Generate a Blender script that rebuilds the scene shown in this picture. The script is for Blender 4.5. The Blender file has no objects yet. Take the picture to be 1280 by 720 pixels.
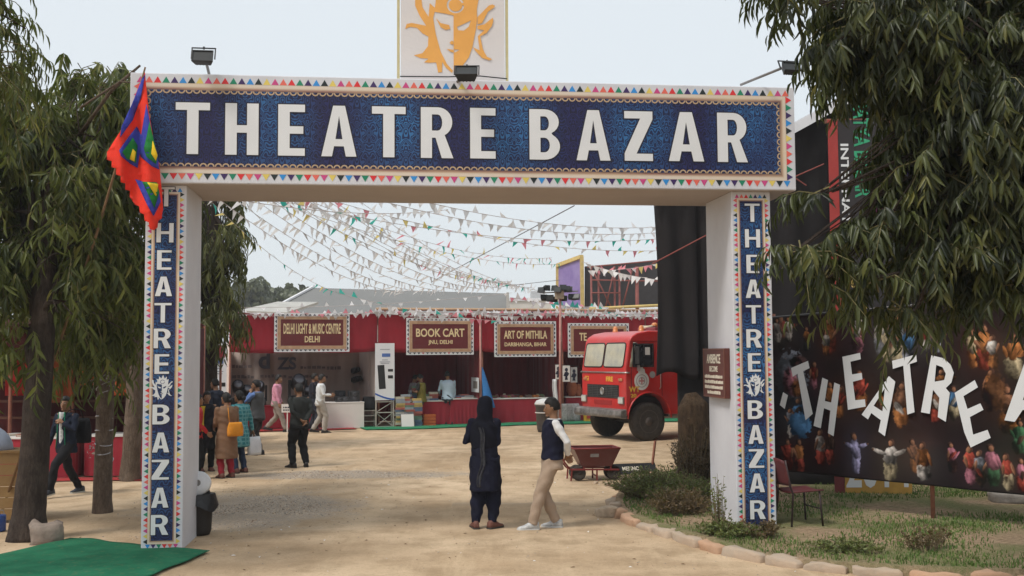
import bpy, bmesh, math, random
import numpy as np
from mathutils import Vector, Matrix, noise

random.seed(11); rng = np.random.default_rng(11)
R = math.radians; PI = math.pi
sc = bpy.context.scene
COL = sc.collection

# ------------------------------------------------------------------ camera, sky, sun, exposure
F_PX, CAM_H, PITCH, ROLL = 1350.0, 2.3, 0.0612, -0.0061
cam_d = bpy.data.cameras.new('camera'); cam = bpy.data.objects.new('camera', cam_d); COL.objects.link(cam)
cam_d.sensor_width = 36.0; cam_d.lens = 36.0 * F_PX / 1280.0; cam_d.clip_end = 3000; cam_d.clip_start = 0.05
cam.matrix_world = Matrix.Translation((0, 0, CAM_H)) @ Matrix.Rotation(PI / 2 + PITCH, 4, 'X') @ Matrix.Rotation(ROLL, 4, 'Z')
sc.camera = cam

SUN_TO = Vector((0.52, 0.42, -0.95)).normalized()          # the way the light travels: from behind the camera's left shoulder
sun_d = bpy.data.lights.new('sun', 'SUN'); sun_d.energy = 1.9; sun_d.angle = R(13.0); sun_d.color = (1.0, 0.96, 0.90)
sun = bpy.data.objects.new('sun', sun_d); COL.objects.link(sun)
sun.rotation_euler = SUN_TO.to_track_quat('-Z', 'Y').to_euler(); sun.location = (-20, -20, 30)

world = bpy.data.worlds.new('World'); sc.world = world; world.use_nodes = True
wn, wl = world.node_tree.nodes, world.node_tree.links
for n in list(wn): wn.remove(n)
w_out = wn.new('ShaderNodeOutputWorld'); w_bg = wn.new('ShaderNodeBackground'); w_sky = wn.new('ShaderNodeTexSky')
w_sky.sky_type = 'NISHITA'; w_sky.sun_disc = False
w_sky.sun_elevation = math.asin(-SUN_TO.z); w_sky.sun_rotation = math.atan2(-SUN_TO.x, -SUN_TO.y)
w_sky.air_density = 1.0; w_sky.dust_density = 6.0; w_sky.ozone_density = 1.5; w_sky.altitude = 200
w_mix = wn.new('ShaderNodeMix'); w_mix.data_type = 'RGBA'; w_mix.inputs[0].default_value = 0.80
w_mix.inputs[7].default_value = (7.6, 8.1, 8.4, 1)          # bright even winter haze
wl.new(w_sky.outputs[0], w_mix.inputs[6]); wl.new(w_mix.outputs[2], w_bg.inputs[0]); wl.new(w_bg.outputs[0], w_out.inputs[0])
w_bg.inputs[1].default_value = 0.10
sc.view_settings.view_transform = 'Standard'; sc.view_settings.look = 'None'
sc.view_settings.exposure = 0.30; sc.view_settings.gamma = 1.0
sc.render.engine = 'CYCLES'
sc.cycles.use_denoising = True; sc.cycles.max_bounces = 6; sc.cycles.diffuse_bounces = 3
sc.cycles.glossy_bounces = 2; sc.cycles.transmission_bounces = 4; sc.cycles.transparent_max_bounces = 8
sc.cycles.use_adaptive_sampling = True; sc.cycles.adaptive_threshold = 0.02

# ------------------------------------------------------------------ survey: a sighting in the photograph -> a point of the place
def ray(px, py):
    a, b = px - 640, py - 360; cr, sr = math.cos(ROLL), math.sin(ROLL)
    x, y = a * cr + b * sr, -a * sr + b * cr
    c, s = math.cos(PITCH), math.sin(PITCH)
    return Vector((x / F_PX, c + y / F_PX * s, s - y / F_PX * c))
CAM = Vector((0, 0, CAM_H))
def at(px, py, Y):
    d = ray(px, py); return CAM + d * (Y / d.y)
def gnd(px, py, z=0.0):
    d = ray(px, py); return CAM + d * ((z - CAM_H) / d.z)
def onplane(px, py, p0, n):
    d = ray(px, py); return CAM + d * ((Vector(p0) - CAM).dot(n) / d.dot(n))
def gz(x, y):
    if y < 3 or y > 60 or abs(x) > 30: return 0.0
    return 0.022 * noise.noise((x * 0.45, y * 0.3, 3.1)) + 0.012 * noise.noise((x * 1.7, y * 1.1, 7.7))

# ------------------------------------------------------------------ materials
MATS = {}
def M(name, col=(.5, .5, .5), rough=.7, var=.12, scale=6.0, bump=.0, bscale=60.0, metal=0.0, spec=.4, col2=None, c2amt=.5, sheen=0, emit=None, coord='Object'):
    if name in MATS: return MATS[name]
    m = bpy.data.materials.new(name); m.use_nodes = True; nt = m.node_tree; N, L = nt.nodes, nt.links
    b = N['Principled BSDF']; b.inputs['Roughness'].default_value = rough; b.inputs['Metallic'].default_value = metal
    b.inputs['Specular IOR Level'].default_value = spec
    tc = N.new('ShaderNodeTexCoord')
    nz = N.new('ShaderNodeTexNoise'); nz.inputs['Scale'].default_value = scale; nz.inputs['Detail'].default_value = 5; nz.inputs['Roughness'].default_value = .6
    L.new(tc.outputs[coord], nz.inputs['Vector'])
    mp = N.new('ShaderNodeMapRange'); mp.inputs[1].default_value = .3; mp.inputs[2].default_value = .7
    L.new(nz.outputs[0], mp.inputs[0])
    mx = N.new('ShaderNodeMix'); mx.data_type = 'RGBA'; L.new(mp.outputs[0], mx.inputs[0])
    if col2 is None:
        lo = [c * (1 - var) for c in col]; hi = [min(1, c * (1 + var)) for c in col]
    else:
        lo, hi = col, [a * (1 - c2amt) + b_ * c2amt for a, b_ in zip(col, col2)]
    mx.inputs[6].default_value = (*lo, 1); mx.inputs[7].default_value = (*hi, 1)
    L.new(mx.outputs[2], b.inputs['Base Color'])
    if sheen: b.inputs['Sheen Weight'].default_value = sheen
    if bump:
        n2 = N.new('ShaderNodeTexNoise'); n2.inputs['Scale'].default_value = bscale; n2.inputs['Detail'].default_value = 4
        L.new(tc.outputs[coord], n2.inputs['Vector'])
        bp = N.new('ShaderNodeBump'); bp.inputs['Strength'].default_value = bump; bp.inputs['Distance'].default_value = .02
        L.new(n2.outputs[0], bp.inputs['Height']); L.new(bp.outputs[0], b.inputs['Normal'])
    if emit:
        b.inputs['Emission Color'].default_value = (*col, 1); b.inputs['Emission Strength'].default_value = emit
    MATS[name] = m; return m
def nodes(name):
    m = bpy.data.materials.new(name); m.use_nodes = True; MATS[name] = m
    return m, m.node_tree.nodes, m.node_tree.links, m.node_tree.nodes['Principled BSDF']
class NB:                                                       # tiny helper for math chains
    def __init__(s, N, L): s.N, s.L = N, L
    def m(s, op, a, b=None, c=None):
        n = s.N.new('ShaderNodeMath'); n.operation = op
        for i, v in enumerate((a, b, c)):
            if v is None: continue
            if isinstance(v, (int, float)): n.inputs[i].default_value = v
            else: s.L.new(v, n.inputs[i])
        return n.outputs[0]
    def mix(s, f, a, b):
        n = s.N.new('ShaderNodeMix'); n.data_type = 'RGBA'
        for i, v in ((0, f), (6, a), (7, b)):
            if isinstance(v, (int, float)): n.inputs[i].default_value = v
            elif isinstance(v, tuple): n.inputs[i].default_value = (*v, 1)
            else: s.L.new(v, n.inputs[i])
        return n.outputs[2]
    def noise(s, vec, scale, detail=4, rough=.55):
        n = s.N.new('ShaderNodeTexNoise'); n.inputs['Scale'].default_value = scale; n.inputs['Detail'].default_value = detail; n.inputs['Roughness'].default_value = rough
        if vec is not None: s.L.new(vec, n.inputs['Vector'])
        return n.outputs[0]
    def ramp(s, f, lo, hi):
        n = s.N.new('ShaderNodeMapRange'); n.inputs[1].default_value = lo; n.inputs[2].default_value = hi
        s.L.new(f, n.inputs[0]); return n.outputs[0]
    def scaled(s, vec, sx, sy, sz):
        n = s.N.new('ShaderNodeMapping'); n.inputs['Scale'].default_value = (sx, sy, sz); s.L.new(vec, n.inputs['Vector']); return n.outputs[0]

# ------------------------------------------------------------------ objects
def link(o, parent=None):
    COL.objects.link(o)
    if parent is not None: o.parent = parent
    return o
def tag(o, label=None, cat=None, group=None, kind=None):
    if label: o['label'] = label
    if cat: o['category'] = cat
    if group: o['group'] = group
    if kind: o['kind'] = kind
    return o
def empty(name, loc, rz=0.0, label=None, cat=None, group=None):
    o = bpy.data.objects.new(name, None); link(o); o.empty_display_size = .1
    o.location = loc; o.rotation_euler = (0, 0, rz)
    return tag(o, label, cat, group)
def copy_tree(o, parent=None):
    c = o.copy(); link(c)
    if parent is not None: c.parent = parent
    for ch in list(o.children): copy_tree(ch, c)
    return c
class MB:
    """collects vertices and faces, then becomes one mesh object"""
    def __init__(s): s.v, s.f, s.mi, s.uv = [], [], [], {}
    def add(s, vs, fs, mi=0, T=None):
        k = len(s.v)
        s.v += [tuple(T @ Vector(p)) if T is not None else tuple(p) for p in vs]
        for f in fs: s.f.append([i + k for i in f]); s.mi.append(mi)
        return s
    def box(s, x0, x1, y0, y1, z0, z1, mi=0, T=None):
        vs = [(x, y, z) for z in (z0, z1) for y in (y0, y1) for x in (x0, x1)]
        return s.add(vs, [(0, 2, 3, 1), (4, 5, 7, 6), (0, 1, 5, 4), (2, 6, 7, 3), (0, 4, 6, 2), (1, 3, 7, 5)], mi, T)
    def bar(s, a, b, w, h=None, mi=0):
        a, b = Vector(a), Vector(b); d = b - a; h = h or w
        T = Matrix.Translation(a) @ d.to_track_quat('Z', 'Y').to_matrix().to_4x4()
        return s.box(-w / 2, w / 2, -h / 2, h / 2, 0, d.length, mi, T)
    def tube(s, pts, rad, n=8, mi=0, caps=True, squash=1.0, T=None):
        pts = [Vector(p) for p in pts]
        if not hasattr(rad, '__len__'): rad = [rad] * len(pts)
        k = len(s.v); m = len(pts); up = None
        for i, p in enumerate(pts):
            d = (pts[min(i + 1, m - 1)] - pts[max(i - 1, 0)])
            d = d.normalized() if d.length > 1e-9 else Vector((0, 0, 1))
            if up is None: up = Vector((0, 1, 0)) if abs(d.z) > .8 else Vector((0, 0, 1))
            x = d.cross(up).normalized(); y = x.cross(d).normalized(); up = y
            for j in range(n):
                a = 2 * PI * j / n
                q = p + x * math.cos(a) * rad[i] + y * math.sin(a) * rad[i] * squash
                s.v.append(tuple(T @ q) if T is not None else tuple(q))
        for i in range(m - 1):
            for j in range(n):
                j2 = (j + 1) % n
                s.f.append([k + i * n + j, k + i * n + j2, k + (i + 1) * n + j2, k + (i + 1) * n + j]); s.mi.append(mi)
        if caps:
            s.f.append([k + j for j in range(n)][::-1]); s.mi.append(mi)
            s.f.append([k + (m - 1) * n + j for j in range(n)]); s.mi.append(mi)
        return s
    def rings(s, rings, mi=0, caps=True, T=None):
        """rings: lists of equal length of points"""
        n = len(rings[0]); k = len(s.v)
        for r in rings: s.v += [tuple(T @ Vector(p)) if T is not None else tuple(p) for p in r]
        for i in range(len(rings) - 1):
            for j in range(n):
                j2 = (j + 1) % n
                s.f.append([k + i * n + j, k + i * n + j2, k + (i + 1) * n + j2, k + (i + 1) * n + j]); s.mi.append(mi)
        if caps:
            s.f.append([k + j for j in range(n)][::-1]); s.mi.append(mi)
            s.f.append([k + (len(rings) - 1) * n + j for j in range(n)]); s.mi.append(mi)
        return s
    def lathe(s, prof, n=20, mi=0, T=None):
        return s.rings([[(r * math.cos(2 * PI * j / n), r * math.sin(2 * PI * j / n), z) for j in range(n)] for r, z in prof], mi, True, T)
    def ball(s, c, r, n=10, mi=0, T=None):
        c = Vector(c); r = Vector(r) if hasattr(r, '__len__') else Vector((r, r, r))
        rg = []
        for i in range(1, n):
            a = -PI / 2 + PI * i / n
            rg.append([(c.x + r.x * math.cos(a) * math.cos(2 * PI * j / (2 * n)), c.y + r.y * math.cos(a) * math.sin(2 * PI * j / (2 * n)), c.z + r.z * math.sin(a)) for j in range(2 * n)])
        return s.rings(rg, mi, True, T)
    def sheet(s, fn, nu, nv, mi=0, T=None):
        k = len(s.v)
        for j in range(nv + 1):
            for i in range(nu + 1):
                p = fn(i / nu, j / nv); s.v.append(tuple(T @ Vector(p)) if T is not None else tuple(p))
        for j in range(nv):
            for i in range(nu):
                a = k + j * (nu + 1) + i; s.f.append([a, a + 1, a + nu + 2, a + nu + 1]); s.mi.append(mi)
        return s
    def mesh(s, name, mats, smooth=False):
        me = bpy.data.meshes.new(name); me.from_pydata(s.v, [], s.f); me.update()
        mats = mats if isinstance(mats, (list, tuple)) else [mats]
        for m in mats: me.materials.append(m)
        if len(mats) > 1: me.polygons.foreach_set('material_index', s.mi)
        if smooth: me.polygons.foreach_set('use_smooth', [True] * len(me.polygons))
        return me
    def build(s, name, mats, parent=None, smooth=False, bevel=0, solid=0):
        o = bpy.data.objects.new(name, s.mesh(name, mats, smooth)); link(o, parent)
        if solid:
            md = o.modifiers.new('thickness', 'SOLIDIFY'); md.thickness = solid; md.offset = 0
        if bevel:
            md = o.modifiers.new('bevel', 'BEVEL'); md.width = bevel; md.segments = 2; md.limit_method = 'ANGLE'
        return o
BENCH = bpy.data.scenes.new('bench')                          # a side scene where shapes are evaluated one at a time; removed at the end
def bench(ob):
    BENCH.collection.objects.link(ob); vl = BENCH.view_layers[0]
    with bpy.context.temp_override(scene=BENCH, view_layer=vl): dg = bpy.context.evaluated_depsgraph_get()
    me = bpy.data.meshes.new_from_object(ob.evaluated_get(dg)); BENCH.collection.objects.unlink(ob); return me
def from_curve(cu, mat2, T=None, name='lettering'):
    ob = bpy.data.objects.new('tmp', cu); me = bench(ob)
    bpy.data.objects.remove(ob); bpy.data.curves.remove(cu)
    if T is not None: me.transform(T)
    me.materials.clear(); me.materials.append(mat2); me.name = name
    return me
def fill(loops, mat, extrude=.002, offset=0.0, T=None):
    cu = bpy.data.curves.new('tmp', 'CURVE'); cu.dimensions = '2D'; cu.fill_mode = 'BOTH'; cu.extrude = extrude; cu.offset = offset
    for lp in loops:
        sp = cu.splines.new('POLY'); sp.points.add(len(lp) - 1); sp.use_cyclic_u = True
        for p, q in zip(sp.points, lp): p.co = (q[0], q[1], 0, 1)
    return from_curve(cu, mat, T)
FACE = Matrix(((1, 0, 0, 0), (0, 0, -1, 0), (0, 1, 0, 0), (0, 0, 0, 1)))   # a flat drawing (x, y) stood up in the x-z plane, seen from -y
def text(s, height, mat, width=None, bold=0.0, extrude=.002, T=None, align='CENTER'):
    cu = bpy.data.curves.new('tmp', 'FONT'); cu.body = s; cu.extrude = extrude; cu.offset = bold
    cu.align_x = 'LEFT'; cu.size = 1.0; cu.resolution_u = 3
    me = from_curve(cu, mat)
    co = np.empty(len(me.vertices) * 3); me.vertices.foreach_get('co', co); co = co.reshape(-1, 3)
    lo, hi = co.min(0), co.max(0); k = height / (hi[1] - lo[1])
    kx = k if width is None else width / (hi[0] - lo[0])
    co[:, 1] = (co[:, 1] - lo[1]) * k; co[:, 0] = (co[:, 0] - lo[0]) * kx
    if align == 'CENTER': co[:, 0] -= (hi[0] - lo[0]) * kx / 2
    me.vertices.foreach_set('co', co.ravel())
    if T is not None: me.transform(T)
    me.update(); return me
def mesh_obj(name, me, parent=None):
    return link(bpy.data.objects.new(name, me), parent)
def remesh(mb, name, mat, voxel, parent, smooth_it=3, post=None):
    o = bpy.data.objects.new('tmp', mb.mesh('tmp', mat))
    md = o.modifiers.new('r', 'REMESH'); md.mode = 'VOXEL'; md.voxel_size = voxel; md.use_smooth_shade = True
    if smooth_it:
        sm = o.modifiers.new('s', 'SMOOTH'); sm.factor = .5; sm.iterations = smooth_it
    me = bench(o)
    bpy.data.objects.remove(o)
    me.materials.clear(); me.materials.append(mat); me.name = name
    if post: post(me)
    me.polygons.foreach_set('use_smooth', [True] * len(me.polygons))
    return mesh_obj(name, me, parent)
# ------------------------------------------------------------------ ground
def ground_material():
    m, N, L, b = nodes('trampled_sand'); q = NB(N, L)
    g = N.new('ShaderNodeNewGeometry').outputs['Position']
    sx = N.new('ShaderNodeSeparateXYZ'); L.new(g, sx.inputs[0]); X, Y = sx.outputs[0], sx.outputs[1]
    big = q.noise(g, .35, 5); mid = q.noise(g, 1.6, 6, .65); fine = q.noise(g, 22, 6, .7); grit = q.noise(g, 140, 3, .7)
    trk = q.noise(q.scaled(g, 1.6, .16, 1), 1.3, 5, .6)                       # long streaks left by wheels
    c = q.mix(q.ramp(big, .35, .65), (.46, .325, .20), (.65, .495, .335))
    c = q.mix(q.m('MULTIPLY', q.ramp(mid, .42, .66), .75), c, (.33, .23, .135))
    c = q.mix(q.m('MULTIPLY', q.ramp(trk, .52, .70), .55), c, (.66, .50, .33))
    c = q.mix(q.m('MULTIPLY', q.ramp(fine, .52, .72), .50), c, (.25, .17, .10))
    c = q.mix(q.m('MULTIPLY', q.ramp(grit, .58, .75), .5), c, (.72, .58, .42))
    def patch(cx, cy, rx, ry, w):
        dx = q.m('DIVIDE', q.m('SUBTRACT', X, cx), rx); dy = q.m('DIVIDE', q.m('SUBTRACT', Y, cy), ry)
        d = q.m('SQRT', q.m('ADD', q.m('MULTIPLY', dx, dx), q.m('MULTIPLY', dy, dy)))
        d = q.m('ADD', d, q.m('MULTIPLY', q.m('SUBTRACT', mid, .5), 1.6))
        return q.m('MULTIPLY', q.ramp(d, 1.15, .75), w)
    gp = q.m('MAXIMUM', patch(-3.2, 21.0, 2.2, .75, .85), patch(-3.9, 16.3, 1.5, 1.9, .8))
    stone = q.mix(q.ramp(grit, .4, .6), (.15, .13, .115), (.40, .36, .31))
    c = q.mix(q.m('MULTIPLY', gp, q.ramp(fine, .34, .52)), c, stone)
    dk = q.m('MAXIMUM', patch(-4.9, 11.4, .9, .9, .5), patch(1.9, 15.6, .7, 1.4, .45))
    c = q.mix(dk, c, (.25, .17, .10))
    L.new(c, b.inputs['Base Color']); b.inputs['Roughness'].default_value = .95; b.inputs['Specular IOR Level'].default_value = .15
    bp = N.new('ShaderNodeBump'); bp.inputs['Strength'].default_value = .55; bp.inputs['Distance'].default_value = .05
    h = q.m('ADD', q.m('MULTIPLY', fine, .7), q.m('ADD', q.m('MULTIPLY', grit, .25), q.m('MULTIPLY', trk, .5)))
    L.new(h, bp.inputs['Height']); L.new(bp.outputs[0], b.inputs['Normal'])
    return m
def axis_steps(parts):
    out = []
    for a, b_, n in parts: out += [a + (b_ - a) * i / n for i in range(n)]
    return out + [parts[-1][1]]
gx = axis_steps([(-900, -60, 6), (-60, -14, 10), (-14, 9, 120), (9, 60, 10), (60, 900, 6)])
gy = axis_steps([(-200, 4, 10), (4, 40, 170), (40, 80, 10), (80, 1500, 12)])
g = MB()
for y in gy:
    for x in gx: g.v.append((x, y, gz(x, y)))
n = len(gx)
for j in range(len(gy) - 1):
    for i in range(n - 1):
        a = j * n + i; g.f.append([a, a + 1, a + n + 1, a + n]); g.mi.append(0)
tag(g.build('ground', ground_material(), smooth=True), kind='structure')

# the planted verge on the right, held by a broken line of kerb stones
KERB = [(2.75, 20.2), (2.2, 19.2), (1.86, 18.2), (1.60, 17.0), (1.47, 16.0), (1.50, 15.2), (1.72, 14.35), (2.02, 13.5), (2.36, 12.7), (2.80, 12.0), (3.35, 11.5), (4.1, 11.15), (5.2, 10.9), (6.6, 10.75), (8.2, 10.6), (10, 10.5)]
def kerb_at(t):
    k = max(0, min(len(KERB) - 2, int(t))); f = t - k
    P = [Vector(KERB[max(0, min(len(KERB) - 1, k + d))]) for d in (-1, 0, 1, 2)]
    return .5 * ((2 * P[1]) + (-P[0] + P[2]) * f + (2 * P[0] - 5 * P[1] + 4 * P[2] - P[3]) * f * f + (-P[0] + 3 * P[1] - 3 * P[2] + P[3]) * f ** 3)
def verge_z(x, y): return .115 + .05 * noise.noise((x * .6, y * .6, 1.3)) + .02 * noise.noise((x * 2.3, y * 2.3, 9))
def verge_material():
    m, N, L, b = nodes('verge_soil'); q = NB(N, L)
    g = N.new('ShaderNodeNewGeometry').outputs['Position']
    a = q.noise(g, .9, 5); f = q.noise(g, 18, 6, .7); t = q.noise(g, 90, 3)
    c = q.mix(q.ramp(f, .35, .65), (.20, .14, .085), (.40, .29, .19))
    c = q.mix(q.m('MULTIPLY', q.ramp(a, .42, .6), q.ramp(t, .3, .6)), c, (.10, .14, .045))
    L.new(c, b.inputs['Base Color']); b.inputs['Roughness'].default_value = .95; b.inputs['Specular IOR Level'].default_value = .1
    bp = N.new('ShaderNodeBump'); bp.inputs['Strength'].default_value = .6; bp.inputs['Distance'].default_value = .05
    L.new(q.m('ADD', f, q.m('MULTIPLY', t, .4)), bp.inputs['Height']); L.new(bp.outputs[0], b.inputs['Normal'])
    return m
vg = MB(); NU, NV = 60, 60
def verge_pt(u, v):
    k = kerb_at(v * (len(KERB) - 1)); w = u ** 1.6
    far = Vector((26, 34 - 22.5 * v ** .8))
    p = k + (far - k) * w
    ux = k.x + .06 if u == 0 else p.x
    return (ux if u else k.x + .02, p.y + (.0 if u else .01), verge_z(p.x, p.y) if u else -.08)
vg.sheet(verge_pt, NU, NV)
tag(vg.build('verge', verge_material(), smooth=True), kind='structure')

m_kerb = M('kerb_sandstone', (.50, .30, .19), .9, .25, 5, .5, 25, col2=(.30, .22, .15))
m_kerb2 = M('kerb_concrete', (.38, .31, .24), .9, .25, 5, .5, 25, col2=(.52, .36, .24))
kerb = empty('kerb', (2.2, 12.5, 0)); tag(kerb, kind='structure')
def rough_block(w, d, h, jig, seed, n=4):
    """a stone: a box cut into a grid, its corners worn and its faces uneven"""
    bm = bmesh.new(); bmesh.ops.create_cube(bm, size=1)
    bmesh.ops.bevel(bm, geom=bm.edges[:], offset=.10, segments=1, affect='EDGES')
    bmesh.ops.subdivide_edges(bm, edges=bm.edges[:], cuts=2, use_grid_fill=True)
    for v in bm.verts:
        p = Vector((v.co.x * w, v.co.y * d, v.co.z * h)); nn = noise.noise_vector((p.x * 5 + seed * 7.1, p.y * 5, p.z * 5))
        v.co = p + nn * jig + noise.noise_vector((p.x * 16 + seed * 3.3, p.y * 16, p.z * 16)) * jig * .6
    me = bpy.data.meshes.new('stone'); bm.to_mesh(me); bm.free()
    me.polygons.foreach_set('use_smooth', [True] * len(me.polygons)); return me
t = 0.15; k = 0
tmax = len(KERB) - 1.02
while t < tmax:
    p = kerb_at(t); ln = random.uniform(.36, .62)
    t2 = t
    while t2 < tmax and (kerb_at(t2) - p).length < ln: t2 += .02
    q_ = kerb_at(min(t2, tmax)); mid = (p + q_) / 2; d = q_ - p
    broken = t < 4.6
    if not (broken and random.random() < .25):
        hgt = random.uniform(.22, .27); me = rough_block(d.length * (.94 if not broken else .7), random.uniform(.15, .19), hgt, .034 if not broken else .06, k)
        me.materials.append(m_kerb if random.random() < .7 else m_kerb2)
        o = mesh_obj('kerb_stone', me, kerb)
        o.location = (mid.x - 2.2, mid.y - 12.5, random.uniform(-.045, .015)); o.rotation_euler = (random.uniform(-.10, .10), random.uniform(-.07, .07), math.atan2(d.y, d.x) + random.uniform(-.05, .05))
    t = t2 + .03; k += 1
# the broken lump of masonry where the kerb begins, and loose stones
m_rub = M('rubble', (.42, .33, .24), .95, .25, 8, .6, 30)
for i, (px, py, s) in enumerate([(760, 646, .30), (776, 632, .20), (790, 602, .16), (760, 606, .10), (745, 604, .09)]):
    p = gnd(px, py); me = rough_block(s, s * .7, s * .55, s * .16, 40 + i); me.materials.append(m_rub)
    o = mesh_obj('rubble_stone', me); o.location = (p.x, p.y, s * .17 + gz(p.x, p.y)); o.rotation_euler.z = i * 1.3
    tag(o, ['large broken tan stone at the start of the kerb', 'mid sized tan stone behind the broken kerb lump', 'tan stone beside the green bush by the kerb', 'flat grey stone in the dirt by the wheelbarrow legs', 'small flat grey stone lying under the wheelbarrow'][i], 'stone')
# low concrete edge half buried across the drive
be = MB(); a, b_ = gnd(565, 634), gnd(712, 634)
be.sheet(lambda u, v: (a.x + (b_.x - a.x) * u, a.y + .22 * v + .04 * math.sin(9 * u), (.035 if v > .2 else -.05) + .012 * noise.noise((u * 9, v * 3, 0))), 24, 4)
tag(be.build('buried_kerb', M('buried_concrete', (.40, .30, .20), .95, .2, 6, .5, 40, col2=(.50, .37, .24)), smooth=True), kind='structure')

# loose gravel and dry litter: nobody could count it
gr = MB()
def pebble(x, y, s, z0):
    a = random.random() * 6.28; vs = []
    for j in range(4): vs.append((x + s * math.cos(a + j * 1.57) * random.uniform(.7, 1.2), y + s * math.sin(a + j * 1.57) * random.uniform(.7, 1.2), z0 - .004))
    vs.append((x + random.uniform(-.2, .2) * s, y, z0 + s * random.uniform(.5, .9)))
    gr.add(vs, [(0, 1, 4), (1, 2, 4), (2, 3, 4), (3, 0, 4)], random.choice((0, 0, 1, 2)))
for i in range(5200):
    if i < 2300: x, y = random.gauss(-3.9, .75), random.gauss(16.3, 1.0)
    elif i < 3700: x, y = random.gauss(-3.2, 1.1), random.gauss(21, .4)
    else: x, y = random.uniform(-7, 3), random.uniform(9.5, 27)
    if noise.noise((x * 1.2, y * 1.2, 0)) < -.15 and i < 3700: continue
    pebble(x, y, random.uniform(.006, .02) if i < 3700 else random.uniform(.005, .016), gz(x, y))
tag(gr.build('gravel', [M('gravel_grey', (.24, .21, .18), .9, .3), M('gravel_pale', (.50, .43, .35), .9, .2), M('gravel_brown', (.22, .14, .085), .9, .2)]), 'loose grey gravel and crumbs of earth scattered over the sandy drive', 'gravel', kind='stuff')
lt = MB()
for i in range(260):
    x, y = random.uniform(-6.5, 3), random.uniform(9.6, 24); a = random.random() * 6.28; s = random.uniform(.012, .035); z = gz(x, y) + .006
    lt.add([(x + s * math.cos(a), y + s * math.sin(a), z), (x + s * .4 * math.cos(a + 1.6), y + s * .4 * math.sin(a + 1.6), z + .012), (x - s * math.cos(a), y - s * math.sin(a), z + .003), (x - s * .4 * math.cos(a + 1.6), y - s * .4 * math.sin(a + 1.6), z + .004)], [(0, 1, 2, 3)], random.choice((0, 0, 0, 1)))
tag(lt.build('dry_litter', [M('dead_leaf', (.16, .095, .045), .9, .3), M('paper_scrap', (.72, .70, .66), .8, .1)]), 'dry leaves and paper scraps littering the sand', 'litter', kind='stuff')

# green mat in front of the left pillar, its far edge rucked up
m_mat, N, L, b = nodes('green_felt'); q = NB(N, L); gp_ = N.new('ShaderNodeNewGeometry').outputs['Position']
c = q.mix(q.ramp(q.noise(gp_, 3, 5), .35, .7), (.010, .11, .055), (.022, .17, .085))
c = q.mix(q.m('MULTIPLY', q.ramp(q.noise(gp_, 16, 5), .55, .75), .5), c, (.16, .16, .08)); L.new(c, b.inputs['Base Color'])
b.inputs['Roughness'].default_value = .9; b.inputs['Specular IOR Level'].default_value = .15
bp = N.new('ShaderNodeBump'); bp.inputs['Strength'].default_value = .4; bp.inputs['Distance'].default_value = .02
L.new(q.noise(gp_, 160, 3), bp.inputs['Height']); L.new(bp.outputs[0], b.inputs['Normal'])
c00, c10, c01, c11 = gnd(-60, 720), gnd(205, 722), gnd(88, 675), gnd(262, 692)
c00 = Vector((-6.6, 10.2, 0)); c10 = Vector((-3.85, 10.9, 0))
def mat_pt(u, v):
    p = (c00 * (1 - u) + c10 * u) * (1 - v) + (c01 * (1 - u) + c11 * u) * v
    e = .05 * noise.noise((u * 5, v * 3, 2))
    return (p.x + e, p.y + e, .03 + gz(p.x, p.y) + .03 * max(0, noise.noise((u * 3.1, v * 4.2, 5))) + .02 * max(0, v - .8) * math.sin(u * 16))
mm = MB().sheet(mat_pt, 40, 30)
tag(mm.build('green_mat', m_mat, smooth=True, solid=.008), 'green felt mat spread on the sand before the left gate pillar', 'mat')
# ------------------------------------------------------------------ the gate
GX, GY, GYAW = .338, 13.405, .1146
gate = empty('theatre_gate', (GX, GY, 0), GYAW, 'white gate with blue THEATRE BAZAR lettering on its beam and two pillars', 'gate')
GU = Vector((math.cos(GYAW), math.sin(GYAW), 0)); GV = Vector((-math.sin(GYAW), math.cos(GYAW), 0))
def gate_sz(px, py, t=0.0):
    p = onplane(px, py, Vector((GX, GY, 0)) + GV * t, GV); d = p - Vector((GX, GY, 0))
    return d.dot(GU), p.z
BL, BR, ZT, ZB, BD = -4.956, 3.348, 5.722, 4.381, 1.5
m_white = M('white_flex', (.64, .645, .68), .55, .05, 2.5, .25, 5, spec=.35, col2=(.50, .50, .54))
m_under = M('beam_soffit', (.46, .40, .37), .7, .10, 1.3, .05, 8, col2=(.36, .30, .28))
m_let = M('letter_white', (.69, .70, .71), .5, .03, 3)
m_navy = M('letter_outline', (.012, .012, .03), .6, .1)
m_print = [M('print_' + nm, c, .55, .06, 8) for nm, c in (('magenta', (.55, .06, .22)), ('coral', (.72, .14, .10)), ('red', (.65, .03, .035)), ('green', (.012, .22, .12)), ('violet', (.045, .02, .11)), ('blue', (.03, .25, .62)), ('black', (.012, .02, .022)), ('yellow', (.70, .55, .12)))]
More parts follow.
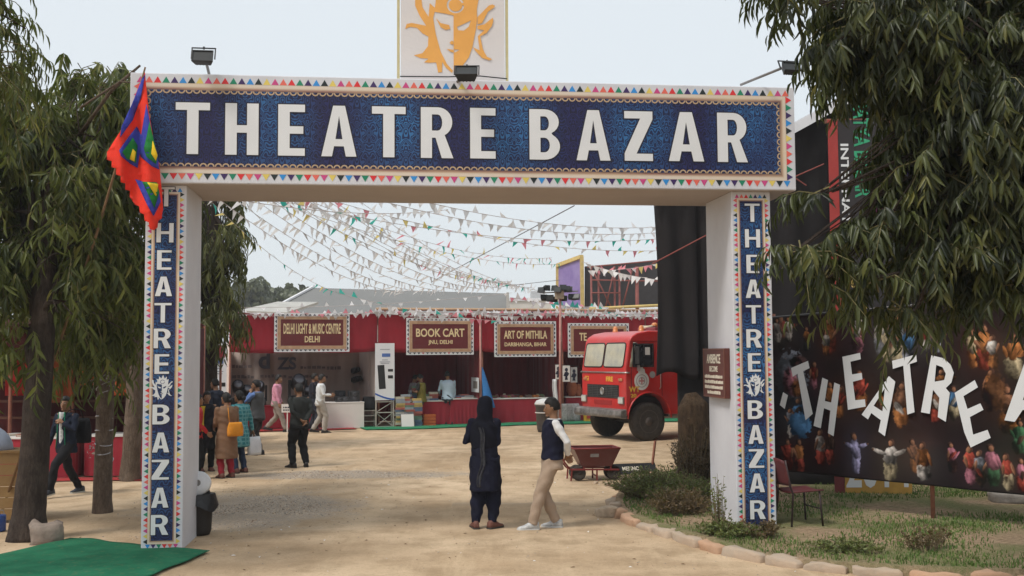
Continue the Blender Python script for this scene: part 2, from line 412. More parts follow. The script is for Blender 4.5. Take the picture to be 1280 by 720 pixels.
def damask():
    m, N, L, b = nodes('damask_print'); q = NB(N, L)
    tc = N.new('ShaderNodeTexCoord').outputs['Object']; sx = N.new('ShaderNodeSeparateXYZ'); L.new(tc, sx.inputs[0]); X, Z = sx.outputs[0], sx.outputs[2]
    k = 2 * PI / .30; kz = 2 * PI / .36
    def cs(f, v, ph=0): return q.m('COSINE', q.m('ADD', q.m('MULTIPLY', v, f), ph))
    a = q.m('MULTIPLY', cs(k, X), cs(kz, Z)); b2 = q.m('MULTIPLY', cs(3 * k, X), cs(2 * kz, Z)); c2 = q.m('MULTIPLY', cs(2 * k, X), cs(3 * kz, Z, .7))
    v = q.m('ADD', a, q.m('ADD', q.m('MULTIPLY', b2, .42), q.m('MULTIPLY', c2, .34)))
    ln = q.m('ABSOLUTE', q.m('SUBTRACT', q.m('FRACT', q.m('MULTIPLY', v, 1.9)), .5))
    ornament = q.ramp(ln, .30, .14)
    spot = q.m('MULTIPLY', q.ramp(cs(2 * PI / 1.52, X, 1.1), -.95, .95), q.ramp(q.m('ABSOLUTE', q.m('SUBTRACT', q.m('FRACT', q.m('MULTIPLY', Z, .71)), .62)), .62, .05))
    nz = q.noise(tc, 1.3, 3)
    base = q.mix(spot, (.012, .010, .034), (.011, .020, .075)); deco = q.mix(q.m('MULTIPLY', spot, q.ramp(nz, .2, .6)), (.021, .025, .11), (.045, .21, .47))
    L.new(q.mix(q.m('MULTIPLY', ornament, .85), base, deco), b.inputs['Base Color']); b.inputs['Roughness'].default_value = .5; b.inputs['Specular IOR Level'].default_value = .3
    return m
m_damask = damask()
def copper():
    m, N, L, b = nodes('copper_band_print'); q = NB(N, L)
    uv = N.new('ShaderNodeUVMap'); uv.uv_map = 'UVMap'; sx = N.new('ShaderNodeSeparateXYZ'); L.new(uv.outputs[0], sx.inputs[0])
    cr = N.new('ShaderNodeValToRGB'); e = cr.color_ramp.elements
    e[0].position = 0; e[0].color = (.46, .36, .28, 1); e[1].position = 1; e[1].color = (.09, .045, .04, 1)
    for p, c in ((.15, (.66, .58, .50)), (.45, (.64, .54, .44)), (.66, (.42, .28, .20)), (.82, (.26, .13, .10))):
        x = e.new(p); x.color = (*c, 1)
    L.new(sx.outputs[1], cr.inputs[0])
    nz = q.noise(q.scaled(uv.outputs[0], .7, .2, 1), 1.5, 2)
    L.new(q.mix(q.m('MULTIPLY', q.ramp(nz, .45, .7), .4), cr.outputs[0], (.68, .52, .30)), b.inputs['Base Color']); b.inputs['Roughness'].default_value = .5
    return m
m_copper = copper()
m_lace = M('lace_print', (.45, .32, .20), .6, .15)
def bordered(x0, x1, z0, z1, y, parent, edge, tri, pitch, band, lace, y_step=.003):
    """the printed face: white margin, coloured triangles pointing outwards, copper band, lace scallops, damask field"""
    tb = MB(); k = 0
    def tri_row(ax, az, bx, bz, nx, nz):
        nonlocal k
        ln = math.hypot(bx - ax, bz - az); n = max(1, int(round(ln / pitch))); dx, dz = (bx - ax) / n, (bz - az) / n
        for i in range(n):
            cx, cz = ax + dx * (i + .5), az + dz * (i + .5); f = .46
            tb.add([(cx - dx * f, y - y_step, cz - dz * f), (cx + dx * f, y - y_step, cz + dz * f), (cx + nx * tri, y - y_step, cz + nz * tri)], [(0, 1, 2)], k % 8); k += 1
    e = edge + tri
    tri_row(x0 + e * .6, z1 - e, x1 - e * .6, z1 - e, 0, 1)
    tri_row(x1 - e, z1 - e, x1 - e, z0 + e, 1, 0)
    tri_row(x1 - e * .6, z0 + e, x0 + e * .6, z0 + e, 0, -1)
    tri_row(x0 + e, z0 + e, x0 + e, z1 - e, -1, 0)
    tb.build('triangle_border', m_print, parent)
    a0, a1, c0, c1 = x0 + e, x1 - e, z0 + e, z1 - e; i0, i1, j0, j1 = a0 + band, a1 - band, c0 + band, c1 - band
    me = bpy.data.meshes.new('copper_band'); yy = y - y_step
    me.from_pydata([(a0, yy, c0), (a1, yy, c0), (a1, yy, c1), (a0, yy, c1), (i0, yy, j0), (i1, yy, j0), (i1, yy, j1), (i0, yy, j1)], [], [(0, 1, 5, 4), (1, 2, 6, 5), (2, 3, 7, 6), (3, 0, 4, 7)])
    uvl = me.uv_layers.new(name='UVMap')
    for p in me.polygons:
        for li in p.loop_indices:
            vi = me.loops[li].vertex_index; co = me.vertices[vi].co
            uvl.data[li].uv = (co.x + co.z, 0.0 if vi < 4 else 1.0)
    me.materials.append(m_copper); mesh_obj('copper_band', me, parent)
    MB().add([(i0, yy, j0), (i1, yy, j0), (i1, yy, j1), (i0, yy, j1)], [(0, 1, 2, 3)]).build('damask_field', m_damask, parent)
    if lace:
        lb = MB(); r = lace / 2
        def scal(ax, az, bx, bz, nx, nz):
            ln = math.hypot(bx - ax, bz - az); n = int(ln / lace); dx, dz = (bx - ax) / n, (bz - az) / n; ux, uz = dx / math.hypot(dx, dz), dz / math.hypot(dx, dz)
            for i in range(n):
                cx, cz = ax + dx * (i + .5), az + dz * (i + .5); o, q_ = [], []
                for s in range(7):
                    a = PI * s / 6
                    for rr, l in ((r, o), (r * .62, q_)): l.append((cx + ux * rr * math.cos(a) + nx * rr * math.sin(a), y - 2 * y_step, cz + uz * rr * math.cos(a) + nz * rr * math.sin(a)))
                lb.add(o + q_, [(s, s + 1, s + 8, s + 7) for s in range(6)])
        scal(i0, j1, i1, j1, 0, -1); scal(i0, j0, i1, j0, 0, 1); scal(i1, j0, i1, j1, -1, 0); scal(i0, j0, i0, j1, 1, 0)
        lb.build('lace_edge', m_lace, parent)
def ell(cx, cy, rx, ry, a0, a1, n=14):
    return [(cx + rx * math.cos(R(a0 + (a1 - a0) * i / n)), cy + ry * math.sin(R(a0 + (a1 - a0) * i / n))) for i in range(n + 1)]
def glyph(ch, s=.215, b=.145):
    if ch == 'T': w = .64; return w, [[(0, 1), (0, 1 - b), (w / 2 - s / 2, 1 - b), (w / 2 - s / 2, 0), (w / 2 + s / 2, 0), (w / 2 + s / 2, 1 - b), (w, 1 - b), (w, 1)]]
    if ch == 'H': w = .62; return w, [[(0, 0), (0, 1), (s, 1), (s, .575), (w - s, .575), (w - s, 1), (w, 1), (w, 0), (w - s, 0), (w - s, .43), (s, .43), (s, 0)]]
    if ch == 'E': w = .50; return w, [[(0, 0), (0, 1), (w, 1), (w, 1 - b), (s, 1 - b), (s, .575), (w - .03, .575), (w - .03, .43), (s, .43), (s, b), (w, b), (w, 0)]]
    if ch == 'A': w = .68; return w, [[(0, 0), (.225, 1), (w - .225, 1), (w, 0), (w - .205, 0), (w - .245, .20), (.245, .20), (.205, 0)], [(.272, .34), (w - .272, .34), (w / 2, .80)]]
    if ch == 'Z': w = .56; return w, [[(0, 1), (w, 1), (w, .84), (.235, b), (w, b), (w, 0), (0, 0), (0, .15), (.315, 1 - b), (0, 1 - b)]]
    if ch == 'R':
        w = .62
        return w, [[(0, 0), (0, 1)] + ell(w - .29, .71, .28, .29, 90, -62) + [(w + .01, 0), (w - .215, 0), (w - .335, .40), (s, .40), (s, 0)],
                   [(s, .86)] + ell(w - .29, .7, .085, .16, 90, -90, 8) + [(s, .54)]]
    if ch == 'B':
        w = .60
        return w, [[(0, 0), (0, 1)] + ell(w - .30, .75, .28, .25, 90, -62, 10) + ell(w - .30, .265, .30, .265, 58, -90, 12),
                   [(s, .86)] + ell(w - .30, .72, .085, .14, 90, -90, 8) + [(s, .58)], [(s, .435)] + ell(w - .30, .29, .10, .145, 90, -90, 8) + [(s, .145)]]
def letter(ch, x, z, w, h, y, parent, outline=.016, name='letter', roll=0.0, s=.215, b=.145):
    gw, loops = glyph(ch, s, b); lp = [[(p[0] / gw * w - w / 2, p[1] * h - h / 2) for p in l] for l in loops]
    T = Matrix.Translation((x, y, z)) @ Matrix.Rotation(roll, 4, 'Y') @ FACE
    me = fill(lp, m_let, .0025, 0, T @ Matrix.Translation((0, 0, .0085)))
    o = mesh_obj(name, me, parent)
    if outline:
        m2 = fill(lp, m_navy, .001, outline, T @ Matrix.Translation((0, 0, .0065)))
        mesh_obj('outline', m2, o)
    return o
beam = MB().box(BL, BR, 0, BD, ZB, ZT).build('beam', m_white, gate, bevel=.012)
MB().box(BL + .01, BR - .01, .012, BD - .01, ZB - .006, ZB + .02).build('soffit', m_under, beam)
bordered(BL, BR, ZB, ZT, 0, beam, .042, .078, .0995, .085, .088)
for ch, x0, x1, yt, yb in [('T', 220, 262, 128, 193), ('H', 282, 323, 129, 194), ('E', 348, 381, 130.5, 195), ('A', 402, 445.5, 132, 196), ('T', 465, 507, 133, 197), ('R', 526, 566, 134, 198), ('E', 587.5, 619.5, 135, 198.5), ('B', 661.5, 700, 136.5, 200), ('A', 720, 763, 137.5, 201), ('Z', 780, 816, 139, 201.5), ('A', 835, 880, 140, 202), ('R', 896, 934, 141, 203)]:
    s0, z1 = gate_sz(x0, yt); s1, z0 = gate_sz(x1, yb)
    letter(ch, (s0 + s1) / 2, (z0 + z1) / 2, s1 - s0, z1 - z0, 0, beam)
# the mask emblem, drawn once in the units of a 150 x 110 sighting
MASK = dict(
    hair=[[(350, 100), (338, 150), (360, 285), (400, 430), (450, 530), (500, 585), (492, 604), (440, 560), (412, 515), (410, 600), (378, 604), (362, 520), (312, 524), (262, 522), (300, 490), (235, 487), (180, 465), (250, 445), (295, 385), (298, 305), (250, 280), (205, 235), (150, 228), (108, 246), (120, 205), (160, 195), (280, 215), (225, 130), (190, 50), (190, -40), (240, -20), (250, 60), (300, 140), (310, 25), (352, 62)]],
    crown=[[(348, 96), (360, 0), (330, -70), (400, -40), (420, -150), (480, -70), (540, -190), (590, -70), (660, -140), (650, -30), (720, -50), (700, 60), (700, 142), (600, 140), (508, 140), (505, 122), (430, 108)], ell(522, 35, 72, 68, 0, 340, 24) + ell(522, 35, 56, 52, 340, 0, 24)],
    face=[[(506, 124), (600, 120), (702, 132), (692, 230), (662, 380), (632, 470), (570, 555), (506, 602)], [(533, 218), (572, 200), (650, 160), (632, 212), (592, 247), (545, 246)], [(510, 406), (555, 410), (520, 432), (510, 432)]],
    eye=[[(362, 150), (400, 190), (470, 204), (478, 236), (440, 246), (398, 222)]],
    mouth=[[(448, 404), (504, 411), (504, 433), (480, 428)]], nose=[[(472, 352), (490, 335), (504, 341), (504, 366), (484, 366)]],
    ray_a=[[(704, 130), (800, 30), (830, 20), (852, 32), (840, 48), (792, 82), (742, 180), (704, 192)]],
    ray_b=[[(704, 204), (762, 190), (832, 130), (836, 160), (824, 202), (780, 262), (726, 292), (748, 400), (780, 462), (826, 482), (800, 492), (740, 472), (690, 420), (664, 384), (722, 412), (706, 292), (760, 240), (704, 232)]])
def mask(sc_, cx, cz, y, mat, parent, name='mask_emblem', mid=(495, 260)):
    me_all = []
    bm = bmesh.new()
    for i, loops in enumerate(MASK.values()):
        lp = [[((p[0] - mid[0]) * sc_, -(p[1] - mid[1]) * sc_) for p in l] for l in loops]
        me = fill(lp, mat, .0012, 0, Matrix.Translation((cx, y - .0035 - .0008 * i, cz)) @ FACE)
        bm.from_mesh(me); bpy.data.meshes.remove(me)
    me = bpy.data.meshes.new(name); bm.to_mesh(me); bm.free(); me.materials.append(mat)
    return mesh_obj(name, me, parent)
def pillar(x0, x1, t0, depth, letters_px, xc_px):
    p = MB().box(x0, x1, t0, t0 + depth, -.04, ZB - .004).build('pillar', m_white, gate, bevel=.012)
    bordered(x0 + .004, x1 - .004, .0, ZB - .02, t0, p, .020, .050, .064, .042, 0)
    for (ch, py), xc in letters_px:
        s, z = gate_sz(xc, py, t0)
        if ch == '*': mask(.00037, s, z, t0, m_let, p)
        else: letter(ch, s, z, .20 if ch in 'HARZBT' else .17, .235, t0, p, .008, s=.16, b=.115)
    return p
ys_l = [246, 291, 325, 358, 391, 423, 455, 486, 518, 553, 587, 622, 656]
xs_l = [208, 206.5, 205.5, 204.6, 203.8, 203, 202.5, 202, 201.5, 201, 200.5, 200, 199.5]
pillar(-4.781, -4.300, .12, 1.08, list(zip(zip('THEATRE*BAZAR', ys_l), xs_l)), 0)
ys_r = [266, 298, 330, 361, 393, 423, 453, 483, 512, 543, 573, 603.5, 637]
xs_r = [940, 940.4, 940.8, 941.2, 941.7, 942.2, 942.7, 943.2, 943.8, 944.5, 945.3, 946.2, 947]
pillar(2.520, 3.040, .12, 1.12, list(zip(zip('THEATRE*BAZAR', ys_r), xs_r)), 0)
# the brown notice on the inner face of the right pillar
ntc = empty('notice_board', (0, 0, 0), GYAW, 'small maroon notice board fixed to the inner side of the right gate pillar', 'notice board')
ntc.location = Vector((GX, GY, 0)) + GU * 2.52
m_mar = M('maroon_print', (.105, .028, .022), .5, .1, 6); m_cream = M('cream_letter', (.72, .66, .54), .6, .06)
T_ = Matrix(((0, 0, -1, 0), (-1, 0, 0, 0), (0, 1, 0, 0), (0, 0, 0, 1)))        # drawing plane turned to face -x
za, zb_ = 1.71, 2.36
MB().box(-.075, -.002, .28, 1.22, za, zb_).build('panel', m_mar, ntc, bevel=.008)
fr = MB()
for y0, y1, z0, z1 in ((.28, 1.22, za, za + .02), (.28, 1.22, zb_ - .02, zb_), (.28, .305, za + .021, zb_ - .021), (1.195, 1.22, za + .021, zb_ - .021)): fr.box(-.081, -.0755, y0, y1, z0, z1)
fr.build('rim', M('brown_rim', (.16, .06, .04), .5, .1), ntc)
for s, h, w, z in (('AMBIENCE', .125, .60, 2.16), ('BECOME', .075, .36, 2.05)):
    mesh_obj('lettering', text(s, h, m_cream, w, .02, .001, Matrix.Translation((-.079, .75, z)) @ T_), ntc)
blur = MB()                                                        # four lines too small to read, as bars of broken strokes
for z, w in ((1.965, .74), (1.895, .80), (1.825, .76), (1.755, .56)):
    y = .75 - w / 2
    while y < .75 + w / 2:
        l = random.uniform(.02, .045); blur.box(-.080, -.076, y, y + l, z, z + random.uniform(.034, .045)); y += l + random.uniform(.008, .022)
tag(blur.build('small_print', m_cream, ntc), kind='stuff')

# ------------------------------------------------------------------ floodlights on the gate
m_blk = M('black_metal', (.018, .018, .018), .5, .2, 20, .1, 60); m_glass = M('lamp_glass', (.028, .030, .030), .35, .05, spec=.4); m_arm = M('grey_pipe', (.20, .19, .18), .5, .2, 12, .1, 40, metal=.4)
def floodlight(base, tip, w, tilt, rz, label):
    """a halogen lamp: box body with cooling ribs and glass, U bracket, arm down to the gate"""
    r = empty('floodlight', base, 0, label, 'floodlight', 'floodlights on the gate')
    b0 = Vector((0, 0, 0)); t0 = Vector(tip) - Vector(base); h = w * .62; dd = w * .42
    MB().tube([b0, t0], .018, 8).build('arm', m_arm, r)
    T = Matrix.Translation(t0 + Vector((0, -.02, 0))) @ Matrix.Rotation(rz, 4, 'Z') @ Matrix.Rotation(tilt, 4, 'X')
    body = MB(); zc = -h * .55
    fr_, bk = [(-w / 2, -dd / 2, zc - h / 2), (w / 2, -dd / 2, zc - h / 2), (w / 2, -dd / 2, zc + h / 2), (-w / 2, -dd / 2, zc + h / 2)], [(-w * .36, dd / 2, zc - h * .34), (w * .36, dd / 2, zc - h * .34), (w * .36, dd / 2, zc + h * .34), (-w * .36, dd / 2, zc + h * .34)]
    body.rings([fr_, bk], 0, True, T)
    for i in range(5):
        x = -w * .3 + i * w * .15; body.box(x - .006, x + .006, dd * .2, dd * .62, zc - h * .3, zc + h * .3, 0, T)
    body.build('body', m_blk, r)
    MB().box(-w * .44, w * .44, -dd / 2 - .006, -dd / 2 - .002, zc - h * .42, zc + h * .42, 0, T).build('glass', m_glass, r)
    rim = MB()
    for a in ((-w / 2, w / 2, zc + h * .43, zc + h * .5), (-w / 2, w / 2, zc - h * .5, zc - h * .43), (-w / 2, -w * .45, zc - h * .425, zc + h * .425), (w * .45, w / 2, zc - h * .425, zc + h * .425)): rim.box(a[0], a[1], -dd / 2 - .018, -dd / 2 - .0005, a[2], a[3], 0, T)
    rim.build('rim', m_blk, r)
    br = MB(); e = w / 2 + .012
    br.bar(T @ Vector((-e, 0, zc)), T @ Vector((-e, 0, h * .42)), .014); br.bar(T @ Vector((e, 0, zc)), T @ Vector((e, 0, h * .42)), .014); br.bar(T @ Vector((-e - .007, 0, h * .42 + .008)), T @ Vector((e + .007, 0, h * .42 + .008)), .014)
    br.build('bracket', m_blk, r)
    MB().tube([T @ Vector((0, 0, h * .40)), T @ Vector((0, .0, h * .58))], .014, 8).build('knob', m_blk, r)
    return r
def gp(px, py, t):
    return onplane(px, py, Vector((GX, GY, 0)) + GV * t, GV)
floodlight(gp(262, 95, .25), gp(255, 67, -.1), .25, R(-22), R(8), 'black floodlight tilted on a short stalk above the first T of the gate beam')
floodlight(gp(571, 103, .02), gp(583.5, 88, -.22), .275, R(-38), R(0), 'black floodlight hung over the beam top below the sun face banner')
floodlight(gp(926, 106, .3), gp(985, 82, -.5), .22, R(-30), R(12), 'black floodlight on a long slanting pipe above the last R of the gate')

# ------------------------------------------------------------------ banner with the sun face standing on the beam
bn = empty('mask_banner', Vector((GX, GY, 0)) + GV * .45, GYAW, 'cream cloth banner with an orange sun face mask above the gate beam', 'banner')
s0, zb0 = gate_sz(498, 97, .45); s1, _ = gate_sz(634, 98, .45); zt0 = zb0 + (s1 - s0) * 1.6; zb0 = ZT + .012
m_ban = M('banner_cloth', (.66, .62, .60), .8, .06, 3, .12, 20, col2=(.60, .57, .57)); m_ora = M('banner_orange', (.74, .36, .085), .75, .06, 5)
MB().sheet(lambda u, v: (s0 + .03 + (s1 - s0 - .06) * u, -.0005 + .004 * math.sin(u * 9 + v * 3) * 0, zb0 + .03 + (zt0 - zb0 - .06) * v), 4, 4).build('cloth', m_ban, bn, solid=.004)
fr = MB(); m_gilt = M('pale_gold_bar', (.52, .45, .24), .5, .1)
for a, b_ in (((s0, 0, zb0), (s0, 0, zt0)), ((s1, 0, zb0), (s1, 0, zt0))): fr.bar((a[0], .025, a[2]), (b_[0], .025, b_[2]), .035)
fr.bar((s0 + .02, .03, zt0), (s1 - .02, .03, zt0), .03); fr.bar((s0 + .02, .03, zb0 + .015), (s1 - .02, .03, zb0 + .015), .028, mi=1)
fr.build('frame', [m_gilt, m_blk], bn)
mask((s1 - s0) / 137 * 150 / 982, (s0 + s1) / 2 - .01, gate_sz(566, 40, .45)[1], -.003, m_ora, bn, 'sun_face')
MB().tube([Matrix.Rotation(-GYAW, 3, 'Z') @ (gp(*q_, .40) - bn.location) for q_ in ((500, 95.5), (560, 96), (600, 95), (634, 98.5))], .008, 6).build('cable', m_blk, bn)
# ------------------------------------------------------------------ people
SKIN = M('skin_brown', (.26, .135, .075), .55, .12, 25, spec=.35)
HAIR = M('hair_black', (.012, .010, .009), .55, .3, 30, .3, 120, spec=.3)
EYE_W = M('eye_white', (.6, .57, .52), .4, .03); EYE_D = M('eye_dark', (.012, .008, .006), .3, .05); LIP = M('lips', (.20, .075, .055), .5, .1)
def cloth(name, col, var=.18, col2=None, rough=.85): return M('cloth_' + name, col, rough, var, 9, .25, 45, spec=.2, col2=col2)
def checks(name, c1, c2, f=28):
    m, N, L, b = nodes('cloth_' + name); q = NB(N, L); tc = N.new('ShaderNodeTexCoord').outputs['Object']
    sx = N.new('ShaderNodeSeparateXYZ'); L.new(tc, sx.inputs[0]); w = q.m('ADD', sx.outputs[0], sx.outputs[1])
    a = q.ramp(q.m('SINE', q.m('MULTIPLY', w, f)), .3, .8); d = q.ramp(q.m('SINE', q.m('MULTIPLY', sx.outputs[2], f * 1.1)), .3, .8)
    L.new(q.mix(q.m('MULTIPLY', q.m('MAXIMUM', a, d), .7), c1, c2), b.inputs['Base Color']); b.inputs['Roughness'].default_value = .85; return m
def ik(a, c, l1, l2, pole):
    a, c = Vector(a), Vector(c); d = c - a; D = min(d.length, (l1 + l2) * .999); u = d.normalized()
    x = (l1 * l1 - l2 * l2 + D * D) / (2 * D); h = math.sqrt(max(0, l1 * l1 - x * x))
    p = Vector(pole); p = (p - u * p.dot(u)).normalized()
    return a + u * x + p * h, a + u * D
def person(label, pos, heading, height=1.70, voxel=.010, feet=((-.11, 0), (.11, 0)), feet_dir=(0, 0), feet_up=(0, 0), lean=.02, side=0.0, hands=None, hand_pole=((-.4, -1, 0), (.4, -1, 0)),
           head_turn=0.0, head_down=0.0, top=None, top_len=.86, top_flare=1.0, sleeve=1.0, vest=None, vest_len=.9, bottom=None, baggy=1.0, taper=1.0, shoes=None, sole=None, hair='short', hood=None, collar=None, build_=1.0, curl=.5, straight=0.0, group=None, cat='person', body_colour=None):
    """local frame: +y forward, x to the person's right, joints for a 1.72 m figure, scaled by the root"""
    k = height / 1.72
    r = empty('person', (pos[0], pos[1], pos[2]), heading, label, cat, group); r.scale = (k, k, k)
    sk = body_colour or SKIN
    def L_(p): return Vector((p[0] + side * (p[2] - .9), p[1] + lean * (p[2] - .9) / .5, p[2]))      # lean of the trunk above the hips
    drop = 0.0
    hipz = .915
    reach = max(math.hypot(f[0] * .5, f[1]) for f in feet); hipz -= .5 * max(0, reach - .12) ** 2 / .9 + max(0, reach - .25) * .12
    hips = [Vector((-.088, 0, hipz)), Vector((.088, 0, hipz))]; dz = hipz - .915
    ank = [Vector((f[0], f[1], .085 + u)) for f, u in zip(feet, feet_up)]
    kn = []
    for h, a in zip(hips, ank):
        kk, _ = ik(h, a, .435, .425, (0, 1, 0)); kn.append(kk)
    sh = [L_((-.185 * build_, -.005, 1.405)) + Vector((0, 0, dz)), L_((.185 * build_, -.005, 1.405)) + Vector((0, 0, dz))]
    hands = hands or ((-.27, .05, .80), (.27, .05, .80))
    el, wr = [], []
    for s_, h_, p_ in zip(sh, hands, hand_pole):
        e_, w_ = ik(s_, Vector(h_) + Vector((0, 0, dz)), .285, .255, p_); el.append(e_); wr.append(w_)
    neck = L_((0, -.01, 1.45)) + Vector((0, 0, dz)); hd = L_((0, .028, 1.605)) + Vector((0, 0, dz))
    HT = Matrix.Translation(hd) @ Matrix.Rotation(head_turn, 4, 'Z') @ Matrix.Rotation(-head_down, 4, 'X')
    def torso(mb, z0, z1, grow, flare=1.0, n=18):
        prof = [(.70, .168, .135), (.80, .172, .138), (.90, .168, .128), (1.0, .152, .112), (1.12, .152, .110), (1.24, .172, .120), (1.34, .188, .118), (1.40, .165, .100), (1.44, .105, .080), (1.475, .062, .062)]
        zs = [z0 + (z1 - z0) * i / 15 for i in range(16)]; rg = []
        for z in zs:
            if z <= prof[0][0]: rx, ry = prof[0][1:]
            else:
                for a, b_ in zip(prof, prof[1:]):
                    if a[0] <= z <= b_[0]:
                        f = (z - a[0]) / (b_[0] - a[0]); rx, ry = a[1] + (b_[1] - a[1]) * f, a[2] + (b_[2] - a[2]) * f; break
                else: rx, ry = prof[-1][1:]
            if straight and z < 1.3: rx, ry = max(rx, straight), max(ry, straight * .72)
            fl = 1 + (flare - 1) * max(0, min(1, (1.02 - z) / .5))
            rx, ry = (rx * build_ + grow) * fl, (ry * build_ + grow) * fl * (1 + .06 * (build_ > 1.05))
            zz = z + dz if z > .6 else z + dz * z / .6
            c = L_((0, 0, zz)) if z > .9 else Vector((0, 0, zz))
            rg.append([(c.x + rx * math.cos(2 * PI * j / n), c.y + ry * math.sin(2 * PI * j / n), c.z) for j in range(n)])
        mb.rings(rg)
    # --- one continuous body: head, neck, trunk, arms with fingers, legs, feet
    mb = MB(); torso(mb, .84, 1.475, -.02)
    mb.tube([neck - Vector((0, 0, .06)), neck + Vector((0, .008, .05)), hd + Vector((0, -.02, -.05))], [.062, .054, .052], 12)
    nh = 16; rg = []
    for i in range(1, nh):
        a = -PI / 2 + PI * i / nh; row = []
        for j in range(24):
            t_ = 2 * PI * j / 24; x, y, z = math.cos(a) * math.cos(t_), math.cos(a) * math.sin(t_), math.sin(a)
            jaw = max(0, -z); X, Y_, Z = x * (.076 - .020 * jaw), y * .097, z * .118
            if y > 0: Y_ = y * (.092 + .012 * jaw); X *= 1 - .06 * y
            if z < 0 and y < 0: Y_ *= 1 - .30 * jaw
            row.append((X, Y_ + .012 * jaw, Z))
        rg.append(row)
    mb.rings(rg, 0, True, HT)
    mb.tube([(0, .088, .018), (0, .104, -.012), (0, .108, -.028), (0, .092, -.036)], [.008, .011, .015, .010], 8, T=HT)           # nose
    for s_ in (-1, 1):
        mb.ball((s_ * .078, -.008, -.008), (.012, .020, .032), 6, T=HT)                                                          # ears
        mb.ball((s_ * .032, .082, .026), (.024, .012, .008), 6, T=HT)                                                            # brow
    mb.ball((0, .090, -.062), (.024, .012, .012), 6, T=HT); mb.ball((0, .080, -.098), (.026, .020, .016), 6, T=HT)              # mouth, chin
    for i in (0, 1):
        s_ = -1 if i == 0 else 1
        mb.ball(sh[i] + Vector((-s_ * .01, 0, -.01)), .058, 8)
        mb.tube([sh[i], sh[i] * .5 + el[i] * .5, el[i], el[i] * .6 + wr[i] * .4, wr[i]], [.050, .043, .037, .037, .026], 10)
        d = (wr[i] - el[i]).normalized(); inward = Vector((-s_, 0, 0)); across = d.cross(inward); across = across.normalized() if across.length > .1 else Vector((0, 1, 0)); nrm = across.cross(d).normalized()
        palm = wr[i] + d * .05
        mb.tube([wr[i] - d * .01, wr[i] + d * .03, wr[i] + d * .085], [.026, .037, .040], 10, squash=.5) if abs(across.z) > 2 else None
        for q_ in range(5): mb.tube([wr[i] - d * .015, palm + across * (.0165 * (q_ - 2)), wr[i] + d * .09 + across * (.0185 * (q_ - 2))], [.016, .0165, .0125], 7)
        for q_, ln in enumerate((.062, .078, .082, .070)):                                                                       # four unequal curled fingers
            b0 = wr[i] + d * .085 + across * (.0205 * (q_ - 1.5)); b1 = b0 + (d * math.cos(curl * .5) + nrm * math.sin(curl * .5)) * ln * .5; b2 = b1 + (d * math.cos(curl * 1.5) + nrm * math.sin(curl * 1.5)) * ln * .5
            mb.tube([b0, b1, b2], [.0105, .0098, .0078], 7)
        th0 = wr[i] + d * .03 + across * .034; th1 = th0 + (d * .6 + across * .75 + nrm * .3).normalized() * .04; th2 = th1 + (d * .9 + nrm * .45).normalized() * .035
        mb.tube([wr[i] + d * .015 + across * .015, th0, th1, th2], [.014, .014, .0115, .009], 7)
        mb.tube([hips[i], hips[i] * .5 + kn[i] * .5, kn[i], kn[i] * .65 + ank[i] * .35, ank[i]], [.082, .07, .052, .050, .034], 10)
        fd = feet_dir[i]; T = Matrix.Translation(ank[i]) @ Matrix.Rotation(fd, 4, 'Z') @ Matrix.Rotation(-feet_up[i] * 2.2 if feet_up[i] > 0 else 0, 4, 'X')
        mb.rings([[(x * w, y, z0 + (z1 - z0) * zz) for x, zz in ((-1, 0), (1, 0), (1, .6), (.6, 1), (-.6, 1), (-1, .6))] for y, w, z0, z1 in ((-.07, .026, -.075, .0), (0, .034, -.075, .02), (.08, .040, -.075, -.02), (.14, .044, -.075, -.045), (.17, .034, -.075, -.05))], 0, True, T)
    remesh(mb, 'body', sk, voxel, r, 2)
    # --- face details
    e = MB()
    for s_ in (-1, 1): e.ball((s_ * .031, .0855, .010), (.013, .006, .0065), 6, 0, HT); e.ball((s_ * .031, .0905, .010), (.006, .003, .006), 6, 1, HT)
    e.build('eyes', [EYE_W, EYE_D], r, True)
    e = MB()
    for s_ in (-1, 1): e.ball((s_ * .032, .093, .031), (.019, .004, .004), 6, 0, HT)
    e.build('eyebrows', HAIR, r, True)
    MB().ball((0, .1005, -.063), (.022, .005, .0075), 6, 0, HT).build('lips', LIP, r, True)
    # --- hair
    if hair:
        hm = MB(); rg = []; seed = label.__len__() * 1.7
        for i in range(1, 22):
            a = -PI / 2 + PI * i / 22; row = []
            for j in range(32):
                t_ = 2 * PI * j / 32; x, y, z = math.cos(a) * math.cos(t_), math.cos(a) * math.sin(t_), math.sin(a)
                low = -.40 if hair == 'short' else -.62
                line = .50 if y > .50 else (.50 + (low - .50) * min(1, (.50 - y) / .62))
                on = z > line; f = (1.14 + .06 * noise.noise((x * 5 + seed, y * 5, z * 5)) + (.05 * max(0, z))) if on else .78
                row.append((x * .078 * f, y * .097 * f - (.004 if on else 0), z * .119 * f))
            rg.append(row)
        hm.rings(rg, 0, True, HT)
        if hair == 'bun': hm.ball((0, -.115, -.03), (.05, .045, .05), 8, 0, HT)
        if hair == 'long': hm.tube([(0, -.08, .02), (0, -.105, -.08), (0, -.11, -.20), (0, -.10, -.30)], [.06, .066, .058, .025], 12, 0, T=HT, squash=.55)
        hm.build('hair', HAIR, r, True)
    # --- clothes
    cv = .012 if voxel < .009 else max(.016, voxel * 1.7)
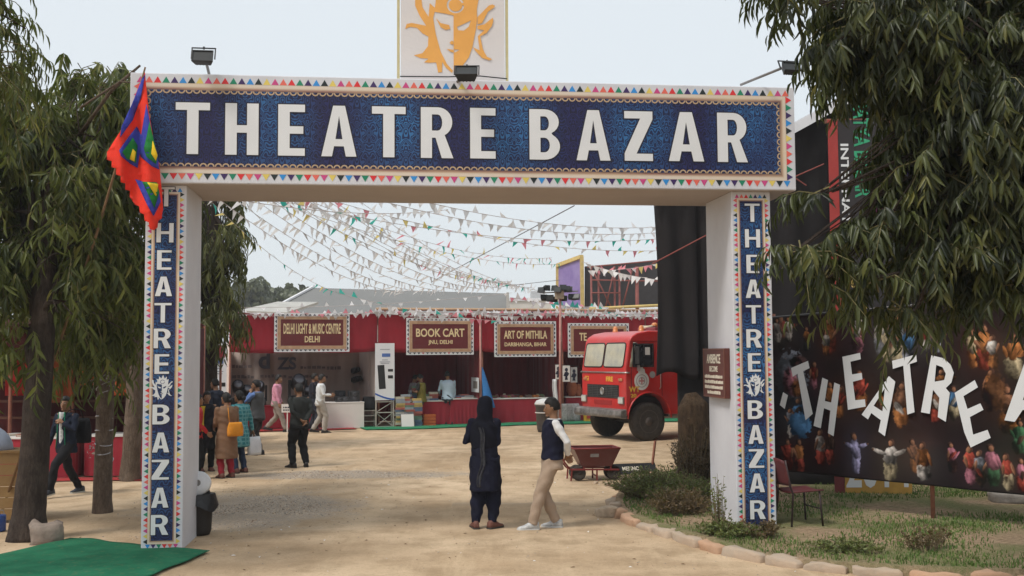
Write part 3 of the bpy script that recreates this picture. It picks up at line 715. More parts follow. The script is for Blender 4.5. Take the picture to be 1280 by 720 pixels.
    def folds(me, amp=.008, f=9.0, sd=0.0):
        co = np.empty(len(me.vertices) * 3); me.vertices.foreach_get('co', co); co = co.reshape(-1, 3); nn = np.empty(len(me.vertices) * 3); me.vertices.foreach_get('normal', nn); nn = nn.reshape(-1, 3)
        w = np.sin(co[:, 2] * f * 2.1 + co[:, 0] * 23 + sd) * np.sin(co[:, 1] * 19 + co[:, 2] * f + sd * 2) + .6 * np.sin(co[:, 2] * f * 5 + co[:, 0] * 31 + co[:, 1] * 17 + sd)
        me.vertices.foreach_set('co', (co + nn * (w * amp)[:, None]).ravel()); me.update()
    sd = len(label) * 1.3
    if bottom:
        mb = MB(); torso(mb, .80, 1.0, .006 + .008 * baggy)
        for i in (0, 1):
            b_ = baggy; a_end = ank[i] + Vector((0, -.005, -.02 + .01 * b_)); kn_ = kn[i] + Vector((0, 0, 0))
            mb.tube([hips[i] + Vector((0, 0, .03)), hips[i] * .5 + kn_ * .5, kn_, kn_ * .55 + a_end * .45, a_end], [.100 * b_ ** .5, .092 * b_, .075 * b_, .072 * b_, .060 * taper], 14)
        remesh(mb, 'trousers', bottom, cv, r, 3, lambda me: folds(me, .006 * baggy, 8, sd))
    if top:
        mb = MB(); torso(mb, top_len, 1.462, .021, top_flare)
        for i in (0, 1):
            if sleeve <= 0: continue
            P_ = [sh[i], sh[i] * .5 + el[i] * .5, el[i], el[i] * .5 + wr[i] * .5, wr[i]]; Rr = [.062, .053, .047, .045, .037]
            m_ = 5 if sleeve >= 1 else 3
            if sleeve < 1: P_ = [sh[i], sh[i] * .7 + el[i] * .3, sh[i] * (1 - sleeve * 2) + el[i] * sleeve * 2 if sleeve < .5 else el[i]]; Rr = [.07, .064, .060]
            mb.ball(sh[i] + Vector((0, 0, -.012)), .064, 8); mb.tube(P_[:m_], Rr[:m_], 12)
        remesh(mb, 'shirt' if top_len > .78 else 'kurta', top, cv, r, 3, lambda me: folds(me, .005, 10, sd))
    if vest:
        mb = MB(); torso(mb, vest_len, 1.455, .030)
        for i in (0, 1): mb.ball(sh[i] * .86 + neck * .14 + Vector((0, 0, -.022)), (.082, .088, .072), 8)
        remesh(mb, 'waistcoat', vest, cv, r, 3, lambda me: folds(me, .004, 10, sd))
    if collar:
        neck_ = neck; neck = neck - Vector((0, 0, .028)); c = MB(); c.tube([neck + Vector((0, .045, -.022)), neck + Vector((-.052, .018, -.004)), neck + Vector((-.045, -.035, .012)), neck + Vector((0, -.056, .016)), neck + Vector((.045, -.035, .012)), neck + Vector((.052, .018, -.004)), neck + Vector((0, .047, -.024))], .018, 8); c.build('collar', collar, r, True); neck = neck_
    if shoes:
        for i in (0, 1):
            fd = feet_dir[i]; T = Matrix.Translation(ank[i]) @ Matrix.Rotation(fd, 4, 'Z') @ Matrix.Rotation(-feet_up[i] * 2.2 if feet_up[i] > 0 else 0, 4, 'X')
            s_ = MB(); rg = []
            for y, w, zt in ((-.095, .020, -.02), (-.085, .036, .020), (-.02, .043, .035), (.05, .047, .010), (.11, .052, -.025), (.165, .048, -.038), (.195, .028, -.052)):
                rg.append([(x * w, y, -.066 + (zt + .066) * zz) for x, zz in ((-1, 0), (1, 0), (1.03, .35), (.92, .72), (.5, 1), (-.5, 1), (-.92, .72), (-1.03, .35))])
            s_.rings(rg, 0, True, T); o = s_.build('shoe', shoes, r, True)
            s_ = MB(); s_.rings([[(x * w, y, z) for x, z in ((-1, -.084), (1, -.084), (1, -.062), (-1, -.062))] for y, w in ((-.10, .022), (-.088, .042), (-.02, .047), (.06, .050), (.12, .056), (.17, .052), (.20, .028))], 0, True, T)
            s_.build('sole', sole or M('shoe_sole', (.05, .045, .04), .8, .1), o)
    if hood:
        mb = MB(); rg = []                                                # a shawl drawn over the head and falling over shoulders and back
        for z, rx, ry, yo in ((.138, .03, .035, -.01), (.118, .075, .085, -.012), (.07, .100, .118, -.010), (0, .106, .128, -.012), (-.07, .104, .125, -.018), (-.13, .108, .120, -.022)):
            rg.append([tuple(HT @ Vector((rx * math.cos(2 * PI * j / 20), min(ry * math.sin(2 * PI * j / 20) + yo, .072 + .2 * max(0, z - .08)), z))) for j in range(20)])
        for z, rx, ry in ((1.42, .135, .11), (1.36, .198, .132), (1.25, .196, .138), (1.16, .172, .126)):
            c = L_((0, -.012, z + dz)); rg.insert(0, [(c.x + rx * math.cos(2 * PI * j / 20), c.y + ry * math.sin(2 * PI * j / 20), c.z) for j in range(20)]) if False else rg.append([(c.x + rx * math.cos(2 * PI * j / 20), c.y + ry * math.sin(2 * PI * j / 20), c.z + (.02 * math.sin(j * 1.9) - (.06 * (1 - math.sin(2 * PI * j / 20)) * (1.42 - z) / .28 if z < 1.3 else 0))) for j in range(20)])
        mb.rings(rg)
        remesh(mb, 'shawl', hood, cv, r, 3, lambda me: folds(me, .007, 7, sd + 1))
    return r
def pg(px, py):
    p = gnd(px, py); p.z = gz(p.x, p.y) - .002; return p
def bagmesh(w, d, h, n=8, sag=.15):
    rg = []
    for i in range(7):
        z = h * i / 6; f = 1 - sag * (i / 6) ** 2 + .10 * math.sin(PI * i / 6); rg.append([(w / 2 * f * math.copysign(abs(math.cos(a)) ** .6, math.cos(a)), d / 2 * f * math.copysign(abs(math.sin(a)) ** .7, math.sin(a)) * (1 - .6 * (i / 6) ** 2), z) for a in [2 * PI * j / 16 for j in range(16)]])
    return MB().rings(rg)

NAVY = cloth('navy', (.007, .008, .020), .25); WHITE = cloth('white', (.68, .68, .68), .06); BEIGE = cloth('beige', (.36, .27, .20), .10); CHAR = cloth('charcoal', (.028, .030, .028), .2)
BLACK = cloth('black', (.010, .010, .011), .3); SHOE_B = M('shoe_black', (.015, .013, .012), .4, .2); SHOE_W = M('sneaker_white', (.62, .62, .60), .6, .12, 30, col2=(.12, .13, .15), c2amt=.7); SANDAL = M('sandal_brown', (.14, .055, .04), .7, .2)
BEHIND = ((-.06, -.20, .99), (.05, -.215, .97)); BEHIND_P = ((-1, -.35, 0), (1, -.35, 0))
w_ = person('woman seen from behind in a navy kurta and dark hooded shawl, standing on the sand', pg(606, 661), R(-12), 1.72, .008, ((-.125, -.01), (.10, .05)), (R(25), R(-25)), lean=.0, hands=((-.17, .17, 1.20), (.06, .22, 1.16)), hand_pole=((-.35, -.5, -1), (.30, -.5, -1)),
        top=NAVY, top_len=.50, top_flare=1.14, bottom=NAVY, baggy=1.35, taper=.92, hair='short', hood=cloth('black_navy', (.005, .0055, .012), .3), head_turn=R(8), head_down=R(8), shoes=SANDAL, build_=.89, straight=.178)
sc_ = MB()                                                              # printed end of the shawl hanging down her back
sc_.sheet(lambda u, v: (-.045 + .06 * u + .035 * math.sin(v * 4) + .012 * math.sin(v * 13), -.150 - .010 * math.sin(u * 7 + v * 3) - .015 * v * (1 - v), 1.34 - .78 * v), 6, 18)
sc_.build('shawl_end', M('cloth_grey_print', (.006, .007, .012), .85, .3, 26, .2, 40, col2=(.055, .055, .062), c2amt=.9), w_, True, solid=.006)
person('man in a navy waistcoat, white sleeves and beige trousers with hands clasped behind his back', pg(691, 660), R(94), 1.73, .008, ((-.09, .28), (.10, -.05)), (R(4), R(-14)), lean=-.02, hands=BEHIND, hand_pole=BEHIND_P,
       top=WHITE, top_len=.96, vest=cloth('waistcoat_navy', (.009, .010, .026), .2), vest_len=.93, bottom=BEIGE, baggy=1.06, taper=1.05, shoes=SHOE_W, sole=M('sole_white', (.55, .55, .53), .7, .1), collar=WHITE, head_turn=R(-4), head_down=R(8), build_=1.02)
person('man in a charcoal sweater and black trousers with hands behind his back', pg(374, 584), R(38), 1.71, .0115, ((-.15, .0), (.15, -.02)), (R(20), R(-25)), lean=.015, hands=BEHIND, hand_pole=BEHIND_P, top=CHAR, top_len=.86, bottom=BLACK, baggy=1.22, taper=1.15, shoes=SHOE_B, build_=1.15, head_turn=R(18))
person('man in a pink shirt and grey trousers striding past the music stall', pg(345, 540), R(-92), 1.74, .0115, ((-.08, -.30), (.08, .32)), (0, 0), (.06, .0), lean=.03, hands=((-.26, .10, .90), (.26, .16, .86)), top=cloth('pink', (.60, .27, .36), .08), top_len=.84, bottom=cloth('stone', (.27, .23, .20), .1), baggy=1.1, taper=1.1, shoes=SHOE_B)
person('man in a white shirt and pale trousers looking into the music stall', pg(400, 541), R(-72), 1.74, .0115, ((-.08, -.20), (.08, .12)), (0, 0), (.03, .0), hands=((-.14, .28, 1.10), (.16, .30, 1.12)), top=cloth('shirt_white', (.64, .66, .66), .06), top_len=.84, bottom=cloth('pale_grey', (.36, .33, .29), .08), baggy=1.12, taper=1.1, shoes=SHOE_B, head_turn=R(-5))
person('person in a dark coat half behind the man in the white shirt', pg(391, 538), R(-85), 1.74, .011, ((-.1, -.08), (.1, .1)), hands=((-.24, .1, .84), (.2, .25, 1.0)), top=cloth('coat_dark', (.022, .022, .03), .2), top_len=.60, bottom=cloth('slate', (.04, .045, .06), .15), baggy=1.15, shoes=SHOE_B)
person('man in a grey waistcoat over a blue shirt resting his chin on one hand', pg(322, 569), R(78), 1.72, .0115, ((-.09, .05), (.09, -.03)), hands=((-.04, .17, 1.44), (-.06, .16, 1.14)), hand_pole=((-.6, .2, -1), (.8, -.2, -1)), top=cloth('shirt_blue', (.12, .20, .42), .12), top_len=.88, vest=cloth('grey', (.075, .078, .082), .12), vest_len=.84, bottom=cloth('grey_dark', (.035, .035, .04), .15), baggy=1.12, shoes=SHOE_B, head_turn=R(14), build_=1.05)
tw = person('woman in a teal checked kurta carrying a white carrier bag', pg(300, 591), R(52), 1.60, .0115, hands=((-.18, .2, 1.05), (.30, -.05, .82)), top=checks('teal_check', (.02, .17, .20), (.16, .36, .36), 70), top_len=.55, top_flare=1.15, bottom=cloth('jeans', (.03, .045, .085), .2), baggy=1.0, shoes=SANDAL, hair='bun', head_turn=R(20))
bw = person('woman in a brown kurta and red trousers with an orange shoulder bag', pg(283, 597), R(40), 1.60, .0115, hands=((-.16, .26, 1.02), (.18, .26, 1.0)), top=cloth('brown', (.20, .115, .07), .1), top_len=.40, top_flare=1.12, bottom=cloth('red', (.30, .025, .04), .12), baggy=1.1, shoes=SANDAL, hair='bun', head_turn=R(25), build_=1.1)
dk = person('woman in black with a yellow scarf facing the shoppers, beside the left pillar', pg(257, 589), R(-150), 1.58, .011, hands=((-.15, .18, 1.0), (.25, .05, .80)), top=cloth('black_kurta', (.018, .016, .02), .3), top_len=.5, bottom=BLACK, baggy=1.1, shoes=SANDAL, hair='long')
sc_ = MB(); sc_.sheet(lambda u, v: (.06 + .10 * u + .03 * math.sin(v * 3), .155 + .02 * math.sin(u * 6), 1.42 - .55 * v), 5, 12); sc_.build('scarf', cloth('yellow', (.55, .36, .03), .15), dk, True, solid=.008)
person('person in a red top and black trousers half hidden by the left pillar', pg(243, 599), R(-60), 1.58, .011, hands=((-.25, .1, .82), (.22, .2, .95)), top=cloth('red_top', (.42, .03, .035), .15), top_len=.82, bottom=BLACK, shoes=SHOE_B, hair='long')
person('man in a dark blue jacket standing among the shoppers under the tree', pg(270, 566), R(70), 1.75, .011, hands=((-.2, .2, 1.0), (.26, .05, .82)), top=cloth('jacket_blue', (.022, .026, .042), .2), top_len=.80, bottom=BLACK, shoes=SHOE_B, build_=1.08)
person('person in a striped sweater behind the jacketed man under the tree', pg(263, 553), R(-120), 1.74, .012, hands=((-.2, .2, 1.0), (.26, .05, .82)), top=checks('stripe', (.03, .03, .05), (.5, .5, .52), 40), top_len=.82, bottom=BLACK, shoes=SHOE_B, head_turn=R(20))
person('man in an olive waistcoat reading a book beside the stacked books', pg(527, 532), R(72), 1.66, .011, hands=((-.10, .26, 1.15), (.10, .26, 1.15)), hand_pole=((-.6, -.2, -1), (.6, -.2, -1)), top=cloth('black_sleeve', (.03, .028, .028), .2), sleeve=.4, vest=cloth('olive', (.19, .16, .035), .12), vest_len=.80, bottom=cloth('jeans_faded', (.16, .18, .22), .25, col2=(.03, .035, .05)), shoes=SHOE_B, head_down=R(24), build_=1.05)
person('person in a grey shirt leaning over the book table', pg(514, 530), R(-60), 1.62, .012, lean=.09, hands=((-.10, .32, 1.05), (.12, .34, 1.0)), top=cloth('grey_shirt', (.30, .28, .30), .12), top_len=.86, bottom=BLACK, shoes=SHOE_B, head_down=R(25))
person('man in a light blue shirt seen from behind at the book stall table', pg(560, 531), R(14), 1.74, .0115, ((-.08, .04), (.12, -.03)), lean=.035, hands=((-.22, .30, 1.02), (.24, .12, .86)), top=cloth('sky_blue', (.46, .58, .68), .07), top_len=.84, bottom=cloth('denim_dark', (.045, .055, .075), .25), baggy=1.05, shoes=SHOE_B, head_down=R(14), build_=1.12)
wk = person('young man in a navy hooded jacket with green trim walking past the trees', pg(82, 619), R(158), 1.70, .009, ((-.06, .42), (.06, -.38)), (R(0), R(0)), (.05, .0), lean=.01, hands=((-.08, .18, 1.30), (.26, .16, .86)), hand_pole=((-.9, .1, -1), (.6, -1, 0)), top=cloth('jacket_navy', (.010, .014, .028), .2), top_len=.78, bottom=cloth('black_jeans', (.012, .012, .014), .25), baggy=1.0, shoes=M('canvas_shoe', (.035, .04, .05), .8, .2), sole=M('sole_cream', (.5, .48, .42), .7, .1), head_turn=R(16), curl=1.2, collar=cloth('hood_grey', (.30, .31, .33), .1))
sc_ = MB(); sc_.sheet(lambda u, v: (-.055 + .11 * u, .104 + .036 * math.sin(PI * u) - .015 * v + .014, 1.40 - .56 * v), 6, 12); sc_.build('plaid_shirt', checks('plaid', (.42, .43, .44), (.62, .62, .62), 90), wk, True, solid=.01)
tr = MB(); mt = cloth('green_trim', (.012, .20, .10), .1)
for s_ in (-1, 1): tr.tube([(s_ * .062, .118, 1.40), (s_ * .075, .132, 1.2), (s_ * .085, .130, 1.0), (s_ * .10, .138, .80)], .008, 6)
tr.build('jacket_trim', mt, wk, True)

# ------------------------------------------------------------------ what they carry: things of their own
def local_pt(o, p): return o.matrix_basis @ Vector(p)
def bag(name, o, p, w, d, h, mat, label, cat, strap=None, rz=0.0):
    q_ = local_pt(o, p); r = empty(name, q_, o.rotation_euler.z + rz, label, cat)
    b_ = bagmesh(w, d, h); b_.build('pouch', mat, r, True)
    if strap: MB().tube([Vector(x) for x in strap], .008, 6).build('strap', mat, r, True)
    return r
bag('shoulder_bag', bw, (.06, -.26, .86), .30, .13, .26, cloth('bag_orange', (.62, .24, .025), .12), 'orange cloth shoulder bag hanging at the back of the woman in brown', 'bag', [(-.11, .02, .24), (-.10, .08, .42), (-.07, .18, .56), (-.02, .27, .575)])
bag('carrier_bag', tw, (.33, -.06, .36), .30, .12, .36, M('plastic_white', (.66, .66, .68), .45, .08, 8, .3, 12), 'white plastic carrier bag hanging from the hand of the woman in teal', 'bag', [(-.05, 0, .35), (-.02, .04, .46), (.05, 0, .35)])
bag('paper_bag', dk, (-.30, .12, .34), .26, .10, .40, M('paper_buff', (.48, .37, .25), .8, .1, 6), 'buff paper bag held low by the woman in black', 'bag', [(-.05, 0, .39), (.05, -.05, .48), (.06, 0, .39)])
bag('backpack', wk, (-.10, -.27, .86), .28, .17, .42, cloth('pack_black', (.012, .012, .014), .3), 'black backpack slung behind the walking young man', 'backpack', [(-.02, .02, .41), (-.06, .12, .55), (-.06, .25, .585), (-.03, .36, .56), (.0, .40, .50)])
# ------------------------------------------------------------------ the row of red stalls at the back of the yard
SYAW = R(18); S0 = Vector((-8.75, 33.1, 0)); SU = Vector((math.cos(SYAW), math.sin(SYAW), 0)); SV = Vector((-math.sin(SYAW), math.cos(SYAW), 0))
def st(px, py, t=0.0):
    p = onplane(px, py, S0 + SV * t, SV); return (p - S0).dot(SU), p.z
def sworld(s, t, z=0.0): return S0 + SU * s + SV * t + Vector((0, 0, z))
def red_cloth(name, c1, c2, f=60):
    m, N, L, b = nodes(name); q = NB(N, L); tc = N.new('ShaderNodeTexCoord').outputs['Object']
    n1 = q.noise(q.scaled(tc, 1, 1, .25), 3, 4); n2 = q.noise(tc, 40, 3)
    L.new(q.mix(q.ramp(n1, .3, .7), c1, c2), b.inputs['Base Color']); b.inputs['Roughness'].default_value = .75; b.inputs['Sheen Weight'].default_value = .15; b.inputs['Specular IOR Level'].default_value = .2
    bp = N.new('ShaderNodeBump'); bp.inputs['Strength'].default_value = .3; bp.inputs['Distance'].default_value = .03
    L.new(q.m('ADD', n1, q.m('MULTIPLY', n2, .15)), bp.inputs['Height']); L.new(bp.outputs[0], b.inputs['Normal']); return m
m_fasc = red_cloth('fascia_cloth', (.215, .009, .018), (.30, .017, .028)); m_wallc = red_cloth('stall_wall_cloth', (.17, .008, .014), (.24, .014, .022)); m_roofc = red_cloth('stall_roof_cloth', (.13, .01, .014), (.17, .014, .02)); m_tabc = red_cloth('table_cloth_red', (.27, .016, .03), (.36, .03, .045))
m_pole = M('bamboo_pole', (.30, .12, .08), .7, .2, 10, .2, 50); m_pole2 = M('painted_pole', (.42, .20, .17), .6, .15, 10)
def pleat(u, amp, n, sd=0): return amp * (math.sin(u * n + sd) + .5 * math.sin(u * n * 2.3 + sd * 2))
def stall(x0, x1, z_f0, z_f1, depth, label, wall_mat=m_wallc, swag=.05, name='market_stall'):
    r = empty(name, sworld((x0 + x1) / 2, 0), SYAW, label, 'stall', 'red cloth stalls in a row'); w = (x1 - x0) / 2 - .02
    fs = MB(); fs.sheet(lambda u, v: (-w + 2 * w * u, -.03 + pleat(u, .012, 26, x0) * (1 - v) + .02 * math.sin(v * 3), z_f0 + (z_f1 - z_f0) * v - swag * math.sin(PI * ((u * 2) % 1)) * (1 - v)), 48, 8)
    fs.build('fascia', m_fasc, r, True, solid=.008)
    MB().sheet(lambda u, v: (-w + 2 * w * u, depth + pleat(u, .03, 40, x0), .02 + (2.75 - .02) * v), 80, 4).build('back_wall', wall_mat, r, True, solid=.008)
    for s_ in (-1, 1):
        MB().sheet(lambda u, v: (s_ * (w - .05) + pleat(u, .02, 24, s_), .1 + (depth - .15) * u, .02 + 2.7 * v), 50, 4).build('side_wall', wall_mat, r, True, solid=.008)
    MB().sheet(lambda u, v: (-w + 2 * w * u, -.03 + (depth + .06) * v, z_f1 - .04 - .25 * v - .10 * math.sin(PI * u) * math.sin(PI * v)), 16, 8).build('roof', m_roofc, r, True, solid=.01)
    for s_ in (-1, 1):
        for t_ in (.03, depth - .04): MB().tube([(s_ * (w - .02), t_, 0), (s_ * (w - .02), t_, z_f1 - .06)], .03, 8).build('pole', m_pole, r, True)
    return r
sx = [st(285, 535)[0], st(472, 535)[0], st(602, 535)[0], st(703, 535)[0], st(703, 535)[0] + 3.1, st(703, 535)[0] + 6.2]
m_beige = M('backdrop_flex', (.52, .42, .37), .7, .06, 1.5, col2=(.58, .49, .44))
st1 = stall(sx[0], sx[1], 2.42, 3.62, 3.0, 'wide red stall with printed beige backdrop selling stage lights', m_beige)
st2 = stall(sx[1], sx[2], 2.42, 3.62, 2.8, 'red stall with stacks of books below the BOOK CART sign')
st3 = stall(sx[2], sx[3], 2.40, 3.60, 2.8, 'red stall with a long red table below the ART OF MITHILA sign')
st4 = stall(sx[3], sx[4], 2.38, 3.58, 2.8, 'red stall behind the fire engine below the TE sign')
st5 = stall(sx[4], sx[5], 2.38, 3.58, 2.8, 'red stall at the end of the row beyond the fire engine')
# printed backdrop of the music stall: grey logos
lg = M('logo_grey', (.13, .13, .17), .7, .1); W1 = (sx[1] - sx[0])
def on_back(px, py): s, z = st(px, py, 2.95); return s - (sx[0] + sx[1]) / 2, z
for s, px, py, h in (('d', 330, 461, .60), ('ZS', 358, 462, .42)):
    x, z = on_back(px, py); mesh_obj('logo', text(s, h, lg, None, .03, .002, Matrix.Translation((x, 2.86, z)) @ FACE), st1)
bl = MB()
for px0, px1, py in ((285, 315, 460), (375, 405, 461), (408, 425, 462), (285, 302, 473), (304, 318, 473), (325, 345, 472), (350, 358, 472), (360, 372, 473), (380, 392, 472), (395, 410, 473)):
    x0, z = on_back(px0, py); x1, _ = on_back(px1, py); x = x0
    while x < x1:
        l = random.uniform(.06, .14); bl.box(x, x + l, 2.84, 2.846, z, z + random.uniform(.07, .11)); x += l + .03
bl_ = bl.build('backdrop_print', M('logo_faint', (.24, .20, .20), .7, .1), st1); tag(bl_, kind='stuff')

# ------------------------------------------------------------------ signs hung on the fascias
m_smar = M('sign_maroon', (.125, .018, .020), .5, .08, 5); m_gold = M('sign_gold', (.74, .60, .34), .5, .08); m_sgilt = M('sign_copper', (.40, .23, .13), .45, .2, 8, col2=(.62, .45, .30)); m_tooth = M('sign_tooth', (.025, .022, .04), .6, .2); m_tooth2 = M('sign_tooth_red', (.45, .05, .06), .6, .2)
def stall_sign(px0, px1, py0, py1, lines, label):
    s0_, zt = st(px0, py0, -.09); s1_, _ = st(px1, py0, -.09); _, zb = st((px0 + px1) / 2, py1, -.09); zt = st((px0 + px1) / 2, py0, -.09)[1]
    w, h = s1_ - s0_, zt - zb; r = empty('stall_sign', sworld((s0_ + s1_) / 2, -.09, zb), SYAW, label, 'sign', 'signs over the stalls')
    MB().box(-w / 2, w / 2, 0, .03, 0, h).build('board', m_let, r)
    tb = MB(); p = .135; e = .078
    def row(n, f):
        for i in range(n): tb.add(f(i), [(0, 1, 2)], 1 if i % 6 == 3 else 0)
    n = int((w - .1) / p); a = -w / 2 + .05; d = (w - .1) / n
    row(n, lambda i: [(a + d * i + .02, -.003, h - e), (a + d * (i + 1) - .02, -.003, h - e), (a + d * (i + .5), -.003, h - .022)])
    row(n, lambda i: [(a + d * i + .02, -.003, e), (a + d * (i + .5), -.003, .022), (a + d * (i + 1) - .02, -.003, e)])
    m_ = int((h - .1) / p); dv = (h - .1) / m_
    row(m_, lambda i: [(w / 2 - e, -.003, .05 + dv * i), (w / 2 - .022, -.003, .05 + dv * (i + .5)), (w / 2 - e, -.003, .05 + dv * (i + 1) - .012)])
    row(m_, lambda i: [(-w / 2 + e, -.003, .05 + dv * i), (-w / 2 + e, -.003, .05 + dv * (i + 1) - .012), (-w / 2 + .022, -.003, .05 + dv * (i + .5))])
    tb.build('triangle_border', [m_tooth, m_tooth2], r)
    fr = MB(); i0 = e + .018; i1 = i0 + .10
    for b_ in ((-w / 2 + i0, w / 2 - i0, h - i1, h - i0), (-w / 2 + i0, w / 2 - i0, i0, i1), (-w / 2 + i0, -w / 2 + i1, i1 + .001, h - i1 - .001), (w / 2 - i1, w / 2 - i0, i1 + .001, h - i1 - .001)): fr.box(b_[0], b_[1], -.012, -.002, b_[2], b_[3])
    fr.build('gilt_frame', m_sgilt, r, bevel=.004)
    MB().box(-w / 2 + i1 + .002, w / 2 - i1 - .002, -.006, -.002, i1 + .002, h - i1 - .002).build('maroon_panel', m_smar, r)
    for s, hh, ww, zc, xc in lines:
        mesh_obj('lettering', text(s, hh * h, m_gold, ww * w, .022, .003, Matrix.Translation((xc * w, -.0085, zc * h - hh * h / 2)) @ FACE), r)
    return r
stall_sign(343, 437, 391.5, 440, [('DELHI LIGHT & MUSIC CENTRE', .27, .76, .60, 0), ('DELHI', .16, .20, .33, 0)], 'maroon sign in a gilt frame reading DELHI LIGHT & MUSIC CENTRE')
stall_sign(508, 592, 397.5, 443.5, [('BOOK CART', .23, .72, .60, 0), ('JNU, DELHI', .14, .36, .33, 0)], 'maroon sign in a gilt frame reading BOOK CART')
stall_sign(618, 695, 401.5, 446, [('ART OF MITHILA', .23, .70, .62, 0), ('DARBHANGA, BIHAR', .13, .68, .34, 0)], 'maroon sign in a gilt frame reading ART OF MITHILA')
stall_sign(710, 786, 404, 446.5, [('TE', .23, .12, .60, -.26)], 'maroon sign in a gilt frame beginning TE, partly behind the fire engine')

# ------------------------------------------------------------------ furniture and goods of the stalls
def table(x0, x1, t0, t1, h, mat, label, name='cloth_table', hang=.03, top=None):
    r = empty(name, sworld((x0 + x1) / 2, (t0 + t1) / 2), SYAW, label, 'table'); w, d = (x1 - x0) / 2, (t1 - t0) / 2
    MB().box(-w - .02, w + .02, -d - .02, d + .02, h - .03, h).build('table_top', top or M('sheet_white', (.70, .68, .64), .7, .05), r)
    rg = []
    for v in range(7):
        z = hang + (h - .032 - hang) * v / 6; row = []
        for i in range(96):
            a = i / 96 * 4; k = int(a); f = a - k
            x, y = ((-w + 2 * w * f, -d), (w, -d + 2 * d * f), (w - 2 * w * f, d), (-w, d - 2 * d * f))[k]
            o = .022 * math.sin(i * 1.9) * (1 - v / 6); row.append((x + (o if k in (1, 3) else 0), y + (o if k in (0, 2) else 0), z))
        rg.append(row)
    MB().rings(rg, caps=False).build('skirt', mat, r, True)
    return r
def s_of(px, py=531, t=0.0): return st(px, py, t)[0]
# white counter of the music stall
c0, c1 = s_of(406, 534, -.2), s_of(455, 534, -.2)
cn = empty('white_counter', sworld((c0 + c1) / 2, .1), SYAW, 'plain white counter in front of the stage light stall', 'counter'); w = (c1 - c0) / 2; m_cnt = M('counter_white', (.74, .70, .66), .6, .03, 2)
MB().box(-w, w, -.3, -.28, .02, .80).build('front_panel', m_cnt, cn); MB().box(-w, -w + .02, -.279, .3, .02, .80).build('side_panel', m_cnt, cn); MB().box(w - .02, w, -.279, .3, .02, .80).build('side_panel', m_cnt, cn)
MB().box(-w - .01, w + .01, -.31, .31, .802, .83).build('counter_top', m_cnt, cn, bevel=.004)
table(s_of(287, 531, .6) , s_of(400, 531, .6), .6, 1.3, .74, m_tabc, 'low red table at the back of the stage light stall', top=m_tabc)
tb2 = table(s_of(515), s_of(530, 531) + 1.1, .35, 1.15, .80, m_tabc, 'short red table behind the stacked books')
table(s_of(566), s_of(604) - .08, .25, 1.05, .86, m_tabc, 'red draped book table under the BOOK CART sign')
table(s_of(606) + .05, s_of(690), .15, 1.0, .84, m_tabc, 'long red draped table under the ART OF MITHILA sign')
table(s_of(712), s_of(780), .35, 1.1, .84, m_tabc, 'red draped table beside the fire engine')
# stage lamps: base, yoke, head
m_lamp = M('lamp_black', (.02, .02, .022), .45, .2); m_lens = M('lamp_lens', (.12, .13, .16), .12, .1, spec=.7)
def stage_lamp(s, t, z, k, rz, label):
    r = empty('stage_light', sworld(s, t, z), SYAW + rz, label, 'stage light', 'stage lights of the music stall'); r.scale = (k, k, k)
    MB().box(-.17, .17, -.15, .15, 0, .14).build('base', m_lamp, r, bevel=.015)
    y = MB(); y.box(-.20, -.15, -.05, .05, .10, .52); y.box(.15, .20, -.05, .05, .10, .52); y.box(-.2, .2, -.06, .06, .141, .19); y.build('yoke', m_lamp, r, bevel=.01)
    T = Matrix.Translation((0, 0, .46)) @ Matrix.Rotation(R(65), 4, 'X')
    MB().lathe([(.09, -.2), (.13, -.14), (.145, 0), (.14, .16), (.125, .2)], 18, T=T).build('head', m_lamp, r, True)
    MB().lathe([(.11, .201), (.09, .212), (.02, .216)], 18, T=T).build('lens', m_lens, r, True)
for i, (px, k, lb) in enumerate(((297, 1.25, 'black moving stage lamp at the far left of the red table'), (308, 1.0, 'small black stage lamp between two bigger ones on the red table'), (324, 1.2, 'black stage lamp on the red table below the d logo'), (372, 1.5, 'big black stage lamp on the red table behind the walker in pink'), (385, .9, 'small black stage lamp beside the big one on the red table'))):
    stage_lamp(s_of(px, 510, .95), .95, .742, k, random.uniform(-.5, .5), lb)
for i, (px, py, lb) in enumerate(((444, 463, 'black lamp bar clamped high on the right wall of the music stall'), (446, 474, 'black lamp bar clamped below another on the music stall wall'))):
    p = onplane(px, py, sworld(sx[1] - .25, 0), SU); r = empty('lamp_bar', p, SYAW, lb, 'stage light')
    MB().tube([(0, -.55, .04), (0, .55, -.04)], [.09, .11], 10).build('housing', m_lamp, r, True); MB().bar((.05, 0, 0), (.24, 0, 0), .04).build('clamp', m_lamp, r)
    c_ = MB()
    for q_ in range(4): c_.lathe([(.075, 0), (.085, .03), (.05, .04)], 10, T=Matrix.Translation((-.085, -.4 + .27 * q_, .03 - .02 * q_)) @ Matrix.Rotation(R(-90), 4, 'Y'))
    c_.build('lamp_cans', m_lamp, r, True)
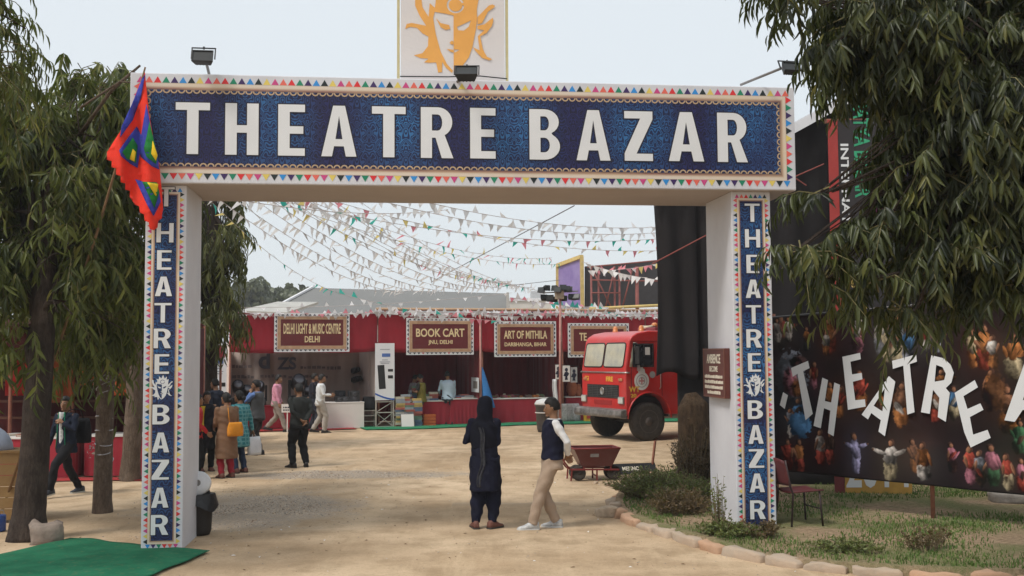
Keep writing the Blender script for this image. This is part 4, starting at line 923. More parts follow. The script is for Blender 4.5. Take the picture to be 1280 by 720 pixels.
# mixing desks and speakers on the counter
for i, (px, w_, h_, lb) in enumerate(((427, .42, .16, 'black mixing desk lying on the white counter'), (442, .34, .34, 'square black loudspeaker on the white counter end'), (425, .3, .42, 'upright black loudspeaker standing behind the counter'))):
    t_ = .1 if i < 2 else .9
    s_ = s_of(px, 525, t_); r = empty('audio_unit', sworld(s_, t_, .83 if i < 2 else .742), SYAW, lb, 'audio unit')
    MB().box(-w_ / 2, w_ / 2, -.16, .16, 0, h_).build('cabinet', m_lamp, r, bevel=.01)
    f_ = MB()
    for q_ in range(2): f_.lathe([(.07, 0), (.055, .01), (.015, .004)], 14, T=Matrix.Translation((-.09 + .18 * q_ if h_ < .3 else 0, -.161, h_ * (.5 if h_ < .3 else .3 + .4 * q_))) @ Matrix.Rotation(R(90), 4, 'X'))
    f_.build('cones', M('speaker_cone', (.05, .05, .055), .5, .1), r, True)
if True:                                                             # low red table that carries the upright loudspeaker
    table(s_of(412, 525, .9), s_of(448, 525, .9), .65, 1.25, .74, m_tabc, 'small red table behind the white counter', top=m_tabc)
# printed roll-up posters
def standee(s, t, w, z0, z1, label, stand, rz=0.0):
    r = empty('poster_stand', sworld(s, t), SYAW + rz, label, 'poster', 'white product posters'); m_pw = M('poster_white', (.74, .75, .77), .5, .03, 3)
    MB().box(-w / 2, w / 2, -.01, .01, z0, z1).build('panel', m_pw, r)
    H = z1 - z0; pr = MB()
    T = Matrix.Rotation(R(-4), 4, 'Y'); pr.box(-.30 * w, .05 * w, -.014, -.011, 0, .42 * H, 0, Matrix.Translation((0, 0, z0 + .20 * H)) @ T)
    for a, b_ in ((.50, .545), (.38, .435)): pr.box(.16 * w, .42 * w, -.014, -.011, z0 + a * H, z0 + b_ * H)
    pr.build('printed_speakers', m_lamp, r)
    if not stand: mesh_obj('printed_disc', fill([ell(0, 0, .2 * w, .16 * w, 0, 350, 20)], m_lamp, .0015, 0, Matrix.Translation((.2 * w, -.0125, z0 + .10 * H)) @ FACE), r)
    lo = MB(); lo.box(-.15 * w, .28 * w, -.014, -.011, z0 + .76 * H, z0 + .82 * H); lo.build('printed_logo', M('logo_blue', (.08, .16, .42), .5, .1), r)
    tl = MB()
    for q_, (a, ww) in enumerate(((.885, .5), (.70, .3), (.665, .55), (.64, .45))): tl.box(-ww * w / 2, ww * w / 2, -.014, -.011, z0 + a * H, z0 + a * H + .012 * H)
    tl.build('printed_lines', M('print_grey', (.3, .32, .36), .6, .1), r)
    n = 14; wv = [(-w / 2 + w * i / n, .11 * H - .10 * H * math.sin(PI * .5 * i / n) + .02 * H) for i in range(n + 1)]
    mesh_obj('printed_wave', fill([[(x, z) for x, z in wv] + [(x, z - .03 * H) for x, z in wv[::-1]]], M('wave_blue', (.02, .10, .42), .5, .1), .0015, 0, Matrix.Translation((0, -.0125, z0)) @ FACE), r)
    if stand:
        tr_ = MB(); k = M('truss_alu', (.52, .47, .42), .5, .1, metal=.3)
        for x in (-w / 2 + .03, w / 2 - .03):
            for y in (.03, .33): tr_.bar((x, y, 0), (x, y, z0 + .3), .035)
        for z in (.03, z0 * .55, z0 - .05): tr_.bar((-w / 2 + .05, .03, z), (w / 2 - .05, .03, z), .03)
        tr_.bar((-w / 2 + .05, .055, .05), (w / 2 - .05, .055, z0 * .53), .022); tr_.bar((-w / 2 + .05, .055, z0 * .57), (w / 2 - .05, .055, z0 - .06), .022); tr_.bar((w / 2 - .05, .082, .05), (-w / 2 + .05, .082, z0 * .53), .022)
        tr_.build('truss_stand', k, r)
    else:
        MB().box(-w / 2 - .02, w / 2 + .02, -.1, .1, 0, z0 + .005).build('foot', m_arm, r, bevel=.01)
    return r
s0_, z1 = st(469, 429, -.15); s1_, z0 = st(493, 500, -.15)
standee((s0_ + s1_) / 2, -.15, s1_ - s0_, z0, z1, 'tall white loudspeaker poster on an aluminium truss between two stalls', True)
s0_, z1 = st(264, 428, -.6); s1_, z0 = st(283, 500, -.6)
standee((s0_ + s1_) / 2, -.6, s1_ - s0_, .06, z1, 'white loudspeaker poster on a foot beside the tree trunk', False)
# low black crate and chair-like rack by the truss
rk = empty('wire_rack', sworld(s_of(461, 531, .1), .1), SYAW, 'low wire rack of black cloth between counter and truss stand', 'rack'); f_ = MB()
for x in (-.2, .2):
    for y in (-.15, .15): f_.bar((x, y, 0), (x, y, .55), .025)
for z in (.2, .38, .545): f_.bar((-.2, -.15, z), (.2, -.15, z), .02); f_.bar((-.2, .15, z), (.2, .15, z), .02)
f_.build('frame', M('rack_grey', (.4, .36, .32), .6, .1), rk); bagmesh(.42, .34, .42).build('cloth_heap', BLACK, rk, True).location.z = .56
# books: every stack a pile of single books
m_bk = [M('book_' + str(i), c, .6, .12, 12) for i, c in enumerate(((.55, .50, .40), (.10, .14, .22), (.36, .10, .08), (.60, .58, .54), (.12, .20, .14), (.48, .34, .12), (.30, .33, .36)))]
m_pg = M('book_pages', (.62, .56, .44), .8, .08)
bk_mesh = []
for i, m in enumerate(m_bk):
    b_ = MB(); b_.box(-.105, .105, -.15, .15, 0, .006); b_.box(-.105, .105, -.15, .15, .036, .042); b_.box(-.105, -.099, -.15, .15, .0061, .0359); b_.box(-.098, .099, -.143, .143, .0062, .0358, 1); bk_mesh.append(b_.mesh('book', [m, m_pg]))
def books(s, t, z, n, label, group, kz=1.6):
    for i in range(n):
        o = link(bpy.data.objects.new('book', random.choice(bk_mesh))); p = sworld(s + random.uniform(-.02, .02), t + random.uniform(-.02, .02), z + i * .0425 * kz); o.location = p
        o.rotation_euler.z = SYAW + R(90) + random.uniform(-.12, .12); o.scale = (1, 1, kz); tag(o, label, 'book', group)
for px, t, n in ((499.5, -.05, 14), (506, -.02, 15), (511, -.08, 11), (521, -.05, 13)): books(s_of(px, 531, t), t, .012, n, 'book in the knee high piles on the ground before the book stall', 'books piled on the ground')
for px, n in ((517, 5), (520.5, 7), (524, 4), (534, 3), (541, 4)): books(s_of(px, 520, .6), .6, .802, n, 'book piled on the short red table behind the stacked books', 'books on the short table')
for px, n in ((574, 2), (580, 3), (586, 2), (592, 1)): books(s_of(px, 520, .5), .5, .862, n, 'book lying on the draped table under the BOOK CART sign', 'books on the draped table', 1.0)
# craft goods on the long table
gd_cols = [(.30, .05, .04), (.42, .16, .05), (.50, .42, .30), (.10, .07, .06), (.35, .10, .12), (.16, .20, .10)]
for i in range(22):
    s_ = s_of(609, 520, .5) + .12 + i * (s_of(688, 520, .5) - s_of(609, 520, .5) - .2) / 22 + random.uniform(-.03, .03); t_ = random.uniform(.3, .8); k = i % 3
    col = random.choice(gd_cols); mt = M('craft_%d' % gd_cols.index(col), col, .6, .2, 15)
    mb = MB(); h = random.uniform(.06, .14)
    if k == 0: mb.lathe([(.03, 0), (.07, h * .3), (.075, h * .55), (.035, h * .85), (.045, h)], 14); nm, lb, ct = 'clay_pot', 'little clay pot among the crafts on the long red table', 'pot'
    elif k == 1: mb.lathe([(.04, 0), (.09, h * .25), (.11, h * .45), (.095, h * .45), (.03, h * .12)], 14); nm, lb, ct = 'craft_bowl', 'shallow craft bowl on the long red table', 'bowl'
    else:
        mb.box(-.10, .10, -.07, .07, 0, h * .5); mb.box(-.105, .105, -.075, .075, h * .5 + .001, h * .5 + .03); nm, lb, ct = 'craft_box', 'small lidded craft box on the long red table', 'box'
    o = mb.build(nm, mt, None, k < 2); o.location = sworld(s_, t_, .841); o.rotation_euler.z = random.random(); tag(o, lb, ct, 'crafts on the long table')
# white board leaning on the book piles, orange crate, small paper on the wall
wb = empty('white_board', sworld(s_of(510, 531, -.32), -.32), SYAW, 'blank white board leaning against the piles of books', 'board')
MB().box(-.20, .20, 0, .015, 0, .42, 0, Matrix.Rotation(R(-14), 4, 'X')).build('panel', m_cnt, wb); MB().box(-.22, .22, .016, .03, .0, .44, 0, Matrix.Rotation(R(-14), 4, 'X')).build('backing', m_arm, wb)
cr = empty('plastic_crate', sworld(s_of(536, 527, .05), .05), SYAW, 'orange plastic crate on the ground by the man reading', 'crate'); f_ = MB(); m_or = M('crate_orange', (.50, .11, .03), .6, .1)
for z in (.0, .10, .20, .30): f_.box(-.2, .2, -.15, -.13, z, z + .075); f_.box(-.2, .2, .13, .15, z, z + .075); f_.box(-.2, -.18, -.129, .129, z, z + .075); f_.box(.18, .2, -.129, .129, z, z + .075)
f_.build('slatted_sides', m_or, cr); MB().box(-.178, .178, -.128, .128, .01, .03).build('base', m_or, cr)
nt = empty('paper_notice', onplane(594, 481, sworld(sx[2] - .14, 0), SU), SYAW, 'sheet of white paper pinned to the red side wall of the book stall', 'notice'); MB().box(-.006, -.001, -.45, .45, -.24, .24).build('sheet', m_let, nt); MB().box(-.010, -.007, -.28, .20, -.12, .12).build('photo_print', M('print_dark', (.2, .17, .15), .6, .2), nt)
# the folded blue umbrella leaning on the pole between the stalls
ub = empty('folded_umbrella', sworld(s_of(607, 531, -.1), -.1), SYAW, 'folded bright blue cloth umbrella leaning on the pole between two stalls', 'umbrella'); m_ub = cloth('umbrella_blue', (.05, .20, .50), .15)
zt_ = st(600, 459, -.1)[1]; rg = []
for i in range(12):
    v = i / 11; z = .55 + (zt_ - .55) * v; r_ = .19 * (1 - v) ** .8 + .02; rg.append([(.1 * (1 - v) - .12 * v + r_ * (1 + .25 * math.sin(5 * a)) * math.cos(a), .6 * r_ * math.sin(a), z) for a in [2 * PI * j / 20 for j in range(20)]])
MB().rings(rg).build('folded_cloth', m_ub, ub, True); MB().tube([(.14, 0, 0), (.1, 0, .55)], .022, 8).build('shaft', m_pole, ub, True); MB().tube([(-.12, 0, zt_ - .03), (-.125, 0, zt_ + .1)], .012, 6).build('tip', m_pole, ub)
pl = MB().tube([(0, 0, 0), (-.02, 0, 3.6)], .035, 8).build('stall_pole', m_pole2, None, True); pl.location = sworld(s_of(599, 531, -.06) + .05, -.12); tag(pl, 'pink painted pole between the book stall and the art stall', 'pole')
# black and white picture cards hung on a cord
for i, (px0, px1, py0, py1, lb) in enumerate(((694, 702, 456, 474, 'narrow picture card hung left of the lamp mast'), (703, 713, 457, 477, 'white picture card with a black figure hung right of the lamp mast'), (713, 722, 459, 478, 'grey picture card next to the fire engine cab'))):
    s0_, z1 = st(px0, py0, -.25); s1_, z0 = st(px1, py1, -.25); r = empty('picture_card', sworld((s0_ + s1_) / 2, -.25, z0), SYAW, lb, 'picture card'); w, h = s1_ - s0_ - .02, z1 - z0
    MB().box(-w / 2, w / 2, 0, .012, 0, h).build('card', m_cnt if i < 2 else M('card_grey', (.35, .34, .33), .6, .15), r)
    mesh_obj('figure_print', fill([ell(0, h * .74, .055, .065, 0, 350, 12)[::-1]], m_navy, .001, 0, Matrix.Translation((0, -.002, 0)) @ FACE), r); mesh_obj('figure_print', fill([[(-.06, .06), (.05, .06), (.03, h * .3), (.10, h * .5), (.03, h * .62), (-.05, h * .6), (-.11, h * .36), (-.04, h * .33)]], m_navy, .001, 0, Matrix.Translation((0, -.002, 0)) @ FACE), r)
cd = MB().tube([sworld(s_of(692, 455, -.26), -.245, st(692, 455, -.25)[1]), sworld(s_of(724, 458, -.26), -.245, st(724, 458, -.25)[1])], .008, 5).build('washing_line', m_blk); tag(cd, 'thin line carrying the picture cards beside the fire engine', 'line')
ww = MB(); s0_, z1 = st(691, 474, -.2); s1_, z0 = st(697, 500, -.2); ww.sheet(lambda u, v: (s0_ + (s1_ - s0_) * u + .02 * math.sin(v * 6), .03 * math.sin(u * 7), z0 - .25 + (z1 - z0 + .25) * v), 6, 10)
o = ww.build('hanging_cloth', WHITE, None, True, solid=.01); o.location = S0 + SV * -.2; o.rotation_euler.z = SYAW; tag(o, 'white cloth hanging on the stall pole left of the lamp mast', 'cloth')
# terracotta pots and sacks by the fire engine
m_ter = M('terracotta', (.36, .12, .06), .8, .15, 10, .1)
for i, (px, k, lb) in enumerate(((709, 1.3, 'tall terracotta pot on the red table by the fire engine'), (717, .9, 'small terracotta pot on the red table by the fire engine'))):
    o = MB().lathe([(.08, 0), (.13, .12), (.15, .26), (.11, .36), (.09, .42), (.12, .46), (.10, .46), (.07, .38)], 18).build('terracotta_pot', m_ter, None, True); o.scale = (k, k, k); o.location = sworld(s_of(px + 6, 520, .6), .6, .842); tag(o, lb, 'pot')
for i, (px, col, lb) in enumerate(((704, (.42, .40, .38), 'grey printed sack standing right of the lamp mast'), (711, (.30, .28, .27), 'dark grey sack between two others by the fire engine'), (719, (.34, .33, .33), 'grey sack nearest the fire engine bumper'))):
    o = bagmesh(.34, .24, .62).build('sack', M('sack_%d' % i, col, .8, .35, 14, .4, 30, col2=tuple(c * .3 for c in col), c2amt=.8), None, True); o.location = sworld(s_of(px, 531, -.05), -.05, .01); o.rotation_euler.z = SYAW; tag(o, lb, 'sack')
yb = empty('jerry_can', sworld(s_of(735, 531, -.1), -.1), SYAW, 'yellow plastic can standing behind the fire engine bumper', 'can'); MB().box(-.14, .14, -.1, .1, 0, .42).build('tank', M('can_yellow', (.55, .33, .03), .5, .1), yb, bevel=.03); MB().tube([(-.06, 0, .42), (-.05, 0, .47), (.05, 0, .47), (.06, 0, .42)], .015, 8).build('handle', M('can_yellow', ()), yb, True); MB().box(-.08, .08, -.106, -.101, .12, .3).build('label', m_tooth2, yb)
# green strip carpet along the stall fronts
def strip_pt(u, v): p = sworld(s_of(455, 535, -.9) + (sx[5] - s_of(455, 535, -.9)) * u, -1.25 + 1.6 * v + .05 * noise.noise((u * 30, v, 0))); return (p.x, p.y, .03 + gz(p.x, p.y) + .008 * noise.noise((u * 40, v * 3, 4)))
tag(MB().sheet(strip_pt, 80, 4).build('green_carpet', M('carpet_green', (.016, .17, .075), .9, .25, 5, .2, 80), None, True, solid=.008), 'long green carpet strip along the fronts of the red stalls', 'carpet')
def strip2(u, v): p = sworld(sx[0] + .1 + (s_of(455, 535, -.9) - sx[0] - .3) * u, -.75 + .9 * v); return (p.x, p.y, .032 + gz(p.x, p.y))
tag(MB().sheet(strip2, 40, 3).build('red_carpet', M('carpet_red', (.32, .03, .03), .9, .2, 5, .2, 80), None, True, solid=.008), 'red carpet strip in front of the stage light stall', 'carpet')
# little white notice on a stick
p = pg(359, 541); sg = empty('stick_sign', p, R(4), 'little white notice on a thin stick beside the charcoal sweater man', 'sign'); hz = at(359, 505, p.y).z; MB().bar((0, 0, 0), (0, 0, hz - .01), .03).build('stick', m_cnt, sg)
MB().box(-.17, .17, -.03, -.016, hz - .25, hz).build('panel', m_cnt, sg); f_ = MB()
for z in (.07, .15): 
    x = -.12
    while x < .1: l = random.uniform(.03, .06); f_.box(x, x + l, -.034, -.031, hz - .05 - z, hz - .01 - z); x += l + .02
f_.build('writing', m_navy, sg)
# grey bin with a white lid near the stalls
p = gnd(681, 540); bi = empty('litter_bin', (p.x, p.y, 0), .2, 'grey plastic bin with a white lid behind the waistcoat man', 'bin'); MB().lathe([(.20, 0), (.23, .1), (.27, .74), (.285, .75), (.285, .80), (.25, .80)], 22).build('drum', M('bin_grey', (.075, .065, .06), .6, .2), bi, True)
MB().lathe([(.30, .802), (.30, .84), (.24, .93), (.10, .98), (.02, .985)], 22).build('lid', M('bin_lid', (.62, .62, .60), .5, .06), bi, True); MB().lathe([(.2835, .56), (.2845, .585)], 22).build('band', m_cnt, bi, True)
# ------------------------------------------------------------------ the red fire engine
FE_RZ = math.atan2(-.45, -.89)
fe = empty('fire_engine', (3.09, 29.5, 0), FE_RZ, 'red fire engine with flat nosed cab parked beside the stalls', 'fire engine')
def paint(name, c, rough=.32):
    m, N, L, b = nodes(name); q = NB(N, L); g = N.new('ShaderNodeTexCoord').outputs['Object']; sx_ = N.new('ShaderNodeSeparateXYZ'); L.new(g, sx_.inputs[0])
    n1 = q.noise(g, 2.2, 5); n2 = q.noise(g, 30, 4); dust = q.m('MULTIPLY', q.ramp(n1, .45, .75), .35)
    cc = q.mix(dust, c, tuple(x * .55 + .12 for x in c)); L.new(q.mix(q.m('MULTIPLY', q.ramp(n2, .62, .75), .25), cc, (.16, .08, .06)), b.inputs['Base Color'])
    b.inputs['Roughness'].default_value = rough; b.inputs['Coat Weight'].default_value = .25; b.inputs['Coat Roughness'].default_value = .2; return m
m_red = paint('engine_red', (.52, .022, .018)); m_tyre = M('tyre_rubber', (.030, .027, .025), .85, .3, 14, .2, 60, col2=(.10, .08, .06)); m_rim = M('wheel_rim_dark', (.045, .04, .04), .6, .3, 12, col2=(.14, .11, .09)); m_chr = M('worn_chrome', (.45, .44, .42), .3, .2, 10, metal=.8)
m_ws = M('windscreen', (.30, .30, .26), .08, .35, 2.2, spec=.7, col2=(.62, .55, .36), c2amt=.7); m_dkg = M('side_glass', (.02, .02, .025), .08, .2, spec=.7); m_rub = M('rubber_seal', (.02, .02, .02), .7, .1); m_yel = M('sign_yellow', (.72, .45, .06), .5, .06)  # windscreen's pale yellowish mottling paints in the reflected sky and yellow curtains
def arch(cx, cz, r, n=14): return [(cx + r * math.cos(a), cz + r * math.sin(a)) for a in [PI * i / n for i in range(n + 1)]]
XF, XR, HW = .74, -1.25, 1.12
ZBELT = 1.90
prof = [(XF, .68), (XF, ZBELT), (XF - .13, 2.62), (XF - .20, 2.74), (XF - .38, 2.84), (.0, 2.90), (XR + .1, 2.90), (XR, 2.84), (XR, .68)] + [(-.655, .68)] + arch(0, .60, .66)[::-1][1:-1] + [(.655, .68)]
def slab(poly, y0, y1, inset=0.0):
    mb = MB(); n = len(poly); mb.v = [(x, y0, z) for x, z in poly] + [(x, y1, z) for x, z in poly]
    mb.f = [list(range(n)), list(range(2 * n - 1, n - 1, -1))] + [[i, (i + 1) % n + 0, (i + 1) % n + n, i + n][::-1] for i in range(n)]; mb.mi = [0] * len(mb.f); return mb
o = slab(prof, -HW, HW).build('cab', m_red, fe, bevel=.07); cab = o
for p_ in o.data.polygons: p_.use_smooth = True
o.modifiers.new('wn', 'WEIGHTED_NORMAL')
# inner wheel housing and floor so that the arch reads dark
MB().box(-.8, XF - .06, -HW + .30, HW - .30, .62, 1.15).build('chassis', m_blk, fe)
# tank body behind the cab
o = slab([(-1.36, .80), (-1.36, 2.30), (-1.44, 2.40), (-5.4, 2.40), (-5.5, 2.30), (-5.5, .80), (-4.45, .80)] + arch(-3.75, .60, .66)[::-1][1:-1] + [(-3.05, .80)], -HW + .02, HW - .02).build('tank_body', m_red, fe, bevel=.05)
for i in range(3):
    MB().box(-1.6 - i * .62 - .56, -1.6 - i * .62, HW - .018, HW - .002, 1.0 + (.4 if i > 1 else 0), 2.1).build('locker_door', m_red, fe, bevel=.008)
MB().tube([(-1.4, HW - .25, 2.52), (-5.4, HW - .25, 2.52)], .035, 8).build('ladder_rail', m_chr, fe, True)
MB().tube([(-1.4, HW - .65, 2.52), (-5.4, HW - .65, 2.52)], .035, 8).build('ladder_rail', m_chr, fe, True)
lr = MB()
for i in range(12): lr.tube([(-1.5 - i * .34, HW - .25, 2.52), (-1.5 - i * .34, HW - .65, 2.52)], .018, 6)
for x in (-1.8, -4.8): lr.bar((x, HW - .25, 2.39), (x, HW - .25, 2.50), .05); lr.bar((x, HW - .65, 2.39), (x, HW - .65, 2.50), .05)
lr.build('ladder_rungs', m_chr, fe)
def wheel(x, y, s_):
    T = Matrix.Translation((x, y, .51)) @ Matrix.Rotation(R(-90) * s_, 4, 'X')
    pr = [(.29, -.12), (.40, -.135), (.475, -.125), (.505, -.10), (.515, -.05), (.515, .05), (.505, .10), (.475, .125), (.40, .135), (.29, .12)]
    w = empty('wheel', (0, 0, 0)); w.parent = fe
    MB().lathe(pr, 40, T=T).build('tyre', m_tyre, w, True)
    MB().lathe([(.315, .105), (.30, .125), (.285, .128), (.275, .10), (.25, .05), (.19, .045), (.16, .05), (.13, .09), (.11, .13), (.02, .135)], 32, T=T).build('rim', m_rim, w, True)
    nt_ = MB()
    for i in range(10): a = 2 * PI * i / 10; nt_.lathe([(.022, .045), (.022, .085), (.008, .088)], 6, T=T @ Matrix.Translation((.205 * math.cos(a), .205 * math.sin(a), 0)))
    nt_.build('wheel_nuts', m_chr, w)
    hl = MB()
    for i in range(10): a = 2 * PI * (i + .5) / 10; hl.lathe([(.026, .049), (.02, .052)], 10, T=T @ Matrix.Translation((.245 * math.cos(a), .245 * math.sin(a), 0)))
    hl.build('rim_holes', m_rub, w)
    return w
for x in (0, -3.75):
    for s_ in (1, -1): wheel(x, s_ * .97, s_)
MB().tube([(0, -.9, .51), (0, .9, .51)], .08, 10).build('front_axle', m_blk, fe, True); MB().tube([(-3.75, -.9, .51), (-3.75, .9, .51)], .1, 10).build('rear_axle', m_blk, fe, True)
MB().tube([(x_, HW + .004, z_) for x_, z_ in arch(0, .60, .68)], .022, 6).build('arch_lip', m_red, fe, True)
# front: everything on the flat nose lies in the plane x = XF
def nose(y0, y1, z0, z1, d0, d1, name, mat, bevel=0): return MB().box(XF + d0, XF + d1, y0, y1, z0, z1).build(name, mat, fe, bevel=bevel)
sl = Vector((-.13, 0, .72)); nws = Vector((.72, 0, .13)).normalized()
def on_ws(u, y, out): p = Vector((XF, 0, ZBELT)) + sl * u + nws * out; return (p.x, y, p.z)
def ws_pane(y0, y1, name):
    n = 6; pts = []
    def rr(cx, cy, a0): return [(cx + .10 * math.cos(R(a0 + 90 * i / n)), cy + .10 * math.sin(R(a0 + 90 * i / n)) / .9) for i in range(n + 1)]
    lo, hi = .06, .94
    lp = rr(y1 - .10, hi - .11, 0) + rr(y0 + .10, hi - .11, 90) + rr(y0 + .10, lo + .11, 180) + rr(y1 - .10, lo + .11, 270)
    mb = MB(); k = len(lp); mb.v = [on_ws(u, y, .004) for y, u in lp] + [on_ws(u, y, .010) for y, u in lp]; mb.f = [list(range(k)), list(range(2 * k - 1, k - 1, -1))] + [[i, (i + 1) % k, (i + 1) % k + k, i + k] for i in range(k)]; mb.mi = [0] * len(mb.f)
    o = mb.build(name, m_ws, fe)
    MB().tube([on_ws(u, y, .008) for y, u in lp + lp[:1]], .017, 6, caps=False).build('windscreen_seal', m_rub, o, True)
ws_pane(.03, 1.0, 'windscreen_pane'); ws_pane(-1.0, -.03, 'windscreen_pane')
# curved corner glass on the near side
MB().sheet(lambda u, v: (XF - .13 * v * .94 - .07 - .13 * u * u, HW - .10 + .106 * math.sin(u * PI / 2) + .004, ZBELT + .05 + .64 * v), 6, 4).build('corner_glass', m_ws, fe, True, solid=.01)
MB().tube([(XF + .012, -HW - .01, 1.80), (XF + .012, HW - .06, 1.80), (XF - .05, HW + .012, 1.80), (XF - .12, HW + .012, 1.80)], .022, 6).build('trim_strip', m_chr, fe, True)
nose(-.80, .80, 1.12, 1.47, .001, .012, 'grille', m_rub)
gb = MB()
for i in range(7): gb.box(XF + .013, XF + .022, -.76, .76, 1.14 + i * .046, 1.155 + i * .046)
for y in (-.5, -.25, .25, .5): gb.box(XF + .0225, XF + .028, y - .01, y + .01, 1.13, 1.46)
gb.build('grille_bars', M('grille_dark', (.06, .06, .06), .5, .2), fe)
MB().lathe([(.10, .023), (.10, .035), (.085, .04), (.08, .03), (.02, .03)], 24, T=Matrix.Translation((XF, 0, 1.30)) @ Matrix.Rotation(R(90), 4, 'Y')).build('grille_emblem', m_chr, fe, True)
for s_ in (-1, 1):
    h_ = nose(s_ * .94 - .13, s_ * .94 + .13, .98, 1.17, .001, .05, 'headlight', m_chr, .015); MB().box(XF + .051, XF + .058, s_ * .94 - .11, s_ * .94 + .11, 1.0, 1.15).build('lens', M('headlight_lens', (.55, .55, .50), .12, .15, 30, spec=.7), h_)
    nose(s_ * .90 - .09, s_ * .90 + .09, 1.58, 1.65, .001, .03, 'indicator', M('indicator_amber', (.45, .20, .10), .25, .1), .01)
nose(-.45, .45, .94, 1.06, .001, .012, 'number_plate', M('plate_red', (.32, .02, .02), .4, .1))
bu = slab([(XF + .02, .60), (XF + .20, .63), (XF + .22, .70), (XF + .20, .82), (XF + .02, .86)], -1.2, 1.2).build('bumper', M('bumper_dark', (.03, .03, .03), .4, .4, 5, .2, 14, col2=(.30, .28, .26), c2amt=.8), fe, bevel=.02)
MB().box(XF - .1, XF + .019, -.5, -.4, .55, .72).box(XF - .1, XF + .019, .4, .5, .55, .72).build('bumper_bracket', m_blk, fe)
NF = Matrix(((0, 0, 1, 0), (1, 0, 0, 0), (0, 1, 0, 0), (0, 0, 0, 1)))      # drawing faces +x
SF = Matrix(((-1, 0, 0, 0), (0, 0, 1, 0), (0, 1, 0, 0), (0, 0, 0, 1)))     # drawing faces +y
mesh_obj('lettering', text('FIRE', .13, m_yel, .34, .03, .002, Matrix.Translation((XF + .004, .34, 1.56)) @ NF), fe)
hb = MB()                                                                # the same word in headline strokes of the other script
for y, w_ in ((-.94, .10), (-.82, .09)): hb.box(XF + .002, XF + .006, y, y + w_, 1.67, 1.69); hb.box(XF + .002, XF + .006, y + w_ - .03, y + w_ - .005, 1.56, 1.668); hb.box(XF + .002, XF + .006, y, y + w_ - .035, 1.60, 1.62); hb.box(XF + .002, XF + .006, y, y + .02, 1.56, 1.598)
hb.build('lettering', m_yel, fe)
# near side: door, window, mirror, crest, numbers
def sidebox(x0, x1, z0, z1, d0, d1, name, mat, bevel=0): return MB().box(x0, x1, HW + d0, HW + d1, z0, z1).build(name, mat, fe, bevel=bevel)
dl = MB()
for a, b_ in (((.56, 1.30), (.56, 2.62)), ((.56, 2.62), (-.40, 2.62)), ((-.40, 2.62), (-.40, 1.12)), ((.56, 1.30), (.62, 1.0))): dl.bar((a[0], HW + .001, a[1]), (b_[0], HW + .001, b_[1]), .014, .006)
dl.build('door_gap', m_rub, fe)
win = sidebox(-.10, .48, 1.98, 2.52, .001, .012, 'door_window', m_dkg, .005)
wf = MB()
for x0, x1, z0, z1 in ((-.14, .52, 2.521, 2.56), (-.14, .52, 1.94, 1.979), (-.14, -.101, 1.979, 2.521), (.481, .52, 1.979, 2.521), (.16, .19, 1.98, 2.52)): wf.box(x0, x1, HW + .0125, HW + .022, z0, z1)
wf.build('window_frame', m_rub, win)
sidebox(-.02, .13, 2.26, 2.46, .0125, .016, 'window_sticker', m_cnt)
mr = MB().box(.44, .48, HW + .06, HW + .24, 2.02, 2.48).build('mirror', m_rub, fe, bevel=.015); MB().tube([(.5, HW, 2.56), (.47, HW + .15, 2.57), (.46, HW + .15, 2.46)], .012, 6).build('mirror_arm', m_blk, mr, True)
MB().box(.40, .42, HW + .05, HW + .18, 1.84, 2.0).build('lower_mirror', m_chr, fe, bevel=.01)
MB().tube([(-.32, HW + .01, 1.36), (-.32, HW + .06, 1.42), (-.32, HW + .06, 1.85), (-.32, HW + .01, 1.92)], .014, 6).build('grab_rail', m_chr, fe, True)
m_crest = M('crest_white', (.70, .69, .67), .5, .06); m_crg = M('crest_grey', (.34, .33, .33), .5, .1)
cx_, cz_ = .24, 1.58
mesh_obj('crest', fill([ell(0, 0, .23, .24, 0, 350, 30)], m_crest, .002, 0, Matrix.Translation((cx_, HW + .004, cz_)) @ SF), fe)
mesh_obj('crest', fill([[(-.11, .22), (.11, .22), (.09, .31), (.04, .33), (.04, .39), (-.04, .39), (-.04, .33), (-.09, .31)]], m_crest, .002, 0, Matrix.Translation((cx_, HW + .0045, cz_)) @ SF), fe)
for rr in (.17, .10): mesh_obj('crest_ring', fill([ell(0, 0, rr, rr, 0, 355, 30), ell(0, 0, rr - .018, rr - .018, 355, 0, 30)], m_crg, .001, 0, Matrix.Translation((cx_, HW + .008, cz_)) @ SF), fe)
mesh_obj('crest_cross', fill([[(-.02, -.09), (.02, -.09), (.02, -.02), (.09, -.02), (.09, .02), (.02, .02), (.02, .09), (-.02, .09), (-.02, .02), (-.09, .02), (-.09, -.02), (-.02, -.02)]], M('crest_red', (.5, .2, .2), .5, .1), .001, 0, Matrix.Translation((cx_, HW + .008, cz_)) @ SF), fe)
mesh_obj('badge', fill([ell(0, 0, .09, .09, 0, 350, 24)], m_crg, .002, 0, Matrix.Translation((-.10, HW + .004, 1.74)) @ SF), fe)
mesh_obj('lettering', text('WT', .15, m_yel, .34, .03, .002, Matrix.Translation((.47, HW + .006, 1.29)) @ SF), fe)
mesh_obj('lettering', text('20', .10, m_yel, .18, .03, .002, Matrix.Translation((.50, HW + .006, 1.15)) @ SF), fe)
